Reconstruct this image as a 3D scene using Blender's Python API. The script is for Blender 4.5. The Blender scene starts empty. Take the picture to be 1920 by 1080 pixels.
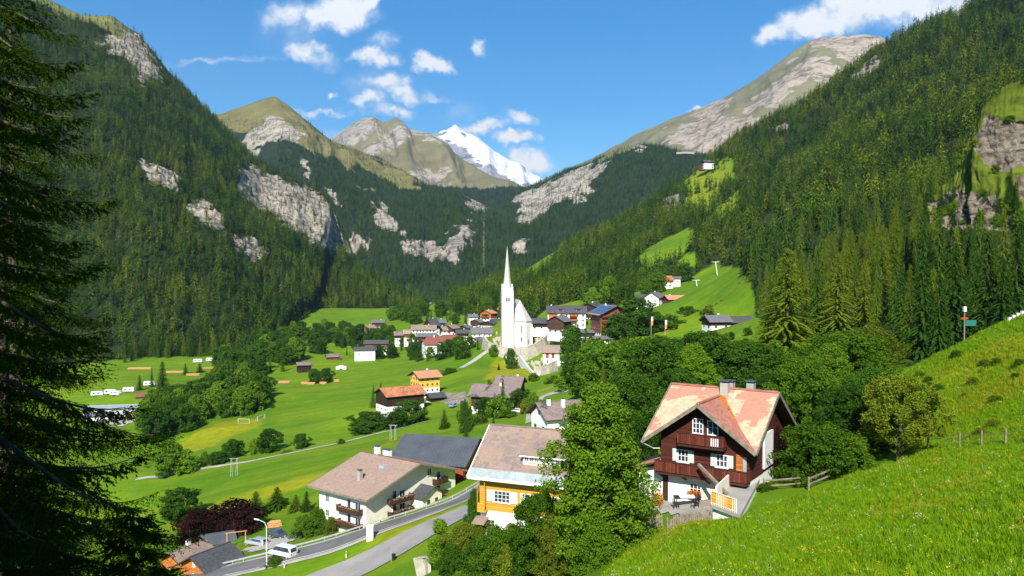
import bpy, math, random
import numpy as np
from mathutils import Vector, Matrix
R = math.radians
rnd = random.Random(7)
rng = np.random.default_rng(11)
HAZE = 4.2e-5
SC = bpy.context.scene
COL = SC.collection
# ------------------------------------------------------------------ camera
FPX, HOR = 1500.0, 510.0                      # focal length and horizon row of the 1920x1080 photograph
TH = math.atan((540 - HOR) / FPX)
cam = bpy.data.cameras.new('camera'); cam_o = bpy.data.objects.new('camera', cam); COL.objects.link(cam_o)
cam.sensor_width = 36.0; cam.lens = FPX / 1920 * 36.0
cam.clip_start = 0.1; cam.clip_end = 60000
cam_o.location = (0, 0, 0); cam_o.rotation_euler = (math.pi / 2 - TH, 0, 0)
SC.camera = cam_o
# ------------------------------------------------------------------ light and exposure
SUN = Vector((-0.115, -0.79, 0.60)).normalized()
SUN_EL = math.asin(SUN.z); SUN_AZ = math.atan2(SUN.x, SUN.y)
sl = bpy.data.lights.new('sun', 'SUN'); sl.energy = 5.0; sl.angle = R(0.5); sl.color = (1.0, 0.95, 0.86)
so = bpy.data.objects.new('sun', sl); COL.objects.link(so)
so.rotation_euler = SUN.to_track_quat('Z', 'Y').to_euler()
SC.view_settings.view_transform = 'Standard'; SC.view_settings.look = 'None'
SC.view_settings.gamma = 1.0; SC.view_settings.exposure = 0.66
SC.view_settings.use_curve_mapping = False
SC.cycles.use_denoising = True
SC.cycles.max_bounces = 6; SC.cycles.diffuse_bounces = 3; SC.cycles.glossy_bounces = 2
SC.cycles.transmission_bounces = 3; SC.cycles.transparent_max_bounces = 6; SC.cycles.volume_bounces = 0
# ------------------------------------------------------------------ node helper
class NT:
    def __init__(s, tree): s.t = tree; tree.nodes.clear()
    def n(s, typ, **kw):
        nd = s.t.nodes.new(typ)
        for k, v in kw.items():
            if k.startswith('i_'):
                key = k[2:]; nd.inputs[int(key) if key.isdigit() else key.replace('_', ' ')].default_value = v
            else: setattr(nd, k, v)
        return nd
    def l(s, a, b): s.t.links.new(a, b)
    def val(s, sock, v):
        if hasattr(v, 'is_linked') or isinstance(v, bpy.types.NodeSocket): s.l(v, sock)
        else: sock.default_value = v
    def math(s, op, a, b=0.0, c=None, clamp=False):
        nd = s.t.nodes.new('ShaderNodeMath'); nd.operation = op; nd.use_clamp = clamp
        s.val(nd.inputs[0], a); s.val(nd.inputs[1], b)
        if c is not None: s.val(nd.inputs[2], c)
        return nd.outputs[0]
    def vm(s, op, a, b=(0, 0, 0)):
        nd = s.t.nodes.new('ShaderNodeVectorMath'); nd.operation = op
        s.val(nd.inputs[0], a); s.val(nd.inputs[1], b)
        return nd.outputs['Value'] if op in ('LENGTH', 'DOT_PRODUCT') else nd.outputs[0]
    def mix(s, f, a, b, blend='MIX'):
        nd = s.t.nodes.new('ShaderNodeMix'); nd.data_type = 'RGBA'; nd.blend_type = blend
        s.val(nd.inputs['Factor'], f); s.val(nd.inputs[6], a); s.val(nd.inputs[7], b)
        return nd.outputs[2]
    def ramp(s, f, stops, interp='LINEAR'):
        nd = s.t.nodes.new('ShaderNodeValToRGB'); nd.color_ramp.interpolation = interp
        e = nd.color_ramp.elements
        while len(e) < len(stops): e.new(0.5)
        for q, (p, c) in zip(e, stops): q.position = p; q.color = (*c, 1) if len(c) == 3 else c
        s.l(f, nd.inputs[0]); return nd.outputs[0]
    def noise(s, vec, scale, detail=4, rough=0.55, dist=0.0, dim='3D'):
        nd = s.n('ShaderNodeTexNoise', noise_dimensions=dim)
        nd.inputs['Scale'].default_value = scale; nd.inputs['Detail'].default_value = detail
        nd.inputs['Roughness'].default_value = rough; nd.inputs['Distortion'].default_value = dist
        if vec is not None: s.l(vec, nd.inputs['Vector'])
        return nd.outputs['Fac']
    def smooth(s, x, a, b):
        nd = s.n('ShaderNodeMapRange', interpolation_type='SMOOTHSTEP'); s.l(x, nd.inputs[0])
        nd.inputs[1].default_value = a; nd.inputs[2].default_value = b
        return nd.outputs[0]
def c4(c): return (c[0], c[1], c[2], 1.0)
# ------------------------------------------------------------------ sky with the clouds of the day
W = bpy.data.worlds.new('World'); SC.world = W; W.use_nodes = True
k = NT(W.node_tree)
sky = k.n('ShaderNodeTexSky', sky_type='NISHITA'); sky.sun_disc = False
sky.sun_elevation = SUN_EL; sky.sun_rotation = SUN_AZ
sky.altitude = 1300; sky.air_density = 1.0; sky.dust_density = 0.35; sky.ozone_density = 1.0
tc = k.n('ShaderNodeTexCoord'); sp = k.n('ShaderNodeSeparateXYZ'); k.l(tc.outputs['Generated'], sp.inputs[0])
yy = k.math('MAXIMUM', sp.outputs[1], 0.05)
cu = k.math('DIVIDE', sp.outputs[0], yy); cv = k.math('DIVIDE', sp.outputs[2], yy)
cp = k.n('ShaderNodeCombineXYZ'); k.l(cu, cp.inputs[0]); k.l(cv, cp.inputs[1])
nz = k.n('ShaderNodeTexNoise'); k.l(cp.outputs[0], nz.inputs['Vector']); nz.inputs['Scale'].default_value = 22; nz.inputs['Detail'].default_value = 6
nz.inputs['Roughness'].default_value = 0.62
off = k.vm('MULTIPLY', k.vm('SUBTRACT', nz.outputs['Color'], (0.5, 0.5, 0.5)), (0.085, 0.055, 0))
nb = k.n('ShaderNodeTexNoise'); k.l(cp.outputs[0], nb.inputs['Vector']); nb.inputs['Scale'].default_value = 7; nb.inputs['Detail'].default_value = 2
off2 = k.vm('MULTIPLY', k.vm('SUBTRACT', nb.outputs['Color'], (0.5, 0.5, 0.5)), (0.06, 0.03, 0))
P = k.vm('ADD', k.vm('ADD', cp.outputs[0], off), off2)
CLOUDS = [(640, 22, 80, 36, 1), (590, 38, 52, 26, .9), (685, 5, 45, 25, 1), (540, 35, 48, 34, .55), (575, 100, 46, 24, .75), (600, 112, 40, 20, .5),
          (420, 112, 150, 9, .34), (698, 110, 44, 20, .9), (722, 160, 50, 26, .85), (745, 182, 34, 18, .8), (700, 165, 60, 40, .4), (728, 80, 30, 22, .4),
          (808, 125, 38, 19, 1), (900, 95, 18, 12, .6), (800, 186, 34, 11, .45), (682, 195, 34, 12, .7), (720, 212, 50, 12, .7), (600, 216, 62, 7, .5),
          (626, 186, 14, 9, .6), (905, 240, 48, 16, .85), (975, 225, 42, 19, .75), (962, 266, 46, 13, .85), (1000, 308, 48, 22, .9), (960, 300, 50, 18, .8),
          (1460, 68, 46, 26, .95), (1520, 45, 70, 34, 1), (1600, 25, 100, 44, 1), (1690, 18, 110, 42, 1), (1780, 20, 80, 34, .8), (1300, 209, 18, 8, .7),
          (860, 205, 40, 26, .25), (560, 60, 80, 60, .25), (650, 250, 60, 14, .4)]
dens = None
for (px, py, rx, ry, s) in CLOUDS:
    c = ((px - 960) / FPX, (HOR - py) / FPX, 0)
    d = k.vm('LENGTH', k.vm('MULTIPLY', k.vm('SUBTRACT', P, c), (FPX / rx / 1.25, FPX / ry / 1.25, 0)))
    b = k.math('MULTIPLY', k.math('SUBTRACT', 1.0, d, clamp=True), s * 1.15)
    dens = b if dens is None else k.math('MAXIMUM', dens, b)
fine = k.noise(cp.outputs[0], 60, 5, .6)
dens = k.math('ADD', dens, k.math('MULTIPLY', k.math('SUBTRACT', fine, .5), k.math('MULTIPLY', dens, 1.7)))
front = k.math('GREATER_THAN', sp.outputs[1], 0.06)
alpha = k.math('MULTIPLY', k.smooth(dens, 0.02, 0.72), front)
hs = k.n('ShaderNodeHueSaturation'); k.l(sky.outputs[0], hs.inputs['Color']); hs.inputs['Saturation'].default_value = 1.6; hs.inputs['Value'].default_value = 1.3
ccol = k.mix(k.smooth(dens, 0.2, 0.8), (7.0, 8.0, 9.2, 1), (9.8, 9.8, 9.8, 1))
bgc = k.mix(alpha, hs.outputs[0], ccol)
bg = k.n('ShaderNodeBackground'); k.l(bgc, bg.inputs[0]); bg.inputs[1].default_value = 0.080
wo = k.n('ShaderNodeOutputWorld'); k.l(bg.outputs[0], wo.inputs[0])
# ------------------------------------------------------------------ projection of the photograph (build-time layout of real places)
FV = np.array([0, math.cos(TH), -math.sin(TH)]); UV = np.array([0, math.sin(TH), math.cos(TH)])
def at(px, py, D):
    r = FV + (px - 960) / FPX * np.array([1., 0, 0]) + (540 - py) / FPX * UV
    return r * (D / r[1])
def proj(p):
    p = np.asarray(p, float); d = np.maximum(p @ FV, 1e-3)
    return np.stack([960 + FPX * p[..., 0] / d, 540 - FPX * (p @ UV) / d], -1)
def inpoly(q, poly):
    q = np.asarray(q, float); x, y = q[..., 0], q[..., 1]; r = np.zeros(x.shape, bool)
    n = len(poly)
    for i in range(n):
        x0, y0 = poly[i]; x1, y1 = poly[(i + 1) % n]
        c = ((y0 > y) != (y1 > y)) & (x < (x1 - x0) * (y - y0) / ((y1 - y0) if y1 != y0 else 1e-9) + x0)
        r ^= c
    return r
# numpy gradient noise
_perm = rng.permutation(256); _perm = np.concatenate([_perm, _perm]); _gr = rng.normal(size=(256, 3)); _gr /= np.linalg.norm(_gr, axis=1)[:, None]
def pnoise(x, y, z):
    xi, yi, zi = np.floor(x).astype(int), np.floor(y).astype(int), np.floor(z).astype(int)
    xf, yf, zf = x - xi, y - yi, z - zi
    f = lambda t: t * t * t * (t * (t * 6 - 15) + 10)
    u, v, w = f(xf), f(yf), f(zf); out = 0
    for dx in (0, 1):
        for dy in (0, 1):
            for dz in (0, 1):
                h = _perm[_perm[_perm[(xi + dx) & 255] + ((yi + dy) & 255)] + ((zi + dz) & 255)]
                g = _gr[h]; dot = g[..., 0] * (xf - dx) + g[..., 1] * (yf - dy) + g[..., 2] * (zf - dz)
                out = out + dot * (u if dx else 1 - u) * (v if dy else 1 - v) * (w if dz else 1 - w)
    return out
def fbm(x, y, z, oct=4, gain=.5, ridged=False):
    s = 0; a = 1.0; t = 0
    for o in range(oct):
        n = pnoise(x * 2 ** o + 13.1 * o, y * 2 ** o + 7.7 * o, z * 2 ** o + 3.3 * o)
        if ridged: n = 0.5 - 2 * np.abs(n)
        s = s + a * n; t += a; a *= gain
    return s / t
# ------------------------------------------------------------------ object helpers
def tag(o, label=None, cat=None, group=None, kind=None):
    if label: o['label'] = label
    if cat: o['category'] = cat
    if group: o['group'] = group
    if kind: o['kind'] = kind
    return o
def empty(name, loc, rz=0.0):
    o = bpy.data.objects.new(name, None); COL.objects.link(o); o.location = loc; o.rotation_euler = (0, 0, rz); o.empty_display_size = .2
    return o
def link_mesh(name, me, parent=None):
    o = bpy.data.objects.new(name, me); COL.objects.link(o); o.parent = parent
    return o
def np_mesh(name, v, f, mats, mi=None, smooth=False):
    v = np.asarray(v, np.float32); f = np.asarray(f, np.int32); n, kk = f.shape
    me = bpy.data.meshes.new(name); me.vertices.add(len(v)); me.vertices.foreach_set('co', v.ravel())
    me.loops.add(n * kk); me.loops.foreach_set('vertex_index', f.ravel())
    me.polygons.add(n); me.polygons.foreach_set('loop_start', np.arange(0, n * kk, kk, dtype=np.int32))
    if mi is not None: me.polygons.foreach_set('material_index', np.asarray(mi, np.int32))
    if smooth: me.polygons.foreach_set('use_smooth', np.ones(n, bool))
    for m in mats: me.materials.append(m)
    me.update(calc_edges=True); me.validate(); return me
class MB:
    def __init__(s): s.v = []; s.f = []; s.m = []
    def poly(s, pts, m=0):
        n = len(s.v); s.v += [tuple(p) for p in pts]; s.f.append(list(range(n, n + len(pts)))); s.m.append(m); return s
    def prism(s, pts, vec, m=0, mtop=None):
        vec = Vector(vec); a = [Vector(p) for p in pts]; b = [p + vec for p in a]; n = len(a); i = len(s.v)
        s.v += [tuple(p) for p in a + b]
        s.f.append(list(range(i + n - 1, i - 1, -1))); s.m.append(m)
        s.f.append(list(range(i + n, i + 2 * n))); s.m.append(m if mtop is None else mtop)
        for j in range(n): s.f.append([i + j, i + (j + 1) % n, i + n + (j + 1) % n, i + n + j]); s.m.append(m)
        return s
    def box(s, x0, y0, z0, x1, y1, z1, m=0):
        return s.prism([(x0, y0, z0), (x1, y0, z0), (x1, y1, z0), (x0, y1, z0)], (0, 0, z1 - z0), m)
    def beam(s, a, b, w, h=None, m=0, up=(0, 0, 1)):
        a = Vector(a); b = Vector(b); d = (b - a); h = w if h is None else h
        t = d.normalized(); u = Vector(up)
        if abs(t.dot(u)) > .98: u = Vector((0, 1, 0))
        r = t.cross(u).normalized() * (w / 2); q = r.cross(t).normalized() * (h / 2)
        return s.prism([a - r - q, a + r - q, a + r + q, a - r + q], d, m)
    def tube(s, a, b, r0, r1, n=8, m=0):
        a = Vector(a); b = Vector(b); t = (b - a).normalized(); u = Vector((0, 0, 1)) if abs(t.z) < .95 else Vector((1, 0, 0))
        e = t.cross(u).normalized(); g = t.cross(e); i = len(s.v)
        for c, r in ((a, r0), (b, r1)):
            for j in range(n):
                an = 2 * math.pi * j / n; s.v.append(tuple(c + e * (math.cos(an) * r) + g * (math.sin(an) * r)))
        for j in range(n): s.f.append([i + j, i + (j + 1) % n, i + n + (j + 1) % n, i + n + j]); s.m.append(m)
        s.f.append([i + n + j for j in range(n)]); s.m.append(m)
        s.f.append([i + j for j in range(n - 1, -1, -1)]); s.m.append(m); return s
    def lathe(s, prof, n=12, m=0, c=(0, 0, 0)):
        i = len(s.v)
        for r, z in prof:
            for j in range(n): an = 2 * math.pi * j / n; s.v.append((c[0] + r * math.cos(an), c[1] + r * math.sin(an), c[2] + z))
        for q in range(len(prof) - 1):
            for j in range(n):
                s.f.append([i + q * n + j, i + q * n + (j + 1) % n, i + (q + 1) * n + (j + 1) % n, i + (q + 1) * n + j]); s.m.append(m)
        return s
    def build(s, name, mats, parent=None, smooth=False):
        me = bpy.data.meshes.new(name); me.from_pydata(s.v, [], s.f)
        mats = mats if isinstance(mats, (list, tuple)) else [mats]
        for q in mats: me.materials.append(q)
        if len(mats) > 1: me.polygons.foreach_set('material_index', s.m)
        if smooth: me.polygons.foreach_set('use_smooth', [True] * len(s.f))
        me.update()
        return link_mesh(name, me, parent)
# ------------------------------------------------------------------ materials
def new_mat(name):
    m = bpy.data.materials.new(name); m.use_nodes = True; return m, NT(m.node_tree)
def finish(k, col, rough=.8, bump=None, bstr=.4, bdist=.05, spec=.3, metal=0.0, trans=0.0):
    b = k.n('ShaderNodeBsdfPrincipled'); k.val(b.inputs['Base Color'], col if not isinstance(col, tuple) else c4(col))
    k.val(b.inputs['Roughness'], rough); b.inputs['Specular IOR Level'].default_value = spec; b.inputs['Metallic'].default_value = metal
    if bump is not None:
        bn = k.n('ShaderNodeBump'); bn.inputs['Strength'].default_value = bstr; bn.inputs['Distance'].default_value = bdist
        k.l(bump, bn.inputs['Height']); k.l(bn.outputs[0], b.inputs['Normal'])
    o = k.n('ShaderNodeOutputMaterial'); k.l(b.outputs[0], o.inputs[0]); return b
def simple(name, col, var=.18, scale=1.5, rough=.8, metal=0.0, bstr=.25, fine=14.0, spec=.3):
    m, k = new_mat(name); g = k.n('ShaderNodeTexCoord').outputs['Object']
    n1 = k.noise(g, scale, 5, .6); n2 = k.noise(g, fine, 3)
    f = k.math('ADD', k.math('MULTIPLY', n1, .7), k.math('MULTIPLY', n2, .3))
    a = tuple(max(0, c * (1 - 2 * var)) for c in col); b = tuple(min(1, c * (1 + 1.4 * var)) for c in col)
    finish(k, k.ramp(f, [(.3, a), (.7, b)]), rough, n2, bstr, .02, spec, metal); return m
def plank(name, col, axis='z', size=.16, var=.25, rough=.75):
    m, k = new_mat(name); g = k.n('ShaderNodeTexCoord').outputs['Object']
    s = k.n('ShaderNodeSeparateXYZ'); k.l(g, s.inputs[0])
    q = s.outputs[2] if axis == 'z' else k.math('ADD', s.outputs[0], s.outputs[1])
    u = k.math('DIVIDE', q, size); fr = k.math('FRACT', u); fl = k.math('FLOOR', u)
    wn = k.n('ShaderNodeTexWhiteNoise', noise_dimensions='1D'); k.l(fl, wn.inputs['W'])
    gr = k.noise(g, 3, 5, .65); f = k.math('ADD', k.math('MULTIPLY', wn.outputs[0], .5), k.math('MULTIPLY', gr, .5))
    c = k.ramp(f, [(.2, tuple(x * (1 - 2 * var) for x in col)), (.8, tuple(x * (1 + 1.5 * var) for x in col))])
    gap = k.math('LESS_THAN', fr, .1); c = k.mix(gap, c, c4(tuple(x * .25 for x in col)))
    finish(k, c, rough, k.smooth(fr, 0, .2), .6, .02); return m
def tiles(name, col, col2=None, patch=0.0, row=.34, var=.2, rough=.75, seed=0.0, thr=.5):
    """roof covering laid in courses down the slope (object coordinates), optionally with replaced patches of a second colour"""
    m, k = new_mat(name); g = k.n('ShaderNodeTexCoord').outputs['Object']
    sn = k.vm('SNAP', k.vm('ADD', g, (seed, seed * .7, 0)), (row * 1.0, row * 1.0, row * .55))
    wn = k.n('ShaderNodeTexWhiteNoise', noise_dimensions='3D'); k.l(sn, wn.inputs['Vector'])
    big = k.noise(g, .35, 4, .6); f = k.math('ADD', k.math('MULTIPLY', wn.outputs[0], .45), k.math('MULTIPLY', big, .55))
    c = k.ramp(f, [(.2, tuple(x * (1 - 1.6 * var) for x in col)), (.8, tuple(min(1, x * (1 + 1.4 * var)) for x in col))])
    if col2:
        pn = k.noise(sn, patch, 3, .6); c2 = k.mix(k.math('MULTIPLY', wn.outputs[0], .3), c4(col2), c4(tuple(x * .6 for x in col2)))
        c = k.mix(k.math('GREATER_THAN', pn, thr), c, c2)
    s = k.n('ShaderNodeSeparateXYZ'); k.l(g, s.inputs[0])
    fr = k.math('FRACT', k.math('DIVIDE', s.outputs[2], row * .55))
    streak = k.noise(k.vm('MULTIPLY', g, (3, 3, .25)), 1.2, 4, .6)
    c = k.mix(k.math('MULTIPLY', k.smooth(streak, .5, .75), .35), c, c4(tuple(x * .45 for x in col)))
    finish(k, c, rough, fr, .35, .03); return m
def glass(name, col=(.02, .03, .04)):
    m, k = new_mat(name); g = k.n('ShaderNodeTexCoord').outputs['Object']
    finish(k, k.ramp(k.noise(g, 1.3, 2), [(.35, col), (.7, tuple(c * 2.4 + .01 for c in col))]), .08, None, spec=.8); return m
def leafmat(name, dark, light, trans=.3, sat=None, tcol=None, wts=(.42, .38, .42)):
    m, k = new_mat(name); g = k.n('ShaderNodeTexCoord').outputs['Object']; ge = k.n('ShaderNodeNewGeometry'); oi = k.n('ShaderNodeObjectInfo')
    n = k.noise(g, .55, 3); f = k.math('ADD', k.math('MULTIPLY', ge.outputs['Random Per Island'], wts[0]), k.math('ADD', k.math('MULTIPLY', n, wts[1]), k.math('MULTIPLY', oi.outputs['Random'], wts[2])))
    c = k.ramp(f, [(.2, dark), (.95, light)])
    d = k.n('ShaderNodeBsdfDiffuse'); k.l(c, d.inputs[0]); t = k.n('ShaderNodeBsdfTranslucent')
    k.l(k.mix(.5, c, c4(tcol or tuple(min(1, x * 1.5) for x in light))), t.inputs[0])
    mx = k.n('ShaderNodeMixShader'); mx.inputs[0].default_value = trans; k.l(d.outputs[0], mx.inputs[1]); k.l(t.outputs[0], mx.inputs[2])
    o = k.n('ShaderNodeOutputMaterial'); k.l(mx.outputs[0], o.inputs[0]); return m
M = {}
M['white'] = simple('white_plaster', (.80, .79, .75), .06, .8, .85)
M['cream'] = simple('cream_plaster', (.78, .73, .60), .06, .7, .85)
M['church'] = simple('church_plaster', (.78, .75, .68), .07, .12, .85, fine=2)
M['yellow'] = plank('yellow_boards', (.62, .31, .035), 'z', .22, .1)
M['ochre'] = simple('ochre_plaster', (.68, .42, .07), .08, .6, .85)
M['orange'] = plank('orange_boards', (.48, .15, .03), 'z', .2, .15)
M['red_timber'] = plank('red_brown_timber', (.085, .018, .010), 'z', .19, .22)
M['red_brown'] = plank('red_balcony_boards', (.13, .028, .014), 'xy', .17, .3)
M['brown'] = plank('brown_boards', (.075, .034, .016), 'xy', .2, .25)
M['dark_timber'] = plank('dark_timber', (.035, .019, .011), 'xy', .22, .25)
M['rust_timber'] = plank('rust_timber', (.22, .07, .025), 'xy', .2, .2)
M['grey_wood'] = simple('weathered_wood', (.24, .20, .15), .3, 2, .9)
M['tile_pale'] = tiles('pale_tiles_with_pink_patches', (.60, .39, .25), (.46, .225, .15), .30, .30, .14, seed=3.3, thr=.53)
M['tile_pink'] = tiles('pink_tiles', (.40, .165, .115), None, 0, .30, .14)
M['tile_tan'] = tiles('tan_shingles', (.34, .235, .175), None, 0, .4, .10)
M['tile_taupe'] = tiles('taupe_shingles', (.25, .185, .155), (.31, .22, .16), .5, .4, .12)
M['tile_grey'] = tiles('grey_tiles', (.15, .14, .145), None, 0, .4, .15)
M['tile_dark'] = tiles('dark_slates', (.075, .075, .082), None, 0, .4, .18)
M['tile_orange'] = tiles('orange_tiles', (.48, .19, .085), (.34, .13, .07), .6, .4, .2, thr=.55)
M['tile_salmon'] = tiles('salmon_tiles', (.52, .24, .13), None, 0, .4, .15)
M['tile_red'] = tiles('red_tiles', (.24, .085, .06), None, 0, .4, .18)
M['tile_brown'] = tiles('worn_brown_tiles', (.22, .165, .145), (.08, .075, .08), .22, .5, .15, thr=.6)
M['metal_grey'] = simple('grey_sheet_metal', (.085, .095, .105), .16, .25, .5, .0, .05, 3)
M['metal_light'] = simple('pale_sheet_metal', (.42, .47, .46), .16, .9, .4, .2)
M['shingle_grey'] = tiles('spire_shingles', (.50, .46, .42), None, 0, .8, .08)
M['church_roof'] = tiles('church_shingles', (.50, .46, .42), None, 0, .8, .08)
M['rust'] = simple('rusty_flashing', (.45, .14, .02), .4, 2.5, .8)
M['win_white'] = simple('white_paint', (.8, .8, .77), .04, 2, .5)
M['mint'] = simple('mint_shutters', (.55, .68, .55), .08, 3, .6)
M['glass'] = glass('window_glass')
M['wood_dark'] = simple('dark_stained_wood', (.05, .02, .012), .25, 3, .7)
M['red_paint'] = simple('red_paint', (.33, .05, .02), .15, 2, .6)
M['soffit'] = simple('brown_soffit', (.06, .035, .022), .2, 2, .8)
M['concrete'] = simple('concrete', (.36, .34, .30), .14, .6, .9)
M['stone'] = simple('pale_stone_wall', (.46, .41, .34), .22, .5, .95, fine=3)
M['asphalt'] = simple('asphalt', (.155, .148, .14), .16, .35, .9)
M['asphalt_pale'] = simple('pale_worn_asphalt', (.31, .285, .255), .13, .25, .9)
M['gravel'] = simple('pale_gravel', (.42, .39, .33), .15, .4, .95)
M['line'] = simple('road_paint', (.75, .75, .72), .08, 2, .7)
M['steel'] = simple('galvanised_steel', (.5, .5, .5), .12, 2, .45, .4)
M['white_metal'] = simple('white_metal', (.75, .75, .73), .06, 2, .5)
M['black'] = simple('black_plastic', (.02, .02, .02), .2, 3, .5)
M['rubber'] = simple('tyre_rubber', (.018, .018, .018), .2, 5, .85)
M['bark'] = simple('bark', (.10, .075, .05), .35, 3, .95, bstr=.6)
M['bark_pale'] = simple('pale_bark', (.30, .26, .20), .3, 2.5, .9, bstr=.5)
M['terracotta'] = simple('terracotta', (.45, .08, .03), .2, 3, .8)
M['flower_red'] = leafmat('red_flowers', (.35, .02, .02), (.75, .12, .08))
M['flower_orange'] = leafmat('orange_flowers', (.55, .12, .01), (.85, .32, .03))
M['flower_white'] = leafmat('white_flowers', (.55, .55, .45), (.85, .85, .75))
M['flower_yellow'] = leafmat('yellow_flowers', (.55, .40, .01), (.85, .65, .02))
M['lumber'] = simple('fresh_lumber', (.52, .27, .11), .2, 2, .8)
M['cloth_white'] = simple('white_tarpaulin', (.8, .8, .8), .06, 2, .6)
M['sign_green'] = simple('green_sign', (.02, .16, .12), .1, 2, .5)
M['flag_orange'] = simple('orange_banner', (.75, .22, .03), .1, 2, .7)
M['flag_red'] = simple('red_banner', (.55, .04, .03), .1, 2, .7)
M['solar'] = simple('solar_panel', (.05, .09, .20), .25, .4, .2, .0, .0, 1, .6)
def carpaint(name, col):
    m, k = new_mat(name); b = finish(k, col, .35, None, spec=.5); b.inputs['Coat Weight'].default_value = .7; b.inputs['Coat Roughness'].default_value = .06; return m
M['car_white'] = carpaint('white_car_paint', (.72, .72, .72)); M['car_silver'] = carpaint('silver_car_paint', (.36, .38, .40))
M['car_dark'] = carpaint('dark_grey_car_paint', (.05, .055, .065)); M['car_red'] = carpaint('red_car_paint', (.45, .03, .02))
M['car_blue'] = carpaint('pale_blue_car_paint', (.2, .32, .5))
M['lamp_lens'] = simple('lamp_lens', (.75, .75, .72), .05, 3, .2); M['tail_lens'] = simple('tail_lens', (.4, .02, .02), .05, 3, .2)
M['leaf'] = leafmat('broad_leaves', (.024, .066, .006), (.120, .225, .014))
M['leaf_bright'] = leafmat('bright_leaves', (.048, .115, .008), (.19, .32, .02))
M['leaf_mid'] = leafmat('mid_green_leaves', (.032, .082, .006), (.145, .255, .016))
M['leaf_dark'] = leafmat('deep_green_leaves', (.014, .046, .006), (.070, .155, .014))
M['leaf_plum'] = leafmat('plum_leaves', (.014, .006, .006), (.042, .016, .014))
M['leaf_olive'] = leafmat('olive_leaves', (.050, .085, .008), (.19, .235, .018))
M['leaf_autumn'] = leafmat('turning_leaves', (.25, .09, .01), (.60, .26, .02))
FW = (.22, .15, .75)
M['needle'] = leafmat('spruce_needles', (.008, .028, .004), (.048, .105, .012), .15)
M['needle_mid'] = leafmat('fir_needles', (.018, .050, .005), (.088, .155, .012), .18)
M['needle_larch'] = leafmat('larch_needles', (.045, .085, .006), (.165, .215, .014), .25)
M['far_a'] = leafmat('far_spruce_needles', (.005, .018, .003), (.052, .108, .011), .15, wts=FW)
M['far_b'] = leafmat('far_fir_needles', (.009, .029, .003), (.092, .158, .011), .18, wts=FW)
M['far_c'] = leafmat('far_larch_needles', (.028, .060, .004), (.165, .212, .013), .2, wts=FW)
M['needle_near'] = leafmat('near_spruce_needles', (.006, .015, .002), (.055, .105, .007), .12)
M['needle_hazed'] = leafmat('hazed_spruce_needles', (.014, .040, .016), (.088, .150, .042), .15, wts=FW)  # paler and bluer than the other needles: distance haze put into the colour
M['grass_blade'] = leafmat('meadow_blades', (.085, .185, .006), (.25, .40, .012), .35)
M['grass_dry'] = leafmat('dry_blades', (.16, .19, .010), (.36, .36, .02), .3)
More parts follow.
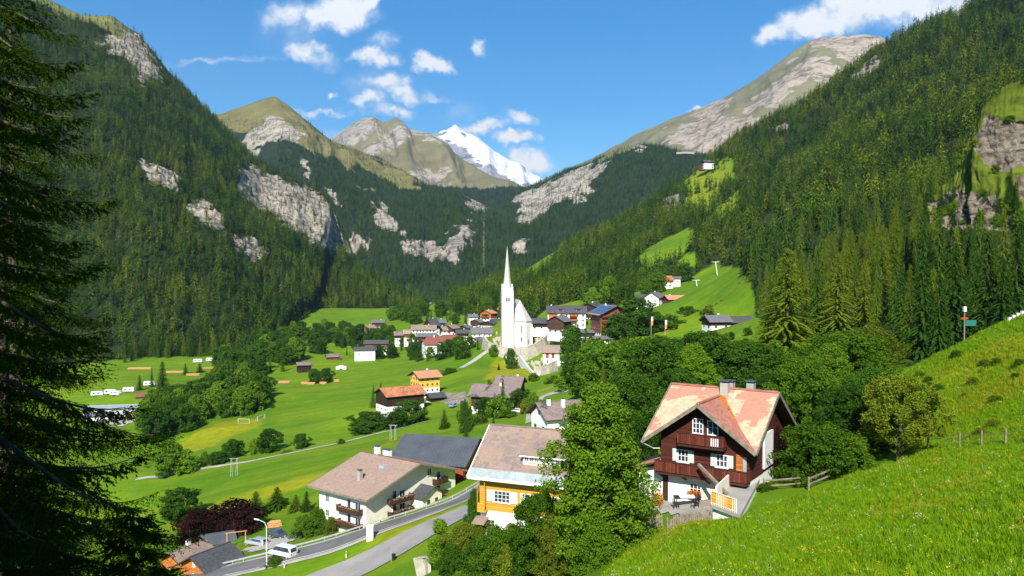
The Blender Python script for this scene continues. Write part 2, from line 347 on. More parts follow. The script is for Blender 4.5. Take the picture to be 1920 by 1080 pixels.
# ------------------------------------------------------------------ the ground: one height field through surveyed points
G = [  # photograph pixel and distance of places on the ground
 (1140,1080,48),(1500,1080,35),(1920,1080,26),(1330,978,61),(1500,935,61),(1600,888,64),(1680,866,67),(1750,840,70),(1920,838,58),(1250,1000,58),(1700,960,45),
 (1700,690,112),(1800,640,106),(1920,592,98),(1800,740,88),(1920,700,80),(1740,780,82),(1985,560,95),
 (1200,945,70),(1170,1000,64),(1080,1080,60),(1000,1080,72),(870,1080,90),(800,1080,104),(1100,990,80),(1010,1000,84),(930,1000,94),(880,1010,100),
 (720,1050,122),(640,1078,124),(800,985,129),(870,965,131),(890,955,133),(870,936,146),(850,945,143),(700,990,138),(560,1035,134),(420,1078,131),(640,1045,130),(560,1065,128),
 (482,1022,150),(523,1008,152),(560,1000,151),(600,995,152),(620,1000,150),(430,1045,147),(380,1070,137),(330,1050,150),(330,1020,165),(250,1060,150),
 (600,960,172),(500,970,180),(400,985,180),(300,985,205),(640,930,180),
 (830,905,170),(700,870,195),(560,900,205),(450,905,218),(330,950,205),(250,1000,192),(150,1000,215),
 (270,895,250),(350,884,252),(440,870,253),(540,852,255),(640,830,258),(730,808,262),(800,790,268),(100,925,245),
 (470,795,340),(330,840,320),(400,800,330),(500,770,370),(600,800,300),(600,770,350),(600,720,450),(700,690,490),(560,662,600),(490,740,405),(660,780,330),
 (240,740,430),(300,785,390),(200,790,380),(100,800,400),(330,762,415),(380,742,430),(280,690,545),(390,702,520),(270,672,600),(400,672,590),(470,690,530),(150,690,560),(0,700,560),(0,850,330),
 (690,765,305),(730,778,300),(800,745,340),(830,750,325),(870,740,320),(930,765,285),(975,770,268),(1000,775,262),(900,795,245),(850,805,250),(760,800,272),(960,800,235),(1040,790,200),(1080,740,240),
 (900,720,345),(860,715,370),(915,676,434),(930,686,430),(950,694,428),(975,694,428),(1000,690,430),(1018,680,435),(940,655,447),(1000,656,447),(880,690,400),(830,724,380),(960,700,375),(760,692,475),(830,668,560),(700,662,620),(640,662,630),(1000,705,370),(1040,690,390),(1060,715,330),(990,728,320),
 (860,642,650),(905,640,560),(880,622,680),(910,604,745),(760,615,760),(800,645,600),(720,635,680),(690,622,770),
 (610,603,880),(610,577,1000),(700,592,930),(760,606,790),(770,577,1080),(840,566,1180),(640,578,1000),(730,600,850),
 (970,656,450),(1010,640,470),(1000,618,492),(1030,682,398),(925,652,455),(930,632,480),(1060,640,440),(1130,650,410),(1130,600,480),(1060,600,500),(1210,578,560),(1250,545,620),(1180,545,640),
 (1345,502,700),(1405,530,600),(1300,592,480),(1385,612,400),(1345,618,340),(1250,605,440),(1240,690,215),(1150,720,230),(1100,700,300),(1060,760,235),(1180,660,330),(1300,680,200),
 (1600,620,215),(1640,632,200),(1500,625,245),(1700,645,180),(1480,730,135),(1580,740,125),(1400,700,150),(1300,770,112),(1200,790,118),(1450,860,82),(1420,800,95),(1150,850,105),(1230,850,92),
 (1900,620,165),(1800,660,165),
 # right-hand mountainside
 (850,566,1350),(900,548,1350),(960,526,1300),(1000,498,1350),(1055,464,1400),(1130,440,1400),(1200,397,1400),(1290,332,1400),(1340,296,1400),(1390,252,1400),(1480,219,1350),(1600,142,1300),(1690,76,1200),(1800,28,1100),(1900,-10,1000),(2050,-60,950),
 (1100,525,800),(1000,565,750),(950,570,850),(1200,475,800),(1270,452,850),(1230,470,820),(1350,355,1100),(1330,392,950),(1400,425,700),(1400,485,520),(1450,505,420),(1550,560,290),(1550,405,500),(1600,305,740),(1700,205,860),(1750,105,970),(1500,285,1060),(1700,360,540),(1800,455,330),(1800,300,520),(1900,200,560),(1700,565,235),(1900,420,330),(1900,560,205),(2100,300,420),(2100,600,120),(2100,450,200),
]
GW = [  # world points outside the photograph, so that the ground carries on sensibly
 (0,0,-1.75),(-8.6,13,-6.4),(-14,4,-4.5),(4,8,-3.6),(14,6,-1.0),(10,14,-6.2),(0,20,-9.5),(-20,24,-16),(-40,50,-33),(30,-10,7),(60,20,10),(80,60,2),(-30,-20,-8),(-60,10,-27),(0,-40,8),(-100,90,-54),(-160,120,-62),
 (-300,300,-70),(-500,500,-68),(-420,200,-66),(-300,50,-45),(-800,900,-80),(-900,1500,-90),(-500,1500,-90),(-250,1300,-80),(-100,1500,-90),(-300,2200,-110),(200,2200,-60),(600,2100,-20),(1000,2000,60),(1300,1600,150),(1400,1000,250),(900,600,230),(600,300,130),(400,150,80),(200,20,40),(300,60,60),(100,1800,-30),(350,1800,40),
]
gp_w = np.array([at(*g) for g in G] + [np.array(g, float) for g in GW])
_S = 400.0
def _rbf(a, b):
    r = np.sqrt(((a[:, None, :] - b[None]) ** 2).sum(-1)) / _S
    return r ** 1.5                                  # power kernel: smooth, hardly overshoots between sparse points
def _fit(P):
    n = len(P); A = np.zeros((n + 3, n + 3)); A[:n, :n] = _rbf(P[:, :2], P[:, :2])
    A[:n, :n] += np.eye(n) * -0.0006
    A[:n, n] = 1; A[:n, n + 1:] = P[:, :2] / _S; A[n:, :n] = A[:n, n:].T
    return np.linalg.solve(A, np.concatenate([P[:, 2], [0, 0, 0]]))
_w = _fit(gp_w)
def Z(x, y):
    x = np.atleast_1d(np.asarray(x, float)); y = np.atleast_1d(np.asarray(y, float)); sh = x.shape
    q = np.stack([x.ravel(), y.ravel()], 1); out = np.empty(len(q))
    for i in range(0, len(q), 20000):
        c = q[i:i + 20000]; out[i:i + 20000] = _rbf(c, gp_w[:, :2]) @ _w[:-3] + _w[-3] + (c / _S) @ _w[-2:]
    d = np.sqrt(q[:, 0] ** 2 + q[:, 1] ** 2)
    far = np.clip((d - 450) / 500, 0, 1) * np.clip((q[:, 0] - 60) / 200, 0, 1)
    out += far * 22 * fbm(q[:, 0] / 170, q[:, 1] / 170, q[:, 0] * 0, 4)
    return out.reshape(sh)
_Z0 = Z
def Z(x, y):
    x = np.atleast_1d(np.asarray(x, float)); y = np.atleast_1d(np.asarray(y, float)); d = np.hypot(x, y)
    rel = fbm(x / 11, y / 11, x * 0, 4) * .5 + fbm(x / 34, y / 34, x * 0 + 2, 3) * np.clip((d - 160) / 120, 0, 1) * 2.2 + fbm(x / 2.6, y / 2.6, x * 0 + 5, 3) * .10 * np.clip((120 - d) / 60, 0, 1)
    return _Z0(x, y) + rel * np.clip((d - 10) / 30, 0, 1)
def gp(px, py, dmin=20., dmax=2200.):
    r = FV + (px - 960) / FPX * np.array([1., 0, 0]) + (540 - py) / FPX * UV; r = r / r[1]
    D = np.geomspace(dmin, dmax, 700); p = r[None] * D[:, None]; h = p[:, 2] - Z(p[:, 0], p[:, 1])
    i = np.argmax(h < 0)
    if h[i] >= 0: return p[-1]
    if i == 0: return p[0]
    t = h[i - 1] / (h[i - 1] - h[i]); return p[i - 1] * (1 - t) + p[i] * t
def on(px, D):                                # ground point in the direction of column px at distance D
    x = (px - 960) / FPX * D; return np.array([x, D, Z(x, D)[0]])
# masks on the ground (regions of the photograph in which a kind of cover lies)
FOREST_R = [(840,570),(870,545),(960,525),(985,500),(1010,505),(1060,452),(1130,425),(1200,385),(1290,320),(1340,285),(1395,235),(1480,200),(1600,125),(1690,60),(1800,0),(2400,-300),(2400,640),(1990,640),(1960,585),(1900,600),(1800,648),(1700,690),(1690,660),(1660,640),(1600,618),(1480,640),(1440,600),(1410,575),(1395,545),(1400,530),(1375,505),(1340,495),(1270,535),(1190,545),(1160,575),(1090,562),(1030,575),(1000,600),(900,600),(850,585)]
MEADOW_R = [[(1190,492),(1208,470),(1245,448),(1294,426),(1304,440),(1290,470),(1245,492),(1210,502)],[(1262,500),(1284,476),(1304,474),(1304,500),(1280,512)],[(1245,603),(1262,560),(1290,535),(1345,497),(1385,500),(1412,530),(1420,575),(1390,600),(1330,612),(1270,608)],
            [(1262,322),(1310,308),(1365,294),(1392,310),(1350,338),(1290,345)],[(1255,345),(1300,325),(1380,318),(1385,335),(1355,345),(1350,375),(1330,398),(1300,402),(1285,380),(1290,350),(1262,352)],[(1345,385),(1392,352),(1400,372),(1370,405),(1320,432)],[(958,512),(978,476),(1050,450),(1062,460),(1036,494),(1005,518),(980,524)],[(1215,330),(1240,322),(1250,330),(1220,345)]]
ROCK_R = [[(1240,372),(1275,362),(1285,372),(1270,392),(1250,400),(1235,398)],[(1590,140),(1640,105),(1655,112),(1640,135),(1600,150)],[(1440,245),(1475,228),(1478,245),(1450,250)],[(1780,15),(1800,5),(1830,8),(1790,40)]]
DIRT = [[(828,742),(872,737),(880,752),(876,760),(835,760)],[(690,775),(740,770),(750,790),(705,790)],[(1225,935),(1250,925),(1335,930),(1332,972),(1280,975)]]
DRY = [[(920,680),(985,665),(1000,700),(985,715),(900,712),(915,695)],[(300,760),(375,722),(378,735),(300,778)],[(1600,605),(1690,620),(1690,640),(1620,635)],[(1750,690),(1920,610),(1920,680),(1740,760)],[(1000,605),(1032,605),(1035,650),(1003,652)],[(925,628),(940,618),(942,652),(922,650)],[(300,985),(420,940),(560,895),(620,880),(640,868),(630,890),(520,925),(420,965),(330,1000)],[(640,1010),(700,1004),(800,972),(880,945),(884,955),(800,990),(720,1026),(690,1030)],[(640,862),(700,838),(760,806),(800,794),(765,812),(700,848),(645,870)],[(330,835),(400,797),(455,782),(495,786),(498,800),(420,826),(340,856)]]
def jit(x, y, s, a): return a * fbm(x / s, y / s, x * 0 + 3.3, 3)
# grid: fine near the viewpoint, coarser with distance, one sheet to beyond the last slope
ny, nx = 560, 460
ty = np.linspace(0, 1, ny); gy = -60 + (np.expm1(ty * 4.6) / np.expm1(4.6)) * 2360 + ty * 90
tx = np.linspace(-1, 1, nx); tx = np.sign(tx) * (np.abs(tx) * .55 + .45 * np.abs(tx) ** 2.2)
YY, TX = np.meshgrid(gy, tx, indexing='ij'); XX = TX * (np.maximum(YY, 0) * .86 + 95)
ZZ = Z(XX, YY); dd = np.hypot(XX, YY)
ZZg = ZZ
pq = proj(np.stack([XX, YY, ZZ], -1)); pq[YY < 2] = 1e6
pj = pq + np.stack([jit(XX, YY, 14, 1), jit(XX + 50, YY, 14, 1)], -1) * np.clip(9000 / np.maximum(dd, 30), 4, 26)[..., None]
mF = inpoly(pq, FOREST_R).astype(float)
for q in MEADOW_R: mF[inpoly(pj, q)] = 0
mR = np.zeros_like(mF); mD = np.zeros_like(mF)
for q in ROCK_R + DIRT: mR[inpoly(pj, q)] = 1
for q in DRY: mD[inpoly(pj, q)] = 1
for q in MEADOW_R[3:6]: mD[inpoly(pj, q)] = .62
def blur(a, n=1):
    for _ in range(n):
        b = a.copy(); b[1:] += a[:-1]; b[:-1] += a[1:]; b[:, 1:] += a[:, :-1]; b[:, :-1] += a[:, 1:]; a = b / 5
    return a
mD = blur(mD, 7); mR = blur(mR, 1)
idx = np.arange(ny * nx).reshape(ny, nx)
gf = np.stack([idx[:-1, :-1], idx[:-1, 1:], idx[1:, 1:], idx[1:, :-1]], -1).reshape(-1, 4)
def set_mask(me, r, g, b):
    at_ = me.attributes.new('mask', 'FLOAT_COLOR', 'POINT')
    at_.data.foreach_set('color', np.stack([r, g, b, np.ones_like(r)], -1).astype(np.float32).ravel())
mg, k = new_mat('valley_ground')
g = k.n('ShaderNodeTexCoord').outputs['Object']; a = k.n('ShaderNodeAttribute', attribute_name='mask'); s = k.n('ShaderNodeSeparateColor'); k.l(a.outputs['Color'], s.inputs[0])
big = k.noise(g, .012, 5, .6); mid = k.noise(g, .11, 5, .62, .6); fin = k.noise(g, 1.6, 6, .7)
f = k.math('ADD', k.math('MULTIPLY', big, .45), k.math('ADD', k.math('MULTIPLY', mid, .3), k.math('MULTIPLY', fin, .25)))
gr = k.ramp(f, [(.34, (.058, .135, .004)), (.46, (.098, .195, .005)), (.54, (.135, .235, .006)), (.66, (.205, .275, .009))])
st = k.noise(k.vm('MULTIPLY', g, (.015, .09, .02)), 1.0, 3, .5)
gr = k.mix(k.math('MULTIPLY', k.smooth(st, .48, .66), .45), gr, (.190, .235, .012, 1))
mow = k.noise(k.vm('MULTIPLY', g, (.004, .20, .01)), 1.0, 2, .5, .3); gr = k.mix(k.math('MULTIPLY', k.smooth(mow, .5, .6), .30), gr, (.060, .150, .004, 1))
spk = k.noise(g, .55, 6, .75); gr = k.mix(k.math('MULTIPLY', k.smooth(spk, .52, .7), .45), gr, (.050, .105, .006, 1)); gr = k.mix(k.math('MULTIPLY', k.smooth(spk, .46, .3), .30), gr, (.23, .25, .02, 1))
dry = k.ramp(k.noise(g, .35, 5, .65), [(.3, (.20, .22, .008)), (.5, (.33, .29, .010)), (.72, (.50, .40, .012))])
gr = k.mix(k.math('MULTIPLY', k.smooth(k.math('ADD', s.outputs[1], k.math('MULTIPLY', k.math('SUBTRACT', k.noise(g, .22, 5, .65), .5), 1.3)), .25, .95), .62), gr, dry)
ff = k.ramp(fin, [(.3, (.012, .022, .006)), (.7, (.035, .05, .012))])
gr = k.mix(s.outputs[0], gr, ff)
rk = k.ramp(k.noise(g, .3, 7, .7, .4), [(.3, (.11, .095, .075)), (.5, (.26, .22, .17)), (.7, (.42, .36, .29))])
gr = k.mix(k.smooth(k.math('ADD', s.outputs[2], k.math('MULTIPLY', k.math('SUBTRACT', mid, .5), .8)), .35, .65), gr, rk)
finish(k, gr, .95, k.math('ADD', fin, k.math('MULTIPLY', mid, 1.5)), .5, .12, .1)
me = np_mesh('ground', np.stack([XX, YY, ZZg], -1).reshape(-1, 3), gf, [mg], smooth=True)
set_mask(me, mF.ravel(), mD.ravel(), mR.ravel())
tag(link_mesh('ground', me), kind='structure')
# ------------------------------------------------------------------ mountains: lofted between a skyline and a foot line, each at its own distance
HILLS = {}
def loft(name, ctrl, nu, nv, amp, wave, jag, prof=1.0, seed=0.0, drop=300.0, lower=0.0, gully=.5, foot=0.0):
    ctrl = np.array(ctrl, float); n = len(ctrl)
    u = np.concatenate([[0], np.cumsum(np.abs(np.diff(ctrl[:, 0])) + .35 * np.abs(np.diff(ctrl[:, 1])))]); u /= u[-1]; uu = np.linspace(0, 1, nu)
    rp = np.array([at(*c[:3]) for c in ctrl]); bp = np.array([at(*c[3:]) for c in ctrl])
    rr = np.stack([np.interp(uu, u, rp[:, i]) for i in range(3)], 1); bb = np.stack([np.interp(uu, u, bp[:, i]) for i in range(3)], 1)
    for arr in (rr, bb):                                   # ease the corners of the control polylines a little
        for _ in range(1): arr[1:-1] = (arr[:-2] + 2 * arr[1:-1] + arr[2:]) / 4
    rr[:, 2] -= lower; bb[:, 2] -= foot
    v = np.linspace(0, 1, nv); t = v[None, :, None]
    Pn = bb[:, None] * (1 - t) + rr[:, None] * t
    Pn[..., 2] = bb[:, None, 2] + (rr[:, None, 2] - bb[:, None, 2]) * (v[None] ** prof)
    ax = np.cross(np.gradient(Pn, axis=0), np.gradient(Pn, axis=1)); ax /= np.linalg.norm(ax, axis=2)[..., None] + 1e-9
    ax[ax[..., 1] > 0] *= -1
    L = np.concatenate([[0], np.cumsum(np.linalg.norm(np.diff(rr, axis=0), axis=1))])
    Lu = L[:, None] + 0 * v[None]; Lv = np.linalg.norm(rr - bb, axis=1)[:, None] * v[None]
    e = np.sin(np.pi * np.clip(v, 0, 1))[None] ** .7
    big = fbm(Lu / wave + seed, Lv / wave / 1.4, Lu * 0 + seed, 5, .52, True)
    gul = fbm(Lu / (wave * .33) + seed, Lv / (wave * 1.7), Lu * 0 + 2 + seed, 4, .5, True)
    dsp = amp * (big * (1 - gully) + gul * gully)
    Pn += ax * (dsp * e)[..., None]
    Pn[..., 2] += jag * (v[None] ** 3) * fbm(Lu / (wave * .16) + seed, Lv / wave, Lu * 0 + 9, 5, .6)
    back = []
    for q, w in ((.25, .18), (.6, .5), (1.2, 1.0)):
        b = Pn[:, -1].copy(); dirv = b[:, :2] / np.linalg.norm(b[:, :2], axis=1)[:, None]
        b[:, :2] += dirv * drop * q * 1.6; b[:, 2] -= drop * w; back.append(b)
    allv = np.concatenate([Pn, np.stack(back, 1)], 1)
    m = allv.shape[1]; ix = np.arange(nu * m).reshape(nu, m)
    fc = np.stack([ix[:-1, :-1], ix[1:, :-1], ix[1:, 1:], ix[:-1, 1:]], -1).reshape(-1, 4)
    HILLS[name] = dict(P=Pn, v=v, Lu=Lu, Lv=Lv, nv=nv, m=m)
    return allv, fc
CLEARING = [(905, 396), (909, 396), (909, 505), (905, 505)]
def mask_hill(name, polys, jitpx, scale, m, sharp=()):
    h = HILLS[name]; q = proj(h['P']); s = h['Lu'] / scale; t2 = h['Lv'] / scale
    q = q + jitpx * np.stack([fbm(s, t2, s * 0 + 1, 5, .7), fbm(s, t2, s * 0 + 8, 5, .7)], -1) * 3.2
    r = np.zeros(q.shape[:2])
    for p in polys: r[inpoly(q, p)] = 1
    for p in sharp: r[inpoly(proj(h['P']), p)] = 1
    full = np.zeros((r.shape[0], m)); rb_ = blur(r, 7); full[:, :h['nv']] = rb_; full[:, h['nv']:] = rb_[:, -1:]
    return r, full
def hill_mat(name, forest, alp, rock, snow=(.78, .80, .84), rs=.02, strata=(1, 1, 2.4), bd=4.0, alp_var=.35):
    """R of the mask = bare rock, G = alpine grass, B = snow; the rest forest floor"""
    m, k = new_mat(name); g = k.n('ShaderNodeTexCoord').outputs['Object']; a = k.n('ShaderNodeAttribute', attribute_name='mask'); s = k.n('ShaderNodeSeparateColor'); k.l(a.outputs['Color'], s.inputs[0])
    n1 = k.noise(k.vm('MULTIPLY', g, strata), rs, 8, .66, .5); n2 = k.noise(k.vm('MULTIPLY', g, (1, 1, .22)), rs * 3.2, 6, .7, .8); n3 = k.noise(g, rs * .35, 5, .6)
    rf = k.math('ADD', k.math('MULTIPLY', n1, .5), k.math('MULTIPLY', n2, .5))
    rc = k.ramp(rf, [(.34, tuple(c * .16 for c in rock)), (.44, tuple(c * .5 for c in rock)), (.51, rock), (.66, tuple(min(1, c * 1.45) for c in rock))])
    ac = k.ramp(k.math('ADD', k.math('MULTIPLY', n3, .6), k.math('MULTIPLY', n1, .4)), [(.32, tuple(c * (1 - alp_var) for c in alp)), (.5, alp), (.68, tuple(min(1, c * (1 + alp_var)) for c in alp))])
    fc = k.ramp(n1, [(.3, tuple(c * .6 for c in forest)), (.7, tuple(c * 1.4 for c in forest))])
    c = k.mix(k.smooth(k.math('ADD', s.outputs[1], k.math('MULTIPLY', k.math('SUBTRACT', n2, .5), .9)), .35, .65), fc, ac)
    c = k.mix(k.smooth(k.math('ADD', s.outputs[0], k.math('MULTIPLY', k.math('SUBTRACT', rf, .5), 2.0)), .36, .60), c, rc)
    c = k.mix(k.math('MULTIPLY', k.smooth(s.outputs[2], .1, .5), k.smooth(k.math('ADD', s.outputs[2], k.math('MULTIPLY', k.math('SUBTRACT', rf, .52), 4.5)), .4, .6)), c, c4(snow))
    finish(k, c, .95, rf, .8, bd, .05); return m
L1 = [(-260,-230,1500,-260,760,470),(-120,-150,1550,-120,730,520),(0,-80,1580,0,705,560),(100,-8,1620,100,690,580),(150,18,1640,150,688,585),(210,20,1660,210,682,590),(262,54,1680,270,673,600),(330,140,1680,330,671,600),(382,190,1680,390,668,610),(440,250,1680,440,664,640),(482,290,1660,480,655,690),(560,330,1620,530,625,780),(612,358,1590,570,600,900),(645,425,1560,600,580,1000),(668,485,1520,640,575,1020),(720,525,1450,690,572,1080),(790,552,1390,760,574,1120),(855,564,1340,850,570,1200)]
va, fa = loft('left_mountain', L1, 420, 200, 60, 420, 10, 1.12, 1.7, 260, 12, .45, 5)
CL1 = [[(440,325),(475,313),(520,335),(560,345),(600,352),(625,400),(640,440),(655,485),(610,470),(560,440),(520,410),(470,385),(445,350)],[(250,297),(300,305),(335,335),(325,358),(290,345),(255,315)],[(343,375),(385,378),(415,405),(420,445),(390,425),(350,395)],[(430,440),(470,445),(495,470),(490,495),(455,480)],[(160,90),(205,62),(255,60),(300,130),(295,165),(275,140),(262,170),(245,120),(200,90)],[(640,420),(670,445),(695,470),(690,490),(660,470)]]
r1, fr = mask_hill('left_mountain', CL1, 24, 45, HILLS['left_mountain']['m'])
a1, fal = mask_hill('left_mountain', [[(-200,-250),(60,-60),(150,5),(250,45),(230,75),(180,50),(110,30),(0,-20)]], 14, 80, HILLS['left_mountain']['m'])
h = HILLS['left_mountain']; h['bare'] = np.maximum(r1, a1)
va = va.copy(); va[:, :h['nv'], 1] += blur(r1, 3) * 22 * (h['v'][None] < .98); va[:, :h['nv'], 2] += 10 * blur(r1, 1) * fbm(h['Lu'] / 25, h['Lv'] / 60, h['Lu'] * 0, 4, .6, True)
me = np_mesh('left_mountain', va.reshape(-1, 3), fa, [hill_mat('left_mountain', (.018, .030, .008), (.16, .17, .05), (.345, .295, .23), rs=.035, bd=3.0)], smooth=True)
set_mask(me, fr.ravel(), fal.ravel(), fr.ravel() * 0); tag(link_mesh('left_mountain', me), kind='structure')
L2 = [(330,260,3500,330,520,1900),(400,214,3500,430,500,1950),(420,211,3480,480,490,1950),(470,192,3450,540,500,1900),(500,182,3420,580,512,1840),(514,178,3400,600,520,1800),(535,193,3380,640,540,1700),(560,214,3350,680,555,1600),(622,262,3250,720,560,1500),(690,286,3150,760,566,1420),(760,321,3050,800,570,1380),(800,346,2980,830,572,1360),(850,352,2920,850,572,1350),(900,378,2850,880,572,1350),(945,398,2800,905,572,1350),(975,410,2780,930,570,1380),(1010,420,2760,960,566,1450)]
va, fa = loft('grassy_peak', L2, 360, 190, 150, 800, 14, 1.0, 4.2, 500, 4, .4)
hn = 'grassy_peak'; m_ = HILLS[hn]['m']
r2, fr = mask_hill(hn, [[(480,235),(520,222),(545,235),(565,255),(555,265),(520,260),(490,275),(470,300),(450,270)],[(765,450),(800,452),(830,465),(838,490),(800,490),(775,470)],[(830,465),(850,430),(870,415),(890,420),(885,440),(865,470),(870,500),(850,495)],[(868,370),(900,360),(940,365),(945,380),(920,395),(885,395)],[(650,430),(690,445),(695,475),(660,470)],[(695,390),(722,388),(742,422),(722,436)],[(742,440),(752,438),(770,470),(758,480)],[(560,300),(572,296),(580,330),(568,340)],[(610,345),(625,348),(640,390),(622,380)]], 22, 90, m_)
a2, fal = mask_hill(hn, [[(330,150),(510,160),(560,200),(640,265),(700,290),(760,322),(800,350),(760,352),(700,325),(640,305),(560,262),(500,230),(440,255),(400,235)],[(670,350),(700,355),(700,362),(675,358)]], 18, 200, m_, [CLEARING])
HILLS[hn]['bare'] = np.maximum(r2, a2)
me = np_mesh(hn, va.reshape(-1, 3), fa, [hill_mat(hn, (.020, .034, .014), (.175, .155, .055), (.34, .30, .24), rs=.018, bd=6)], smooth=True)
set_mask(me, fr.ravel(), fal.ravel(), fr.ravel() * 0); tag(link_mesh(hn, me), kind='structure')
L3 = [(500,330,6300,500,420,3600),(560,300,6300,560,420,3600),(615,264,6200,620,420,3600),(650,240,6150,660,420,3500),(680,223,6100,700,420,3500),(700,219,6000,730,420,3450),(716,229,5700,760,420,3400),(727,227,5500,780,425,3350),(740,220,5400,800,425,3300),(760,239,5300,830,430,3250),(800,248,5150,850,435,3200),(830,266,5000,880,440,3150),(870,300,4800,910,440,3100),(920,331,4550,940,440,3050),(977,350,4400,970,440,3000),(1010,360,4350,1010,440,2950),(1060,385,4300,1060,440,2950)]
va, fa = loft('bare_peak', L3, 300, 130, 260, 1500, 22, 1.0, 8.1, 800, 0, .45)
hn = 'bare_peak'; m_ = HILLS[hn]['m']
r3, fr = mask_hill(hn, [[(615,250),(690,215),(716,235),(690,255),(640,280)],[(660,290),(700,265),(760,232),(775,245),(740,275),(700,300)],[(740,215),(800,240),(830,265),(790,260),(755,245)],[(770,320),(830,318),(850,335),(810,350)]], 22, 260, m_)
a3 = np.ones_like(r3); q3 = proj(HILLS[hn]['P']); a3[q3[..., 1] > 352 + 14 * fbm(HILLS[hn]['Lu'] / 200, HILLS[hn]['Lv'] / 200, HILLS[hn]['Lu'] * 0, 3)] = 0
HILLS[hn]['bare'] = np.maximum(r3, a3); fal = np.concatenate([a3, np.repeat(a3[:, -1:], 3, 1)], 1)
me = np_mesh(hn, va.reshape(-1, 3), fa, [hill_mat(hn, (.022, .038, .018), (.21, .185, .095), (.36, .31, .25), rs=.009, bd=10)], smooth=True)
set_mask(me, fr.ravel(), fal.ravel(), fr.ravel() * 0); tag(link_mesh(hn, me), kind='structure')
L4 = [(700,300,12500,700,420,8000),(760,262,12400,760,420,8000),(792,246,12300,790,420,8000),(815,250,12200,815,420,8000),(838,243,12100,840,420,7900),(853,234,12000,860,420,7800),(870,246,11900,880,420,7700),(886,252,11800,900,420,7600),(902,264,11700,920,420,7500),(926,282,11500,945,420,7400),(960,302,11200,970,420,7300),(990,322,11000,1000,420,7200),(1014,336,10800,1030,420,7200),(1060,352,10700,1060,420,7200),(1110,372,10700,1110,420,7200)]
va, fa = loft('snow_peak', L4, 260, 120, 420, 2600, 70, 1.0, 2.9, 1500, 0, .5)
hn = 'snow_peak'; m_ = HILLS[hn]['m']; q4 = proj(HILLS[hn]['P'])
sn, fs = mask_hill(hn, [[(815,252),(838,240),(853,230),(875,245),(905,262),(960,298),(1030,338),(1000,352),(975,350),(930,318),(900,300),(870,280),(840,268)]], 14, 420, m_)
me = np_mesh(hn, va.reshape(-1, 3), fa, [hill_mat(hn, (.30, .29, .28), (.30, .28, .25), (.36, .35, .35), (.86, .88, .92), rs=.0034, bd=60)], smooth=True)
set_mask(me, np.ones(fs.size), np.ones(fs.size), fs.ravel() * 1.0); tag(link_mesh(hn, me), kind='structure')
RR2 = [(860,475,2400,850,575,1500),(900,420,2700,880,575,1500),(945,378,3000,905,570,1500),(976,352,3050,935,565,1520),(1010,336,3050,965,560,1540),(1060,313,3000,1010,545,1600),(1100,300,2950,1055,520,1650),(1130,288,2900,1090,500,1680),(1170,268,2850,1140,480,1700),(1200,262,2800,1180,460,1720),(1240,268,2750,1230,440,1740),(1290,282,2650,1290,420,1760),(1350,285,2550,1350,400,1760),(1420,262,2450,1430,380,1760),(1500,250,2400,1520,360,1760)]
va, fa = loft('forested_spur', RR2, 300, 150, 110, 650, 10, 1.0, 6.6, 500, 14, .45, 20)
hn = 'forested_spur'; m_ = HILLS[hn]['m']
r5, fr = mask_hill(hn, [[(960,370),(1010,348),(1060,325),(1130,302),(1140,315),(1110,345),(1080,365),(1040,385),(1000,410),(970,420),(975,395)],[(1185,268),(1215,275),(1200,290)],[(950,465),(985,452),(990,462),(960,475)],[(1070,380),(1100,350),(1108,356),(1080,392)],[(925,440),(945,425),(950,450),(935,470)]], 22, 80, m_)
a5, fal = mask_hill(hn, [[(1110,300),(1150,280),(1175,262),(1205,262),(1180,280),(1140,298)]], 10, 120, m_, [CLEARING])
HILLS[hn]['bare'] = np.maximum(r5, a5)
me = np_mesh(hn, va.reshape(-1, 3), fa, [hill_mat(hn, (.018, .032, .014), (.15, .16, .05), (.36, .315, .25), rs=.02, bd=5)], smooth=True)
set_mask(me, fr.ravel(), fal.ravel(), fr.ravel() * 0); tag(link_mesh(hn, me), kind='structure')
L6 = [(1040,330,4600,1060,440,2700),(1110,296,4500,1130,430,2650),(1165,268,4400,1180,420,2600),(1200,248,4350,1220,410,2600),(1260,223,4300,1270,400,2550),(1302,206,4250,1310,390,2550),(1350,186,4200,1360,380,2500),(1400,160,4150,1410,370,2450),(1450,125,4100,1470,360,2400),(1490,95,4050,1520,350,2400),(1528,72,4000,1570,350,2350),(1580,68,3950,1620,340,2350),(1622,66,3900,1670,340,2300),(1655,70,3850,1720,330,2300),(1690,95,3800,1770,330,2300),(1760,140,3700,1830,330,2300)]
va, fa = loft('scree_peak', L6, 320, 150, 150, 1100, 22, 1.0, 3.7, 700, 0, .45)
hn = 'scree_peak'; m_ = HILLS[hn]['m']
r6, fr = mask_hill(hn, [[(1420,185),(1500,120),(1560,105),(1530,140),(1500,165),(1460,195),(1400,215)],[(1480,95),(1560,60),(1670,62),(1680,100),(1600,110),(1540,80)],[(1520,150),(1560,120),(1590,125),(1540,170)],[(1240,250),(1320,225),(1400,215),(1450,225),(1400,260),(1330,280),(1260,275)],[(1290,200),(1360,180),(1380,190),(1320,215)],[(1600,120),(1650,100),(1660,140)]], 26, 200, m_)
fal = np.ones_like(fr)
me = np_mesh(hn, va.reshape(-1, 3), fa, [hill_mat(hn, (.05, .055, .03), (.20, .185, .10), (.37, .305, .235), rs=.012, bd=8)], smooth=True)
set_mask(me, fr.ravel(), fal.ravel(), fr.ravel() * 0); tag(link_mesh(hn, me), kind='structure')
LB = [(1738,372,250,1735,470,222),(1755,362,249,1750,470,221),(1775,345,248,1765,470,220),(1800,318,246,1795,470,218),(1826,268,244,1822,470,215),(1836,215,242,1840,470,213),(1850,188,241,1855,470,211),(1880,163,239,1880,470,208),(1930,145,235,1920,470,205),(2000,125,232,1985,470,202),(2100,112,230,2080,470,200)]
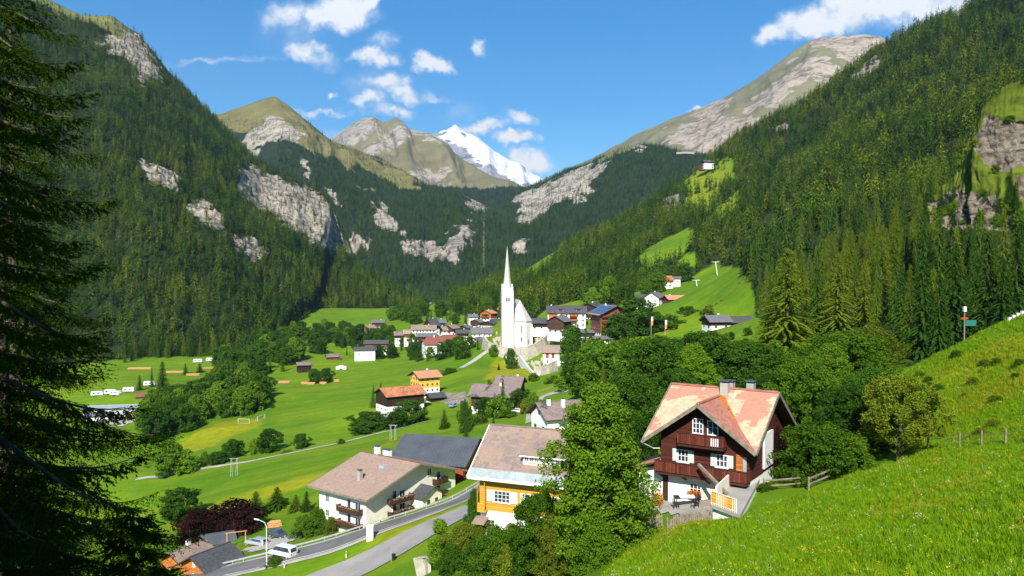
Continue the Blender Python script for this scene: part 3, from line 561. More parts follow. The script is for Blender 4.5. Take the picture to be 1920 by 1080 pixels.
va, fa = loft('rock_bluff', LB, 260, 170, 11, 30, 5, 1.0, 5.5, 40, 0, .35, 20)
hn = 'rock_bluff'; m_ = HILLS[hn]['m']
r7, fr = mask_hill(hn, [[(1822,262),(1850,215),(1885,225),(1930,222),(2100,215),(2100,312),(1925,308),(1870,320),(1842,300)],[(1742,380),(1790,352),(1830,365),(1880,372),(1915,385),(1910,430),(1800,430),(1745,420)],[(1900,330),(2100,320),(2100,380),(1910,370)]], 9, 9, m_)
HILLS[hn]['bare'] = r7; h = HILLS[hn]
va = va.copy(); led = fbm(h['Lu'] / 9, h['Lv'] / 3.5, h['Lu'] * 0, 5, .6, True); rb7 = blur(r7, 4)
va[:, :h['nv'], 1] += 4.5 * rb7 * led; va[:, :h['nv'], 0] += 2.5 * rb7 * fbm(h['Lu'] / 6, h['Lv'] / 6, h['Lu'] * 0 + 4, 4, .6, True); va[:, :h['nv'], 2] += 1.6 * fbm(h['Lu'] / 7, h['Lv'] / 7, h['Lu'] * 0 + 7, 4, .6)
h['P'] = va[:, :h['nv']]
me = np_mesh(hn, va.reshape(-1, 3), fa, [hill_mat(hn, (.02, .03, .01), (.085, .115, .012), (.17, .14, .108), rs=.16, bd=.9, alp_var=.75)], smooth=True)
qb = proj(va); gb = ((qb[..., 1] < 395 + 40 * fbm(va[..., 0] / 8, va[..., 1] / 8, va[..., 2] / 8, 3)) * 1.0); gb = blur(gb, 3)
set_mask(me, fr.ravel(), gb.ravel(), fr.ravel() * 0); tag(link_mesh(hn, me), kind='structure')
# ------------------------------------------------------------------ trees
def quads(c, a, b):
    """diamond faces with centre c and half axes a, b"""
    v = np.stack([c - a, c + b, c + a, c - b], 1).reshape(-1, 3); f = np.arange(len(v)).reshape(-1, 4); return v, f
def rdir(n, r): d = r.normal(size=(n, 3)); return d / np.linalg.norm(d, axis=1)[:, None]
def leaf_crown(seed, H, Rw, base, nclump, nleaf, leaf, env, csize=.95, droop=.25):
    """leaves gathered in clumps through the crown's volume; env(t) is the relative radius at height fraction t"""
    r = np.random.default_rng(seed); C = []
    tries = 0
    while len(C) < nclump and tries < nclump * 40:
        tries += 1
        t = r.uniform(.02, .98); an = r.uniform(0, 2 * math.pi); lob = 1 + .28 * math.sin(an * 3 + seed + t * 5) + .18 * math.sin(an * 5 - t * 9 + seed)
        rad = Rw * env(t) * lob * math.sqrt(r.uniform(.22, 1.0)); p = np.array([math.cos(an) * rad, math.sin(an) * rad, base + t * (H - base)])
        C.append((p, csize * r.uniform(.55, 1.25)))
    vs = []; fs = []; o = 0
    for p, s in C:
        n = int(nleaf * s * s / csize ** 2); d = rdir(n, r); d[:, 2] += .18
        rad = s * r.uniform(.25, 1.0, n) ** .5; c = p + d * rad[:, None] * np.array([1.05, 1.05, .95])
        nr = d * .7 + rdir(n, r) * .9 + np.array([0, 0, .3]); nr /= np.linalg.norm(nr, axis=1)[:, None]
        a = np.cross(nr, rdir(n, r)); a /= np.linalg.norm(a, axis=1)[:, None] + 1e-9; b = np.cross(nr, a)
        L = leaf * r.uniform(.6, 1.35, n)[:, None]
        v, f = quads(c, a * L, b * L * .55); vs.append(v); fs.append(f + o); o += len(v)
    return np.concatenate(vs), np.concatenate(fs), [c[0] for c in C]
def limbs(seed, H, rb, base, tips, lean=.03, n=14, m=0):
    r = random.Random(seed); mb = MB(); pts = []
    k2 = 7
    for i in range(k2 + 1):
        t = i / k2; pts.append(Vector((lean * H * math.sin(t * 2.2 + seed) * .6, lean * H * math.sin(t * 3 + 1 + seed) * .6, t * H * .8 - .6 * (i == 0))))
    for i in range(k2): mb.tube(pts[i], pts[i + 1], rb * (1 - i / k2 * .85) * (1.25 if i == 0 else 1), rb * (1 - (i + 1) / k2 * .85), 8, m)
    for q in r.sample(range(len(tips)), min(n, len(tips))):
        e = Vector(tips[q]); s0 = pts[min(k2, max(1, int((e.z * .62) / (H * .8) * k2)))]
        if (e - s0).length < .3: continue
        mid = s0.lerp(e, .5) + Vector((0, 0, -.06 * (e - s0).length)); mb.tube(s0, mid, rb * .26, rb * .13, 5, m); mb.tube(mid, e, rb * .13, rb * .03, 5, m)
    return mb
ENV = {'round': lambda t: max(.05, math.sin(math.pi * min(1, .12 + t * .86)) ** .62),
       'tall': lambda t: max(.06, (1 - (2 * abs(t - .36)) ** 2.4 * .9) ** .8 if t < .36 else (1 - ((t - .36) / .66) ** 1.9) ** .9 if (t - .36) < .66 else .06),
       'cone': lambda t: max(.08, (1 - t) ** .75 * (1 if t > .1 else .6 + 4 * t)),
       'bush': lambda t: max(.1, math.sqrt(max(0, 1 - (t * .98) ** 2)))}
PROTO = {}
def broad_proto(key, seed, H, Rw, base, nclump, nleaf, leaf, env, mat, rb=.18, csize=.95, bark='bark', n=14, joined=False):
    v, f, tips = leaf_crown(seed, H, Rw, base, nclump, nleaf, leaf, ENV[env], csize)
    lb = limbs(seed, H, rb, base, tips, n=n)
    if joined:
        tv = np.array(lb.v); me = bpy.data.meshes.new(key)
        quadsf = [q for q in lb.f if len(q) == 4]
        av = np.concatenate([v, tv]); af = np.concatenate([f, np.array(quadsf) + len(v)])
        me = np_mesh(key, av, af, [M[mat], M[bark]], [0] * len(f) + [1] * len(quadsf)); PROTO[key] = dict(H=H, R=Rw, one=me)
    else:
        me = np_mesh(key + '_crown', v, f, [M[mat]]); o = lb.build('trunk', M[bark]); tm = o.data; bpy.data.objects.remove(o)
        PROTO[key] = dict(H=H, R=Rw, crown=me, trunk=tm)
def conifer_mesh(seed, H, Rw, rows, per, seg, mat, base=.06, droop=.5, power=.85, gap=.12, trunk=True, width=.16, side=True, spray=0, ssz=.3):
    r = np.random.default_rng(seed); vs = []; fs = []; o = 0
    def addq(p):
        nonlocal o
        vs.append(np.array(p)); fs.append([o, o + 1, o + 2, o + 3]); o += 4
    for i in range(rows):
        t = base + (1 - base) * (i + r.uniform(-.3, .3)) / rows; t = min(max(t, base), .985); z = t * H
        rad = Rw * (1 - t) ** power * (1 if t > base + .12 else .72 + (t - base) * 2.3) + .05 * Rw
        np_ = max(3, int(per * (.45 + .55 * (1 - t)))); ph = r.uniform(0, 6.28)
        for j in range(np_):
            if r.uniform() < gap: continue
            an = ph + 2 * math.pi * (j + r.uniform(-.35, .35)) / np_; L = rad * r.uniform(.65, 1.18)
            d = np.array([math.cos(an), math.sin(an), 0]); s = np.array([-d[1], d[0], 0]); z0 = z + r.uniform(-.25, .25) * H / rows
            pts = [d * (L * q / seg) + np.array([0, 0, z0 + L * .10 * math.sin(q / seg * 3.1) - droop * L * (q / seg) ** 1.4]) for q in range(seg + 1)]
            for q in range(seg):
                w0 = width * L * (1.15 - .75 * q / seg) * (1 if q else .5); w1 = width * L * (1.15 - .75 * (q + 1) / seg) * (1 if q < seg - 1 else .12); dz = np.array([0, 0, -.5 * w0])
                if side:
                    addq([pts[q], pts[q + 1], pts[q + 1] + s * w1 * r.uniform(.8, 1.7) + dz + d * w1 * .8, pts[q] + s * w0 * r.uniform(.7, 1.6) + dz])
                    addq([pts[q], pts[q] - s * w0 * r.uniform(.7, 1.6) + dz, pts[q + 1] - s * w1 * r.uniform(.8, 1.7) + dz + d * w1 * .8, pts[q + 1]])
                for _ in range(spray):
                    c = pts[q] * (1 - (w_ := r.uniform())) + pts[q + 1] * w_ + s * r.normal(0, .9 * w0) + np.array([0, 0, -abs(r.normal(0, .35 * ssz)) - .3 * w0]); z_ = ssz * r.uniform(.5, 1.2); a_ = rdir(1, r)[0] * z_ * .3; b_ = (np.array([0, 0, -.8]) + d * r.uniform(0, .9) + rdir(1, r)[0] * .5) * z_
                    addq([c - a_, c + b_ * .4 + a_ * .3, c + b_, c + b_ * .4 - a_ * .8])
                if not side:
                    addq([pts[q] + s * w0, pts[q] - s * w0, pts[q + 1] - s * w1, pts[q + 1] + s * w1])
    a = np.array([0, 0, H * .93]); w = Rw * .06                     # leader
    for q in range(3):
        an = q * 2.1; s = np.array([math.cos(an), math.sin(an), 0]) * w; addq([a - s, a + s, np.array([0, 0, H]) + s * .1, np.array([0, 0, H]) - s * .1])
    nf = len(fs)
    if trunk:
        rb = H * .012 + .05; n = 6; b0 = o
        ring = lambda z, rr: [np.array([rr * math.cos(2 * math.pi * j / n), rr * math.sin(2 * math.pi * j / n), z]) for j in range(n)]
        for z, rr in ((-1.0, rb * 1.2), (H * .93, rb * .12)): vs.append(np.array(ring(z, rr)))
        for j in range(n): fs.append([b0 + j, b0 + (j + 1) % n, b0 + n + (j + 1) % n, b0 + n + j])
    return np.concatenate(vs), np.array(fs), nf
def conifer_proto(key, seed, H, Rw, rows, per, seg, mat, joined=False, **kw):
    v, f, nf = conifer_mesh(seed, H, Rw, rows, per, seg, mat, **kw)
    if joined or not kw.get('trunk', True):
        PROTO[key] = dict(H=H, R=Rw, one=np_mesh(key, v, f, [M[mat], M['bark']], [0] * nf + [1] * (len(f) - nf)))
    else:
        tf = f[nf:]; lo = tf.min()
        PROTO[key] = dict(H=H, R=Rw, crown=np_mesh(key + '_crown', v[:lo], f[:nf], [M[mat]]), trunk=np_mesh(key + '_trunk', v[lo:], tf - lo, [M['bark']]))
# near, middle-distance and far kinds
broad_proto('near_tall', 1, 14, 3.0, .6, 430, 115, .12, 'tall', 'leaf_mid', .2, .58)
broad_proto('near_tall_bright', 2, 14, 3.0, .6, 360, 110, .12, 'tall', 'leaf_bright', .2, .58)
broad_proto('near_round', 3, 12, 5.2, 1.6, 430, 100, .15, 'round', 'leaf', .24, .72)
broad_proto('near_round_dark', 4, 12, 5.2, 1.4, 430, 100, .15, 'round', 'leaf_dark', .24, .72)
broad_proto('near_olive', 5, 9, 4.4, 2.4, 300, 90, .13, 'round', 'leaf_olive', .2, .62, 'bark')
broad_proto('near_bush', 6, 4.5, 2.6, .2, 200, 110, .10, 'bush', 'leaf', .08, .45)
broad_proto('near_bush_dark', 7, 4.5, 2.6, .2, 200, 110, .10, 'bush', 'leaf_dark', .08, .45)
broad_proto('near_bush_olive', 8, 4.5, 2.6, .2, 190, 110, .10, 'bush', 'leaf_olive', .08, .45)
broad_proto('near_plum', 9, 7, 3.2, .6, 90, 220, .12, 'round', 'leaf_plum', .14, .85)
broad_proto('near_sapling', 10, 6, 1.7, .4, 60, 240, .10, 'cone', 'leaf_bright', .06, .55)
broad_proto('mid_round', 11, 10, 4.3, .6, 170, 60, .27, 'round', 'leaf', .22, .85, n=6)
broad_proto('mid_dark', 12, 10, 4.0, .6, 170, 60, .27, 'round', 'leaf_dark', .22, .85, n=6)
broad_proto('mid_bright', 13, 9, 3.4, .6, 140, 60, .25, 'tall', 'leaf_bright', .2, .75, n=6)
broad_proto('mid_plum', 14, 7, 3.6, .5, 60, 95, .26, 'round', 'leaf_plum', .2, 1.0, n=6)
broad_proto('mid_bush', 15, 3.5, 2.4, .1, 36, 80, .24, 'bush', 'leaf', .1, .8, n=4)
broad_proto('mid_bush_olive', 16, 3.5, 2.4, .1, 36, 80, .24, 'bush', 'leaf_olive', .1, .8, n=4)
conifer_proto('mid_spruce', 21, 24, 4.2, 40, 11, 5, 'needle', width=.085, spray=3, ssz=.55)
conifer_proto('mid_spruce_b', 22, 24, 3.8, 42, 10, 5, 'needle_mid', droop=.55, width=.085, spray=3, ssz=.5)
conifer_proto('mid_larch', 23, 24, 4.6, 40, 11, 5, 'needle_larch', droop=.3, gap=.2, width=.07, spray=4, ssz=.5)
conifer_proto('low_spruce', 25, 22, 3.9, 17, 9, 2, 'needle', joined=True, width=.15, spray=3, ssz=.9)
conifer_proto('low_spruce_b', 26, 22, 3.6, 18, 8, 2, 'needle_mid', joined=True, width=.15, spray=3, ssz=.9)
conifer_proto('low_larch', 27, 22, 4.2, 16, 9, 2, 'needle_larch', joined=True, width=.14, droop=.3, spray=4, ssz=.9)
for i, (mt, rw) in enumerate((('far_a', 4.6), ('far_b', 4.8), ('far_c', 5.2), ('needle_hazed', 4.4))):
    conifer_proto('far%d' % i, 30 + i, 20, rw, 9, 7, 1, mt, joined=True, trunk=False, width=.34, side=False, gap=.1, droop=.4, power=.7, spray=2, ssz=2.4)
broad_proto('far_broad', 41, 11, 5, .4, 34, 26, .75, 'round', 'leaf', .2, 1.5, n=0, joined=True)
def plant(key, pos, H, name, label, cat='tree', group=None, wide=1.0, rz=None):
    p = PROTO[key]; s = H / p['H']; rz = rnd.uniform(0, 6.28) if rz is None else rz
    sc = (s * wide, s * wide, s)
    if 'one' in p: o = link_mesh(name, p['one']); o.location = pos; o.rotation_euler = (0, 0, rz); o.scale = sc
    else:
        o = empty(name, pos, rz); o.scale = sc
        c = link_mesh('crown', p['crown'], o); t = link_mesh('trunk', p['trunk'], o)
    return tag(o, label, cat, group)
def tree_at(key, px, top, base, name, label, D=None, group=None, width=None, cat='tree', sink=.3):
    b = gp(px, base) if D is None else at(px, base, D)
    zg = float(Z(b[0], b[1])[0]); H = max(.6, at(px, top, b[1])[2] - zg); b = (b[0], b[1], zg); p = PROTO[key]
    wide = 1.0 if width is None else (width / FPX * b[1]) / (2.05 * p['R'] * H / p['H'])
    return plant(key, (b[0], b[1], b[2] - sink), H, name, label, cat, group, wide)
# ------------------------------------------------------------------ the woods: the nearest trees are things, the far wood is one mass
def sample_hill(name, n, r, bare_thr=.5, top=1.0, keep=None, crag=False):
    h = HILLS[name]; P = h['P']; nu, nv = P.shape[:2]
    e1 = P[1:, :-1] - P[:-1, :-1]; e2 = P[:-1, 1:] - P[:-1, :-1]; ar = np.linalg.norm(np.cross(e1, e2), axis=2)
    ar = ar * (np.maximum(h['bare'][:-1, :-1], h['bare'][1:, 1:]) < bare_thr); ar[:, int(top * (nv - 1)):] = 0
    if crag: ar = ar * (h['bare'][:-1, :-1] > .5)
    if keep is not None: ar = ar * keep(proj(P)[:-1, :-1])
    c = np.cumsum(ar.ravel()); k_ = np.searchsorted(c, r.uniform(0, c[-1], n)); i, j = np.divmod(k_, nv - 1)
    a, b = r.uniform(size=(2, n, 1)); return P[i, j] * (1 - a) * (1 - b) + P[i + 1, j] * a * (1 - b) + P[i, j + 1] * (1 - a) * b + P[i + 1, j + 1] * a * b
FR = np.random.default_rng(5)
near_pts = []
def larchy(p): return fbm(p[:, 0] / 90, p[:, 1] / 90, p[:, 2] / 90, 3)
pts = []; hs = []; kd = []
def add(p, hmin, hmax, weights, kidx=(0, 1, 2, 3, 4)):
    q = larchy(p) * 1.5 + FR.uniform(-.3, .3, len(p)); w = np.cumsum(weights) / np.sum(weights)
    u = np.clip(.5 + q * .8, 0, .999); pts.append(p); hs.append(FR.uniform(hmin, hmax, len(p)) * FR.uniform(.6, 1.2, len(p)) * (1 + .35 * np.clip(larchy(p * 2.3) * 2, -1, 1))); kd.append(np.array(kidx)[np.searchsorted(w, u)])
add(sample_hill('left_mountain', 21000, FR), 8, 19, [1.3, 2.2, 1.8])
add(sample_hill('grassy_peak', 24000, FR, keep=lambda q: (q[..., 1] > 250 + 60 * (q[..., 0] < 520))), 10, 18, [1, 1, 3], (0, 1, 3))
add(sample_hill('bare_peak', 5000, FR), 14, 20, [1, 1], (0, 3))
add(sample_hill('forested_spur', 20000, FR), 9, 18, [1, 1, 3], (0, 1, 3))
# spruces standing scattered in the crags and along the tree line
h1 = sample_hill('left_mountain', 1100, FR, 2.0, crag=True); add(h1, 5, 12, [1, 2, 1])
h2 = sample_hill('grassy_peak', 1500, FR, 2.0, keep=lambda q: q[..., 1] > 225, crag=True); add(h2, 6, 12, [1, 1, 2], (0, 1, 3))
h3 = sample_hill('forested_spur', 1100, FR, 2.0, crag=True); add(h3, 6, 12, [1, 1, 2], (0, 1, 3))
h4 = sample_hill('scree_peak', 5000, FR, 2.0, keep=lambda q: 1.0 * (q[..., 1] > 238) * (q[..., 0] > 1230)) if 0 else None
# right-hand mountainside
n = 46000
yy_ = np.sqrt(FR.uniform(150 ** 2, 1750 ** 2, n)); xx_ = yy_ * FR.uniform(-.12, .78, n); zz_ = Z(xx_, yy_); q = proj(np.stack([xx_, yy_, zz_], -1))
okm = inpoly(q, FOREST_R)
for i, m_ in enumerate(MEADOW_R): okm &= ~(inpoly(q, m_) & (FR.uniform(size=n) < (.80 if 3 <= i <= 5 else 1)))
for m_ in ROCK_R: okm &= ~(inpoly(q, m_) & (FR.uniform(size=n) < .8))
okm &= ~inpoly(q, [(1740, 280), (1920, 130), (2100, 90), (2100, 480), (1740, 440)]) | (yy_ > 330)
okm &= FR.uniform(size=n) < np.clip(yy_ / 520, .22, 1) * .95 + 0
rp_ = np.stack([xx_, yy_, zz_], -1)[okm]
# nearest first, kept apart from one another
o_ = np.argsort(rp_[:, 1]); rp_ = rp_[o_]; keepn = []
for p in rp_:
    if len(keepn) >= 250 or p[1] > 620: break
    qx = proj(p)
    if qx[0] > 1990 or qx[0] < 850: continue
    if all((p[0] - a[0]) ** 2 + (p[1] - a[1]) ** 2 > (5.2 + p[1] * .006) ** 2 for a in keepn[-150:]): keepn.append(p)
ylim = keepn[-1][1]
far_r = rp_[rp_[:, 1] > ylim]
add(far_r, 11, 22, [1.6, 2.0, 1.8, 0, .7])
pts_ = np.concatenate(pts); hs_ = np.concatenate(hs); kd_ = np.concatenate(kd)
NEAR_FOREST = keepn
def scatter_object(name, P, S, idx, protos, label=None, group=None, tilt=.06, wide=.25):
    me = bpy.data.meshes.new(name); me.vertices.add(len(P)); me.vertices.foreach_set('co', np.asarray(P, np.float32).ravel())
    r = np.random.default_rng(len(P))
    rot = np.stack([r.uniform(-tilt, tilt, len(P)), r.uniform(-tilt, tilt, len(P)), r.uniform(0, 6.283, len(P))], -1)
    a = me.attributes.new('rot', 'FLOAT_VECTOR', 'POINT'); a.data.foreach_set('vector', rot.astype(np.float32).ravel())
    w = S * r.uniform(1 - wide, 1 + wide, len(P)); scl = np.stack([w, w, S], -1)
    a = me.attributes.new('scl', 'FLOAT_VECTOR', 'POINT'); a.data.foreach_set('vector', scl.astype(np.float32).ravel())
    a = me.attributes.new('kid', 'INT', 'POINT'); a.data.foreach_set('value', np.asarray(idx, np.int32))
    coll = bpy.data.collections.new(name + '_kinds')
    for i, pm in enumerate(protos): coll.objects.link(bpy.data.objects.new('%s_kind_%02d' % (name, i), pm))
    ng = bpy.data.node_groups.new(name + '_scatter', 'GeometryNodeTree')
    ng.interface.new_socket('Geometry', in_out='INPUT', socket_type='NodeSocketGeometry'); ng.interface.new_socket('Geometry', in_out='OUTPUT', socket_type='NodeSocketGeometry')
    N = ng.nodes; gi = N.new('NodeGroupInput'); go = N.new('NodeGroupOutput'); ip = N.new('GeometryNodeInstanceOnPoints'); ci = N.new('GeometryNodeCollectionInfo')
    ci.inputs['Collection'].default_value = coll; ci.inputs['Separate Children'].default_value = True; ci.inputs['Reset Children'].default_value = True
    def attr(nm, ty):
        q = N.new('GeometryNodeInputNamedAttribute'); q.data_type = ty; q.inputs['Name'].default_value = nm; return q.outputs['Attribute']
    mp = N.new('GeometryNodeMeshToPoints'); ng.links.new(gi.outputs[0], mp.inputs[0]); ng.links.new(mp.outputs[0], ip.inputs['Points'])
    ng.links.new(ci.outputs[0], ip.inputs['Instance']); ip.inputs['Pick Instance'].default_value = True
    ng.links.new(attr('kid', 'INT'), ip.inputs['Instance Index'])
    e2r = N.new('FunctionNodeEulerToRotation'); ng.links.new(attr('rot', 'FLOAT_VECTOR'), e2r.inputs[0]); ng.links.new(e2r.outputs[0], ip.inputs['Rotation'])
    ng.links.new(attr('scl', 'FLOAT_VECTOR'), ip.inputs['Scale']); ng.links.new(ip.outputs[0], go.inputs[0])
    o = link_mesh(name, me); md = o.modifiers.new('scatter', 'NODES'); md.node_group = ng
    tag(o, label, None, None, 'stuff'); return o
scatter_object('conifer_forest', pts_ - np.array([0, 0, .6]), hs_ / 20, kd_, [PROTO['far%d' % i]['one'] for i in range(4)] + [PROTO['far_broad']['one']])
FG = 'conifers of the near wood on the right slope'
FL = {'mid_spruce': 'tall dark spruce in the dense wood on the right slope', 'mid_spruce_b': 'tall mid green fir in the dense wood on the right slope', 'mid_larch': 'tall yellow green larch in the dense wood on the right slope',
      'low_spruce': 'dark spruce higher in the wood on the right slope', 'low_spruce_b': 'mid green fir higher in the wood on the right slope', 'low_larch': 'yellow green larch higher in the wood on the right slope'}
NF = np.array(NEAR_FOREST); lv = larchy(NF)
for p, l_ in zip(NEAR_FOREST, lv):
    u = l_ * 1.3 + rnd.uniform(-.28, .28); nr = p[1] < 400
    qx = proj(p)[0]
    if 1500 < qx < 1790 and p[1] < 380: u += .25
    kind = ('mid_' if nr else 'low_') + ('larch' if u > .16 else 'spruce_b' if u > -.12 else 'spruce')
    plant(kind, (p[0], p[1], p[2] - .5), rnd.uniform(17, 25), 'larch_tree' if 'larch' in kind else 'spruce_tree', FL[kind], 'tree', FG + (' - larches' if 'larch' in kind else ' - dark spruces' if not kind.endswith('_b') else ' - green firs') + ('' if nr else ', upper edge'), rnd.uniform(.8, 1.15))
# ------------------------------------------------------------------ houses
def window_part(root, p, t, n, w, h, frame='win_white', shut=None, mull=(1, 1), detail=True, name='window'):
    """p = centre on the wall, t = along the wall, n = outward"""
    p = Vector(p); t = Vector(t); n = Vector(n); z = Vector((0, 0, 1)); mb = MB()
    def slab(a0, a1, b0, b1, d0, d1, q=0, m=mb):
        c = [p + t * a + z * b + n * d0 for a, b in ((a0, b0), (a1, b0), (a1, b1), (a0, b1))]; m.prism(c, n * (d1 - d0), q)
    if not detail:
        slab(-w / 2, w / 2, -h / 2, h / 2, -.05, .05); return mb.build(name, M['glass'] if frame == 'glass' else M[frame], root)
    e = .075
    slab(-w / 2, w / 2, h / 2 - e, h / 2, -.02, .07); slab(-w / 2, w / 2, -h / 2, -h / 2 + e, -.02, .07)
    slab(-w / 2, -w / 2 + e, -h / 2 + e, h / 2 - e, -.02, .07); slab(w / 2 - e, w / 2, -h / 2 + e, h / 2 - e, -.02, .07)
    for i in range(mull[0]): x = -w / 2 + w * (i + 1) / (mull[0] + 1); slab(x - .028, x + .028, -h / 2 + e, h / 2 - e, 0, .055)
    for i in range(mull[1]): y = -h / 2 + h * (i + 1) / (mull[1] + 1); slab(-w / 2 + e, w / 2 - e, y - .022, y + .022, 0, .05)
    f = mb.build(name, M[frame], root)
    g = MB(); slab(-w / 2 + e, w / 2 - e, -h / 2 + e, h / 2 - e, -.04, .02, 0, g); g.build('pane', M['glass'], f)
    sl = MB(); slab(-w / 2 - .08, w / 2 + .08, -h / 2 - .07, -h / 2 - .003, 0, .16, 0, sl); sl.build('sill', M[frame], f)
    if shut:
        for s in (-1, 1):
            m2 = MB(); a0 = s * (w / 2 + .02); a1 = s * (w / 2 + w * .46); a0, a1 = min(a0, a1), max(a0, a1)
            slab(a0, a1, -h / 2, h / 2, .01, .06, 0, m2)
            for i in range(7): y = -h / 2 + h * (i + .5) / 7; slab(a0 + .06, a1 - .06, y - .03, y + .02, .06, .085, 0, m2)
            m2.build('shutter', M[shut], root)
    return f
def balcony_part(root, p, t, n, w, d, rail='red_brown', flowers=False, h=.95):
    p = Vector(p); t = Vector(t); n = Vector(n); z = Vector((0, 0, 1)); m = MB()
    def sl(a0, a1, b0, b1, z0, z1, q=0, m=m):
        m.prism([p + t * a + n * b + z * z0 for a, b in ((a0, b0), (a1, b0), (a1, b1), (a0, b1))], z * (z1 - z0), q)
    sl(-w / 2, w / 2, 0, d, -.16, 0); b = m.build('balcony', M['wood_dark'], root)
    r = MB()
    sl(-w / 2, w / 2, d - .05, d, .08, h, 0, r)
    for s in (-1, 1): a = s * w / 2; sl(min(a, a - s * .05), max(a, a - s * .05), .02, d - .053, .08, h, 0, r)
    r.build('railing', M[rail], b)
    r = MB(); sl(-w / 2 - .05, w / 2 + .05, d - .09, d + .05, h + .003, h + .07, 0, r); r.build('handrail', M['wood_dark'], b)
    if flowers:
        q = np.random.default_rng(int(abs(p.x * 7 + p.z * 13 + w * 3)) + 1); nn = int(w * 60)
        c = np.array([p + n * (d + .10) + z * (h * .9)])[0] + np.outer(q.uniform(-w / 2, w / 2, nn), np.array(t)) + np.outer(q.uniform(-.12, .12, nn), np.array(n)) + np.outer(q.uniform(-.15, .2, nn), [0, 0, 1])
        v, f = quads(c, rdir(nn, q) * .07, rdir(nn, q) * .07)
        fm = np_mesh('flowers', v, f, [M['flower_red'], M['flower_white'], M['leaf']], q.integers(0, 3, len(f)))
        link_mesh('flowers', fm, b)
    return b
def chimney_part(root, x, y, z0, z1, w=.6, d=.6, mat='white', cap='metal_grey'):
    m = MB(); m.box(x - w / 2, y - d / 2, z0, x + w / 2, y + d / 2, z1); c = m.build('chimney', M[mat], root)
    m = MB(); m.box(x - w / 2 - .08, y - d / 2 - .08, z1 + .16, x + w / 2 + .08, y + d / 2 + .08, z1 + .24)
    for sx in (-1, 1):
        for sy in (-1, 1): m.box(x + sx * w * .38 - .05, y + sy * d * .38 - .05, z1, x + sx * w * .38 + .05, y + sy * d * .38 + .05, z1 + .158)
    m.build('chimney_cap', M[cap], c); return c
def gable_roof(root, L, Wd, h, rise, ov, og, mat, edge='soffit', th=.22, name='roof', x0=None, cap=True):
    """gable roof along x, centred on the origin"""
    s = rise / (Wd / 2); ze = h - ov * s; ye = Wd / 2 + ov; xe = L / 2 + og; m = MB()
    for sg in (-1, 1):
        a = [(-xe, sg * ye, ze), (xe, sg * ye, ze), (xe, 0, h + rise), (-xe, 0, h + rise)]
        up = Vector((0, sg * s, 1)).normalized() * th
        n = len(m.v); A = [Vector(p) for p in a]; B = [p + up for p in A]; B[2].y = B[3].y = 0; B[2].z = B[3].z = h + rise + th * math.sqrt(1 + s * s)
        m.v += [tuple(p) for p in A + B]
        m.f += [[n, n + 1, n + 2, n + 3]]; m.m += [1]
        m.f += [[n + 4, n + 5, n + 6, n + 7]]; m.m += [0]
        for i, j in ((0, 1), (1, 2), (3, 0)): m.f += [[n + i, n + j, n + 4 + j, n + 4 + i]]; m.m += [1]
    if cap: m.beam((-xe - .02, 0, h + rise + th * math.sqrt(1 + s * s) + .02), (xe + .02, 0, h + rise + th * math.sqrt(1 + s * s) + .02), .3, .1, 0)
    return m.build(name, [M[mat], M[edge]], root)
def pent_wall(root, L, Wd, z0, h, rise, mat, grow=0.0, name='wall', sub=.12):
    m = MB(); a = L / 2 + grow; b = Wd / 2 + grow; s = rise / (Wd / 2)
    m.prism([(-a, -b, z0), (-a, b, z0), (-a, b, h - sub), (-a, 0, h + rise - sub), (-a, -b, h - sub)], (2 * a, 0, 0)); return m.build(name, M[mat], root)
DIRS = {'f': ((1, 0, 0), (0, -1, 0)), 'b': ((-1, 0, 0), (0, 1, 0)), 'l': ((0, -1, 0), (-1, 0, 0)), 'r': ((0, 1, 0), (1, 0, 0))}
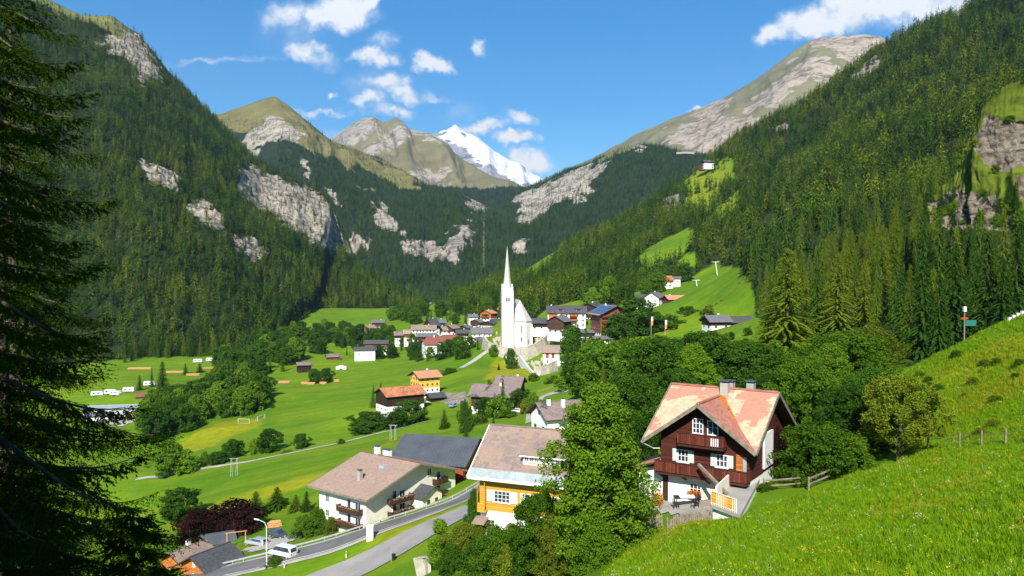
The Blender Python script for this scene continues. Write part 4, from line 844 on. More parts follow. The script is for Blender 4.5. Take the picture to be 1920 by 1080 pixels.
def house(name, label, pos, yaw, L, Wd, h, rise, lower='white', upper='brown', split=2.6, roof='tile_grey', ov=1.0, og=1.0, cat='house', group=None, sides='fr',
          floors=2, fh=2.7, cols=None, shut=None, balc=(), chim=((.2, .1),), detail=False, win=(1.0, 1.2), frame='win_white', edge='soffit', foot=4.0, base_flr=.9, gable_win=True, mull=(1, 1)):
    root = tag(empty(name, pos, R(yaw)), label, cat, group)
    if split > 0:
        m = MB(); m.box(-L / 2, -Wd / 2, -foot, L / 2, Wd / 2, split); m.build('wall', M[lower], root)
        pent_wall(root, L, Wd, split, h, rise, upper, .04, 'upper_wall')
    else: pent_wall(root, L, Wd, -foot, h, rise, upper, 0, 'wall')
    gable_roof(root, L, Wd, h, rise, ov, og, roof, edge)
    cols = cols or {}
    for sd in sides:
        t, n = DIRS[sd]; t = Vector(t); n = Vector(n); ln = L if sd in 'fb' else Wd; off = (Wd if sd in 'fb' else L) / 2
        nc = cols.get(sd, max(1, int(ln / 3.2)))
        for fl in range(floors):
            z = base_flr + fh * fl + win[1] / 2
            if z + win[1] / 2 > h - .15 and sd in 'fb': continue
            for c in range(nc):
                x = -ln / 2 + ln * (c + .5) / nc; d = off + (.045 if z > split and split > 0 else 0)
                if sd in 'lr' and z + win[1] / 2 > h - .2 + rise * (1 - abs(x) / (Wd / 2)): continue
                window_part(root, t * x + n * (d + .01) + Vector((0, 0, z)), t, n, win[0], win[1], frame if detail else 'glass', shut, mull, detail)
        if gable_win and sd in 'lr' and rise > 1.6:
            window_part(root, n * (off + .055) + Vector((0, 0, h + rise * .2)), t, n, win[0] * .8, win[1] * .75, frame if detail else 'glass', None, mull, detail)
    for (sd, fl, x, w) in balc:
        t, n = DIRS[sd]; t = Vector(t); n = Vector(n); off = (Wd if sd in 'fb' else L) / 2 + .05
        balcony_part(root, t * x + n * off + Vector((0, 0, fl)), t, n, w, 1.1, 'red_brown', flowers=detail)
    for cx, cy in chim:
        zr = h + rise * (1 - abs(cy) * 2)
        chimney_part(root, cx * L, cy * Wd, zr - .5, h + rise + 1.0 - abs(cy) * .6, .7, .6)
    return root
def ground_at(px, D, dz=0.0): p = on(px, D); return (p[0], p[1], p[2] + dz)
def hpos(px, py, D): p = at(px, py, D); return tuple(p)
# ---- the red brown chalet beside the meadow
def build_chalet():
    root = tag(empty('alpine_chalet', (11.36, 69.0, -19.8), R(-34)), 'red brown timber chalet with pink and pale tiled roof beside the meadow', 'house')
    x0, x1, y0, y1 = 1.15, 8.75, 1.35, 11.6; E, A, RG = 5.15, 3.5, 4.07; LX, LY, RY = 9.77, 12.6, 6.3; yj = A / RG * RY; cx = LX / 2
    m = MB(); m.box(x0, y0, -3, x1, y1, 2.55); m.build('wall', M['white'], root)
    m = MB(); inn = .10; sl = A / cx
    zf = lambda x: E - inn + sl * min(x, LX - x)
    m.prism([(x0 - .05, y0 - .05, 2.55), (x1 + .05, y0 - .05, 2.55), (x1 + .05, y0 - .05, zf(x1)), (cx, y0 - .05, zf(cx)), (x0 - .05, y0 - .05, zf(x0))], (0, 4.0, 0))
    m.build('upper_wall', M['red_timber'], root)
    m = MB(); s2 = RG / RY; zs = lambda y: E - .12 + s2 * min(y, LY - y)
    m.prism([(x0 - .03, y0 + .1, 2.56), (x0 - .03, y1, 2.56), (x0 - .03, y1, zs(y1)), (x0 - .03, RY, zs(RY)), (x0 - .03, y0 + .1, zs(y0 + .1))], (x1 - x0 + .06, 0, 0)); m.build('side_wall', M['red_timber'], root)
    m = MB(); m.box(x1 + .04, RY - 1.2, 2.9, x1 + .2, RY + 1.4, 5.9); m.build('gable_panel', M['white'], root)
    # roof: main ridge along the front, big front gable
    th = Vector((0, 0, .2)); m = MB()
    def slab(p, q): m.prism(p, th, 1, q)
    slab([(0, 0, E), (cx, yj, E + A), (cx, RY, E + RG), (0, RY, E + RG)], 0)
    slab([(cx, yj, E + A), (LX, 0, E), (LX, RY, E + RG), (cx, RY, E + RG)], 0)
    slab([(0, RY, E + RG), (LX, RY, E + RG), (LX, LY, E), (0, LY, E)], 0)
    slab([(0, -.02, E), (cx, -.02, E + A), (cx, yj, E + A)], 0)
    slab([(cx, -.02, E + A), (LX, -.02, E), (cx, yj, E + A)], 2)
    rf = m.build('roof', [M['tile_pale'], M['soffit'], M['tile_pink']], root)
    m = MB(); m.beam((cx + .1, yj - .1, E + A + .24), (LX - .25, .25, E + .26), .62, .05, 0); m.build('valley_flashing', M['rust'], rf)
    m = MB(); m.beam((cx - .1, yj - .1, E + A + .22), (.3, .3, E + .24), .3, .05, 0); m.build('valley_flashing', M['tile_pink'], rf)
    for a, b in (((-.02, -.06, E + .06), (cx, -.06, E + A + .07)), ((cx, -.06, E + A + .07), (LX + .02, -.06, E + .06)), ((LX + .06, 0, E + .08), (LX + .06, RY, E + RG + .1)), ((-.06, 0, E + .08), (-.06, RY, E + RG + .1)), ((LX + .06, LY, E + .08), (LX + .06, RY, E + RG + .1))):
        m = MB(); m.beam(a, b, .09, .3); m.build('verge_board', M['grey_wood'], rf)
    m = MB(); m.beam((0, RY, E + RG + .24), (LX, RY, E + RG + .24), .34, .12); m.beam((cx, .0, E + A + .22), (cx, yj, E + A + .22), .3, .1); m.build('ridge_tiles', M['tile_pink'], rf)
    m = MB(); m.tube((-.12, -.1, E - .02), (-.12, RY * 0 + .5, E - .02), .07, .07, 8); m.tube((-.12, 0, E - .1), (.55, .9, E - .7), .05, .05, 8); m.tube((.55, .9, E - .7), (1.0, 1.2, E - .7), .05, .05, 8); m.build('gutter_pipe', M['metal_light'], root)
    chimney_part(root, cx + .35, RY - .55, E + RG - .9, E + RG + .75, .7, .65, 'concrete', 'metal_grey')
    chimney_part(root, cx + .1, RY + 1.6, E + RG - 1.4, E + RG + .5, .7, .65, 'concrete', 'metal_grey'); chimney_part(root, cx + 1.9, RY + 1.9, E + RG - 1.5, E + RG + .55, .65, .65, 'concrete', 'metal_grey')
    t, n = Vector((1, 0, 0)), Vector((0, -1, 0)); yf = y0 - .055
    for x in (3.15, 6.55): window_part(root, (x, yf, 4.05), t, n, 1.0, 1.05, 'win_white', 'mint', (2, 1))
    window_part(root, (4.45, yf, 6.75), t, n, .95, 1.3, 'win_white', None, (2, 2))
    d = window_part(root, (5.75, yf, 6.45), t, n, .95, 1.75, 'win_white', None, (1, 2), name='balcony_door')
    m = MB(); m.box(5.35, yf - .05, 5.66, 6.15, yf - .02, 6.15); m.build('door_panel', M['win_white'], d)
    m = MB(); m.box(7.75, yf - .04, 2.72, 8.3, yf - .003, 4.75); m.build('door', M['orange'], root)
    m = MB(); m.box(8.32, yf - .05, 2.72, 8.62, yf - .003, 4.6); m.build('door_curtain', M['metal_light'], root)
    window_part(root, (4.25, y0 - .005, 1.35), t, n, 1.05, 1.0, 'win_white', 'mint', (2, 1))
    m = MB(); m.box(1.25, y0 - .03, -.1, 1.75, y0 - .003, 2.4); m.build('post', M['wood_dark'], root)
    # balconies
    b = balcony_part(root, (4.95, y0 - .05, 2.62), t, n, 8.0, 1.05, 'red_brown'); b = balcony_part(root, (5.0, y0 - .05, 5.25), t, n, 4.0, 1.05, 'red_brown')
    m = MB()
    for i in range(4): m.box(5.95 + i * .18, y0 - 1.115, 5.4, 6.05 + i * .18, y0 - 1.103, 6.05)
    m.build('railing_slats', M['win_white'], b)
    m = MB()
    for x in (1.3, 3.4, 5.5, 7.6, 8.6): m.beam((x, y0 - .05, 2.0), (x, y0 - .95, 2.42), .12, .12)
    m.build('balcony_bracket', M['wood_dark'], root)
    # flower box at the ground floor window
    m = MB(); m.box(3.7, y0 - .36, .60, 4.8, y0 - .18, .78); fb = m.build('flower_box', M['wood_dark'], root)
    q = np.random.default_rng(3); c = np.stack([q.uniform(3.7, 4.8, 320), q.uniform(y0 - .45, y0 - .12, 320), .82 + q.uniform(-.08, .42, 320)], 1); v, f = quads(c, rdir(320, q) * .075, rdir(320, q) * .075)
    link_mesh('flowers', np_mesh('flowers', v, f, [M['flower_red'], M['flower_orange'], M['leaf_bright']], q.choice([0, 1, 2], len(f), p=[.4, .35, .25])), fb)
    # lean-to on the left
    m = MB(); m.prism([(-1.1, y0 + .2, -3), (x0 - .06, y0 + .2, -3), (x0 - .06, y0 + .2, 2.9), (-1.1, y0 + .2, 2.35)], (0, 4.2, 0)); an = m.build('annex_wall', M['white'], root)
    m = MB(); m.prism([(-1.9, y0 - .7, 2.3), (x0 - .07, y0 - .7, 3.25), (x0 - .07, y0 + 5, 3.25), (-1.9, y0 + 5, 2.3)], (0, 0, .16), 1, 0); m.build('annex_roof', [M['tile_salmon'], M['soffit']], root)
    window_part(root, (-.3, y0 + .195, 1.75), t, n, .8, .55, 'win_white', None, (0, 0))
    m = MB(); m.beam((5.2, -.55, 3.95), (8.15, -2.1, 2.35), .22, .2); m.tube((8.15, -2.1, 2.35), (8.3, -2.15, -.2), .035, .035, 6); m.build('awning_arm', M['grey_wood'], root)
    return root
build_chalet()
# ---- terrace beside the chalet, at deck height -17.6
def build_terrace():
    zt = -17.6; P4 = [at(px, py, -zt * FPX / (py - HOR)) for px, py in ((1333, 948), (1388, 968), (1432, 885), (1404, 878))]
    P4 = [Vector((p[0], p[1], zt)) for p in P4]
    o = P4[0]; root = tag(empty('garden_terrace', (o.x, o.y, zt)), 'raised concrete terrace with yellow parapet in front of the chalet', 'terrace'); q = [p - o for p in P4]
    m = MB(); m.prism([p + Vector((0, 0, -.28)) for p in q], (0, 0, .28)); m.build('deck_slab', M['concrete'], root)
    ins = [p.lerp((q[0] + q[1] + q[2] + q[3]) / 4, .05) for p in q]
    m = MB(); m.prism([p + Vector((0, 0, -7)) for p in ins], (0, 0, 6.715)); m.build('supporting_wall', M['white'], root)
    m = MB(); d = (q[3] - q[0]); m.beam(q[0] + d * .12 + Vector((0, 0, .5)), q[3] + Vector((0, 0, .62)), .14, 1.0); m.build('parapet', M['cream'], root)
    r = MB(); a, b = q[0] + Vector((.05, .1, 0)), q[1].lerp(q[0], .12) + Vector((0, .1, 0)); r.beam(a + Vector((0, 0, 1.0)), b + Vector((0, 0, 1.0)), .07, .06); r.beam(a + Vector((0, 0, .12)), b + Vector((0, 0, .12)), .05, .05)
    for i in range(15): c = a.lerp(b, i / 14); r.beam(c, c + Vector((0, 0, 1.0)), .045 if i % 14 else .08)
    rl = r.build('railing', M['cream'], root)
    m = MB()
    for i in range(15):
        c = a.lerp(b, (i + .5) / 15.5) + Vector((0, .03, 0)); m.beam(c + Vector((0, 0, .15)), c + Vector((0, 0, .95)), .12, .02)
    m.build('railing_panel', M['yellow'], rl)
build_terrace()
# ---- cream guesthouse by the road
def build_guesthouse():
    yaw = R(-37.3); root = tag(empty('guesthouse', (-38.56, 150.0, -40.46 - 6.6), yaw), 'cream guesthouse with broad tan roof and brown balconies by the road', 'guesthouse')
    L, Wd, rise, E = 16.4, 27.2, 4.0, 6.6; cy = Wd / 2
    x0, x1, y0, y1 = 1.6, 14.4, 1.5, 25.7; s = rise / cy
    zt = lambda y: E - .14 + s * min(y, Wd - y)
    m = MB(); m.prism([(x0, y0, -7), (x0, y1, -7), (x0, y1, zt(y1)), (x0, cy, zt(cy)), (x0, y0, zt(y0))], (x1 - x0, 0, 0)); m.build('wall', M['cream'], root)
    m = MB(); m.box(x0 - .9, y0 + 1.5, -6, x0 - .003, y1 - 3, E - .6); m.build('side_cladding', M['red_brown'], root)
    th = .24; m = MB()
    for a, b in (((0, E), (cy, E + rise)), ((Wd, E), (cy, E + rise))):
        m.prism([(0, a[0], a[1]), (L, a[0], a[1]), (L, b[0], b[1]), (0, b[0], b[1])], (0, 0, th), 1, 0)
    rf = m.build('roof', [M['tile_tan'], M['soffit']], root)
    for a, b in (((L + .04, 0, E + .12), (L + .04, cy, E + rise + .12)), ((L + .04, Wd, E + .12), (L + .04, cy, E + rise + .12)), ((0, -.05, E + .08), (L, -.05, E + .08)), ((-.04, 0, E + .12), (-.04, cy, E + rise + .12))):
        m = MB(); m.beam(a, b, .1, .34); m.build('fascia', M['grey_wood'], rf)
    m = MB(); m.beam((0, cy, E + rise + .27), (L, cy, E + rise + .27), .4, .1); m.build('ridge_cap', M['tile_red'], rf)
    m = MB(); m.box(9.2, 9.6, E + rise * .74, 10.6, 10.9, E + rise * .74 + .62); m.build('skylight', M['metal_light'], rf)
    chimney_part(root, 9.0, 5.0, E + 1.3, E + 3.4, .75, .75, 'concrete'); chimney_part(root, 4.2, cy + .3, E + rise - .5, E + rise + 1.7, .9, .9, 'white'); chimney_part(root, 6.4, cy + .9, E + rise - .5, E + rise + 1.2, 1.6, .9, 'white')
    # front wall (left facade in the picture): eave side y0
    t, n = Vector((1, 0, 0)), Vector((0, -1, 0))
    for z in (4.75, 2.05): window_part(root, (4.0, y0 - .005, z), t, n, .95, 1.25, 'mint', None, (1, 1))
    for z in (4.65, 1.95, -.75):
        window_part(root, (10.0, y0 - .005, z), t, n, 1.0, 2.0, 'win_white', None, (0, 0), name='balcony_door')
        window_part(root, (12.4, y0 - .005, z), t, n, 1.5, 1.3, 'win_white', None, (1, 0))
    for z in (3.55, .9): balcony_part(root, (10.7, y0, z), t, n, 6.0, 1.15, 'brown', True)
    # gable wall (right facade): x1
    t, n = Vector((0, 1, 0)), Vector((1, 0, 0))
    for z in (4.3, 1.95):
        balcony_part(root, (x1, 9.6, z), t, n, 5.6, 1.25, 'brown', True)
    for z in (5.4, 3.0, .4):
        window_part(root, (x1 + .005, 8.6, z), t, n, 1.0, 2.0, 'win_white', None, (0, 0), name='balcony_door'); window_part(root, (x1 + .005, 10.6, z), t, n, 1.5, 1.4, 'win_white', None, (1, 0))
    for z in (6.6, 3.9, 1.2): balcony_part(root, (x1, 20.6, z - 1.1), t, n, 3.4, 1.2, 'brown', False); window_part(root, (x1 + .005, 20.6, z), t, n, 1.1, 2.0, 'win_white', None, (0, 0), name='balcony_door')
    window_part(root, (x1 + .005, 18.0, 8.0), t, n, 1.2, 1.4, 'win_white', None, (1, 0))
    window_part(root, (x1 + .005, 5.0, 1.6), t, n, .5, .7, 'win_white', None, (0, 0))
    # projecting stair wing with its own dark roof and the porch below
    m = MB(); m.prism([(x1, 13.0, -6), (x1, 18.4, -6), (x1, 18.4, 4.6), (x1, 15.7, 6.0), (x1, 13.0, 4.6)], (3.0, 0, 0)); wg = m.build('stair_wing', M['cream'], root)
    m = MB()
    for a, b in (((12.4, 4.35), (15.7, 6.05)), ((19.0, 4.35), (15.7, 6.05))): m.prism([(x1, a[0], a[1]), (x1 + 3.7, a[0], a[1]), (x1 + 3.7, b[0], b[1]), (x1, b[0], b[1])], (0, 0, .2))
    m.build('wing_roof', M['tile_dark'], wg)
    for y in (14.6, 16.8): window_part(root, (x1 + 3.005, y, 3.1), t, n, .75, 1.3, 'wood_dark', None, (0, 0))
    m = MB()
    for a, b in (((12.2, .3), (15.4, 1.8)), ((18.6, .3), (15.4, 1.8))): m.prism([(x1 + 3.0, a[0], a[1]), (x1 + 6.4, a[0], a[1]), (x1 + 6.4, b[0], b[1]), (x1 + 3.0, b[0], b[1])], (0, 0, .2))
    pr = m.build('porch_roof', M['tile_dark'], root)
    for y in (12.8, 18.0): m = MB(); m.box(x1 + 5.6, y - .15, -6, x1 + 5.9, y + .15, .5); m.build('porch_post', M['brown'], pr)
    m = MB(); m.prism([(x1 + 3.0, 13.4, -6), (x1 + 3.0, 17.4, -6), (x1 + 3.0, 17.4, .6), (x1 + 3.0, 15.4, 1.5), (x1 + 3.0, 13.4, .6)], (2.2, 0, 0)); m.build('porch_wall', M['cream'], pr)
    m = MB(); m.tube((x1 + 4.6, 20.0, -6), (x1 + 4.6, 20.0, 3.4), .08, .05, 8); m.build('flag_pole', M['white_metal'], root)
build_guesthouse()
# ---- grey metal roofed red barn behind the guesthouse
def build_barn():
    root = tag(empty('roadside_barn', (-26.8, 170, -40.6 - 6.0), R(-17)), 'red boarded barn with grey sheet metal roof behind the cream guesthouse', 'barn')
    L, Wd, rise, E = 18, 18.5, 4.2, 6.0; cy = Wd / 2; s = rise / cy; zt = lambda y: E - .1 + s * min(y, Wd - y)
    m = MB(); m.prism([(.9, .9, -6), (.9, Wd - .9, -6), (.9, Wd - .9, zt(.9)), (.9, cy, zt(cy)), (.9, .9, zt(.9))], (L - 1.8, 0, 0)); m.build('wall', M['red_paint'], root)
    m = MB()
    for a in (0, Wd): m.prism([(0, a, E), (L, a, E), (L, cy, E + rise), (0, cy, E + rise)], (0, 0, .2), 1, 0)
    rf = m.build('roof', [M['metal_grey'], M['black']], root)
    m = MB()
    for i in range(1, 24): x = L * i / 24; m.beam((x, .03, E + .22), (x, cy - .02, E + rise + .215), .035, .05)
    m.build('standing_seams', M['metal_grey'], rf)
    m = MB(); m.prism([(L - .8, 1.5, 1.2), (L + 4.6, 1.5, .6), (L + 4.6, 8, .6), (L - .8, 8, 1.2)], (0, 0, .15)); m.build('lean_to_roof', M['tile_red'], root)
    m = MB(); m.box(L - .85, 2.0, -6, L + 4.0, 7.5, .7); m.build('lean_to_wall', M['red_paint'], root)
    m = MB(); m.box(L - .89, 6.5, 3.0, L - .84, 8.5, 4.6); m.build('loft_hatch', M['brown'], root)
build_barn()
# ---- yellow boarded house with the grey brown roof
def build_yellow():
    root = tag(empty('yellow_house', (-5.17, 92.0, -23.8 - 7.2), R(-23)), 'yellow boarded house with taupe roof and pale sheet metal eaves by the tall tree', 'house')
    L, Wd, rise, E = 12.5, 12.8, 4.9, 7.2; cy = Wd / 2; s = rise / cy; x0, x1, y0, y1 = 1.1, 11.6, 1.2, 11.6; zt = lambda y: E - .12 + s * min(y, Wd - y)
    m = MB(); m.box(x0, y0, -6, x1, y1, 3.4); m.build('wall', M['white'], root)
    m = MB(); m.prism([(x0 - .06, y0 - .06, 3.4), (x0 - .06, y1, 3.4), (x0 - .06, y1, zt(y1)), (x0 - .06, cy, zt(cy)), (x0 - .06, y0 - .06, zt(y0))], (x1 - x0 + .12, 0, 0)); m.build('upper_wall', M['yellow'], root)
    m = MB(); yb = 1.05
    for sg in (0, 1):
        Y = lambda y: Wd - y if sg else y
        m.prism([(0, Y(0), E), (L, Y(0), E), (L, Y(yb), E + s * yb), (0, Y(yb), E + s * yb)], (0, 0, .2), 1, 2)
        m.prism([(0, Y(yb), E + s * yb), (L, Y(yb), E + s * yb), (L, cy, E + rise), (0, cy, E + rise)], (0, 0, .2), 1, 0)
    rf = m.build('roof', [M['tile_taupe'], M['soffit'], M['metal_light']], root)
    for a, b in (((-.05, 0, E + .12), (-.05, cy, E + rise + .12)), ((L + .05, 0, E + .12), (L + .05, cy, E + rise + .12)), ((0, -.05, E + .1), (L, -.05, E + .1))):
        m = MB(); m.beam(a, b, .1, .3); m.build('verge_board', M['win_white'], rf)
    m = MB(); m.beam((0, cy, E + rise + .24), (L, cy, E + rise + .24), .3, .1); m.build('ridge_cap', M['tile_taupe'], rf)
    m = MB()
    for i in range(1, 40): x = L * i / 40; m.beam((x, .04, E + .22), (x, yb, E + s * yb + .22), .03, .04)
    m.build('eave_seams', M['metal_light'], rf)
    # shed dormer
    dz = lambda y: E + .2 + s * y
    ya, yb2, xa, xb = 2.0, 5.0, 6.0, 11.4; zf = dz(ya) + 1.15
    m = MB(); m.prism([(xa + .15, ya, dz(ya) - .3), (xa + .15, yb2, dz(yb2) - .3), (xa + .15, yb2, dz(yb2)), (xa + .15, ya, zf - .05)], (xb - xa - .3, 0, 0)); dm = m.build('dormer_wall', M['cream'], root)
    m = MB(); m.prism([(xa - .1, ya - .55, zf - .16), (xb + .1, ya - .55, zf - .16), (xb + .1, yb2 + .15, dz(yb2) + .1), (xa - .1, yb2 + .15, dz(yb2) + .1)], (0, 0, .14), 1, 0); m.build('dormer_roof', [M['tile_taupe'], M['win_white']], dm)
    t, n = Vector((1, 0, 0)), Vector((0, -1, 0))
    for i in range(8): window_part(root, (xa + .6 + i * .62, ya - .005, zf - .5), t, n, .5, .6, 'win_white', None, (1, 0))
    for x, w in ((3.9, 2.0), (7.4, 1.3), (10.0, 1.3)): window_part(root, (x, y0 - .065, 5.15), t, n, w, 1.35, 'win_white', 'mint', (3 if w > 1.5 else 1, 2))
    window_part(root, (2.5, y0 - .005, 1.7), t, n, 1.0, 1.35, 'win_white', 'mint', (1, 2))
    m = MB(); m.box(1.15, y0 - .08, -1.6, 1.75, y0 - .003, 1.0); m.build('door', M['red_paint'], root)
    m = MB(); m.box(1.12, y0 - .95, 3.35, 2.1, y0 - .07, 3.5); m.box(1.12, y0 - .95, 3.5, 1.2, y0 - .87, 6.8); m.box(2.02, y0 - .95, 3.5, 2.1, y0 - .87, 6.8); m.box(1.2, y0 - .93, 3.5, 2.02, y0 - .89, 4.4); m.build('loggia', M['yellow'], root)
    m = MB(); m.prism([(.6, y0 - 1.4, 2.0), (2.2, y0 - 1.4, 2.0), (2.2, y0, 2.5), (.6, y0, 2.5)], (0, 0, .1)); m.build('porch_roof', M['tile_taupe'], root)
    m = MB(); m.prism([(4.4, y0 - 4.0, -.6), (9.6, y0 - 4.0, -.6), (9.6, y0, 1.9), (4.4, y0, 1.9)], (0, 0, .15)); lr = m.build('lean_to_roof', M['tile_taupe'], root)
    m = MB(); m.box(4.8, y0 - 3.6, -6, 9.2, y0 - .002, -.65); m.build('lean_to_wall', M['white'], root)
    chimney_part(root, 9.2, cy + .8, E + rise - 1, E + rise + .6, .8, .7)
build_yellow()
# ---- the church
def build_church():
    D = 450; b = at(951, 656, D); root = tag(empty('village_church', tuple(b), R(8)), 'white Gothic church with a tall needle spire on the village hill', 'church')
    T = 3.15; hb = 31.5
    m = MB(); m.box(-T, -T, -8, T, T, hb); tw = m.build('tower', M['church'], root)
    m = MB()
    for z in (26.2, 31.1): m.box(-T - .15, -T - .15, z, T + .15, T + .15, z + .35)
    m.build('string_course', M['church'], tw)
    # four gables and the octagonal needle
    m = MB(); gh = 5.6
    for sx, sy in ((0, -1), (0, 1), (1, 0), (-1, 0)):
        if sx == 0: m.prism([(-T, sy * T, hb), (T, sy * T, hb), (0, sy * T, hb + gh)], (0, -sy * .5, 0))
        else: m.prism([(sx * T, -T, hb), (sx * T, T, hb), (sx * T, 0, hb + gh)], (-sx * .5, 0, 0))
    m.build('tower_gable', M['church'], tw)
    m = MB(); zc = 58.8; n = 8; r8 = T * .98
    ring = [(r8 * 1.0 * math.cos(math.pi / 8 + i * math.pi / 4), r8 * math.sin(math.pi / 8 + i * math.pi / 4), hb + .5) for i in range(8)]
    mid = [(x * .60, y * .60, hb + 8.5) for x, y, _ in ring]
    for i in range(8):
        j = (i + 1) % 8; m.poly([ring[i], ring[j], mid[j], mid[i]]); m.poly([mid[i], mid[j], (0, 0, zc)])
    for sx, sy in ((0, -1), (0, 1), (1, 0), (-1, 0)):
        a = [(-T + .02, sy * (T - .02), hb + .05), (T - .02, sy * (T - .02), hb + .05)] if sx == 0 else [(sx * (T - .02), -T + .02, hb + .05), (sx * (T - .02), T - .02, hb + .05)]
        ap = (sx * (T - .02), sy * (T - .02), hb + gh - .1); bk = (sx * .3, sy * .3, hb + gh - .1)
        m.poly([a[0], ap, bk]); m.poly([a[1], ap, bk])
    sp_ = m.build('spire', M['shingle_grey'], root)
    m = MB(); m.tube((0, 0, zc - .3), (0, 0, zc + 1.8), .09, .04, 6); m.beam((-.45, 0, zc + 1.2), (.45, 0, zc + 1.2), .07); m.lathe([(.01, -.3), (.26, -.1), (.26, .1), (.01, .3)], 8, 0, (0, 0, zc + .2)); m.build('cross', M['black'], sp_)
    for z in (27.3,):
        for dx in (-.62, .62):
            w = MB(); pts = [(dx - .42, -T - .03, z)] + [(dx + .42, -T - .03, z), (dx + .42, -T - .03, z + 1.9), (dx, -T - .03, z + 2.7), (dx - .42, -T - .03, z + 1.9)]; w.prism(pts, (0, -.05, 0)); w.build('belfry_opening', M['black'], tw)
    for z in (7, 13.5, 20): w = MB(); w.box(-.25, -T - .05, z, .25, -T - .002, z + .9); w.build('slit_window', M['glass'], tw)
    # nave with polygonal choir towards the viewer
    nx0, nx1, y0, y1, he, hr = 1.6, 14.2, -1.0, 24.0, 16.2, 28.0; cxn = (nx0 + nx1) / 2; k_ = 3.6
    plan = [(nx0, y1), (nx0, y0 + k_), (nx0 + k_, y0), (nx1 - k_, y0), (nx1, y0 + k_), (nx1, y1)]
    m = MB(); m.prism([(x, y, -8) for x, y in plan[::-1]], (0, 0, he + 8)); nv = m.build('nave', M['church'], root)
    m = MB(); e = .5; pe = [(nx0 - e, y1), (nx0 - e, y0 + k_ - .2), (nx0 + k_ - .2, y0 - e), (nx1 - k_ + .2, y0 - e), (nx1 + e, y0 + k_ - .2), (nx1 + e, y1)]; rf = (cxn, y0 + 5.2, hr); rb = (cxn, y1, hr)
    z = he - .2
    m.poly([(*pe[0], z), (*pe[1], z), rf, rb]); m.poly([(*pe[1], z), (*pe[2], z), rf]); m.poly([(*pe[2], z), (*pe[3], z), rf]); m.poly([(*pe[3], z), (*pe[4], z), rf]); m.poly([(*pe[4], z), (*pe[5], z), rb, rf]); m.poly([(*pe[5], z), (*pe[0], z), rb]); m.poly([(*p, z - .02) for p in pe])
    m.build('nave_roof', M['church_roof'], root)
    m = MB(); m.tube((cxn, y0 + 5.2, hr - .2), (cxn, y0 + 5.2, hr + 2.2), .08, .05, 6); m.beam((cxn - .4, y0 + 5.2, hr + 1.6), (cxn + .4, y0 + 5.2, hr + 1.6), .08); m.build('roof_cross', M['black'], root)
    def butt(p, q):
        d = Vector((q[0], q[1], 0)).normalized(); m = MB(); s = Vector((-d.y, d.x, 0)) * .4; a = Vector((p[0], p[1], 0)) - d * .02
        m.prism([a - s + Vector((0, 0, -6)), a + s + Vector((0, 0, -6)), a + s + Vector((0, 0, 14.2)), a - s + Vector((0, 0, 14.2))], d * .75); m.build('buttress', M['church'], nv)
    for p, q in ((plan[2], (-.4, -1)), (plan[3], (.4, -1)), (plan[4], (1, -.4)), ((nx1, 11), (1, 0)), ((nx1, 17), (1, 0))): butt(p, q)
    def lancet(c, t, z0, z1, w=.42, d=.06):
        t = Vector((*t, 0)).normalized(); nrm = Vector((t.y, -t.x, 0)); c = Vector((*c, 0)) + nrm * .01; mb = MB()
        pts = [c - t * w + Vector((0, 0, z0)), c + t * w + Vector((0, 0, z0)), c + t * w + Vector((0, 0, z1 - .8)), c + Vector((0, 0, z1)), c - t * w + Vector((0, 0, z1 - .8))]; mb.prism(pts, nrm * d); mb.build('lancet_window', M['glass'], nv)
    lancet((cxn, y0), (1, 0), 4.5, 7.5, .35); lancet(((plan[3][0] + plan[4][0]) / 2, (plan[3][1] + plan[4][1]) / 2), (1, 1), 3.0, 6.0, .35); lancet((cxn, y0), (1, 0), 9.5, 14, .28); lancet((nx1, 14), (0, 1), 4, 11)
    lancet((cxn - 3.4, y0), (1, 0), -.2, 2.2, .5)
build_church()
# ------------------------------------------------------------------ the rest of the village
def hs(name, label, px, py, D, yaw, L, Wd, h, rise, **kw): return house(name, label, hpos(px, py, D), yaw, L, Wd, h, rise, **kw)
hs('barn', 'dark timber barn on a white base with orange tiled roof above the hedge', 750, 768, 303, 33, 15, 10.5, 6.4, 2.2, lower='white', upper='dark_timber', split=2.4, roof='tile_orange', sides='lf', floors=1, base_flr=.9, win=(.9, .5), cat='barn', cols={'l': 3, 'f': 3}, gable_win=False, chim=())
hs('yellow_chalet', 'yellow chalet with orange roof standing alone in the green fields', 797, 735, 345, 32, 9.2, 9.4, 7.2, 1.9, lower='white', upper='ochre', split=2.4, roof='tile_salmon', sides='lf', floors=3, fh=2.4, win=(.7, 1.0), cols={'l': 4, 'f': 4}, ov=1.3, og=1.2, chim=((.15, .1),), cat='chalet')
hs('garden_shed', 'small dark timber hut with white base beside the orange roofed barn', 816, 759, 322, 30, 5.6, 5, 3.6, 1.1, lower='white', upper='dark_timber', split=1.6, roof='tile_dark', sides='l', floors=1, win=(.5, .5), cols={'l': 1}, chim=(), cat='shed', gable_win=False)
hs('farmhouse', 'dark farmhouse with worn grey roof and one white corner below the church hill', 932, 772, 283, -14, 15.5, 12, 6.6, 2.9, lower='white', upper='brown', split=2.7, roof='tile_brown', sides='fr', floors=2, cols={'f': 5, 'r': 3}, win=(.9, 1.2), balc=(('f', 2.75, -3.4, 7),), ov=1.2, og=1.3, chim=((.1, -.05),))
hs('farmhouse_wing', 'grey roofed rear wing behind the dark farmhouse below the church hill', 957, 752, 300, -14, 9, 8, 7.0, 2.2, lower='white', upper='brown', roof='tile_brown', sides='fr', floors=2, win=(.8, 1.0), cat='house wing', chim=((.3, .1),))
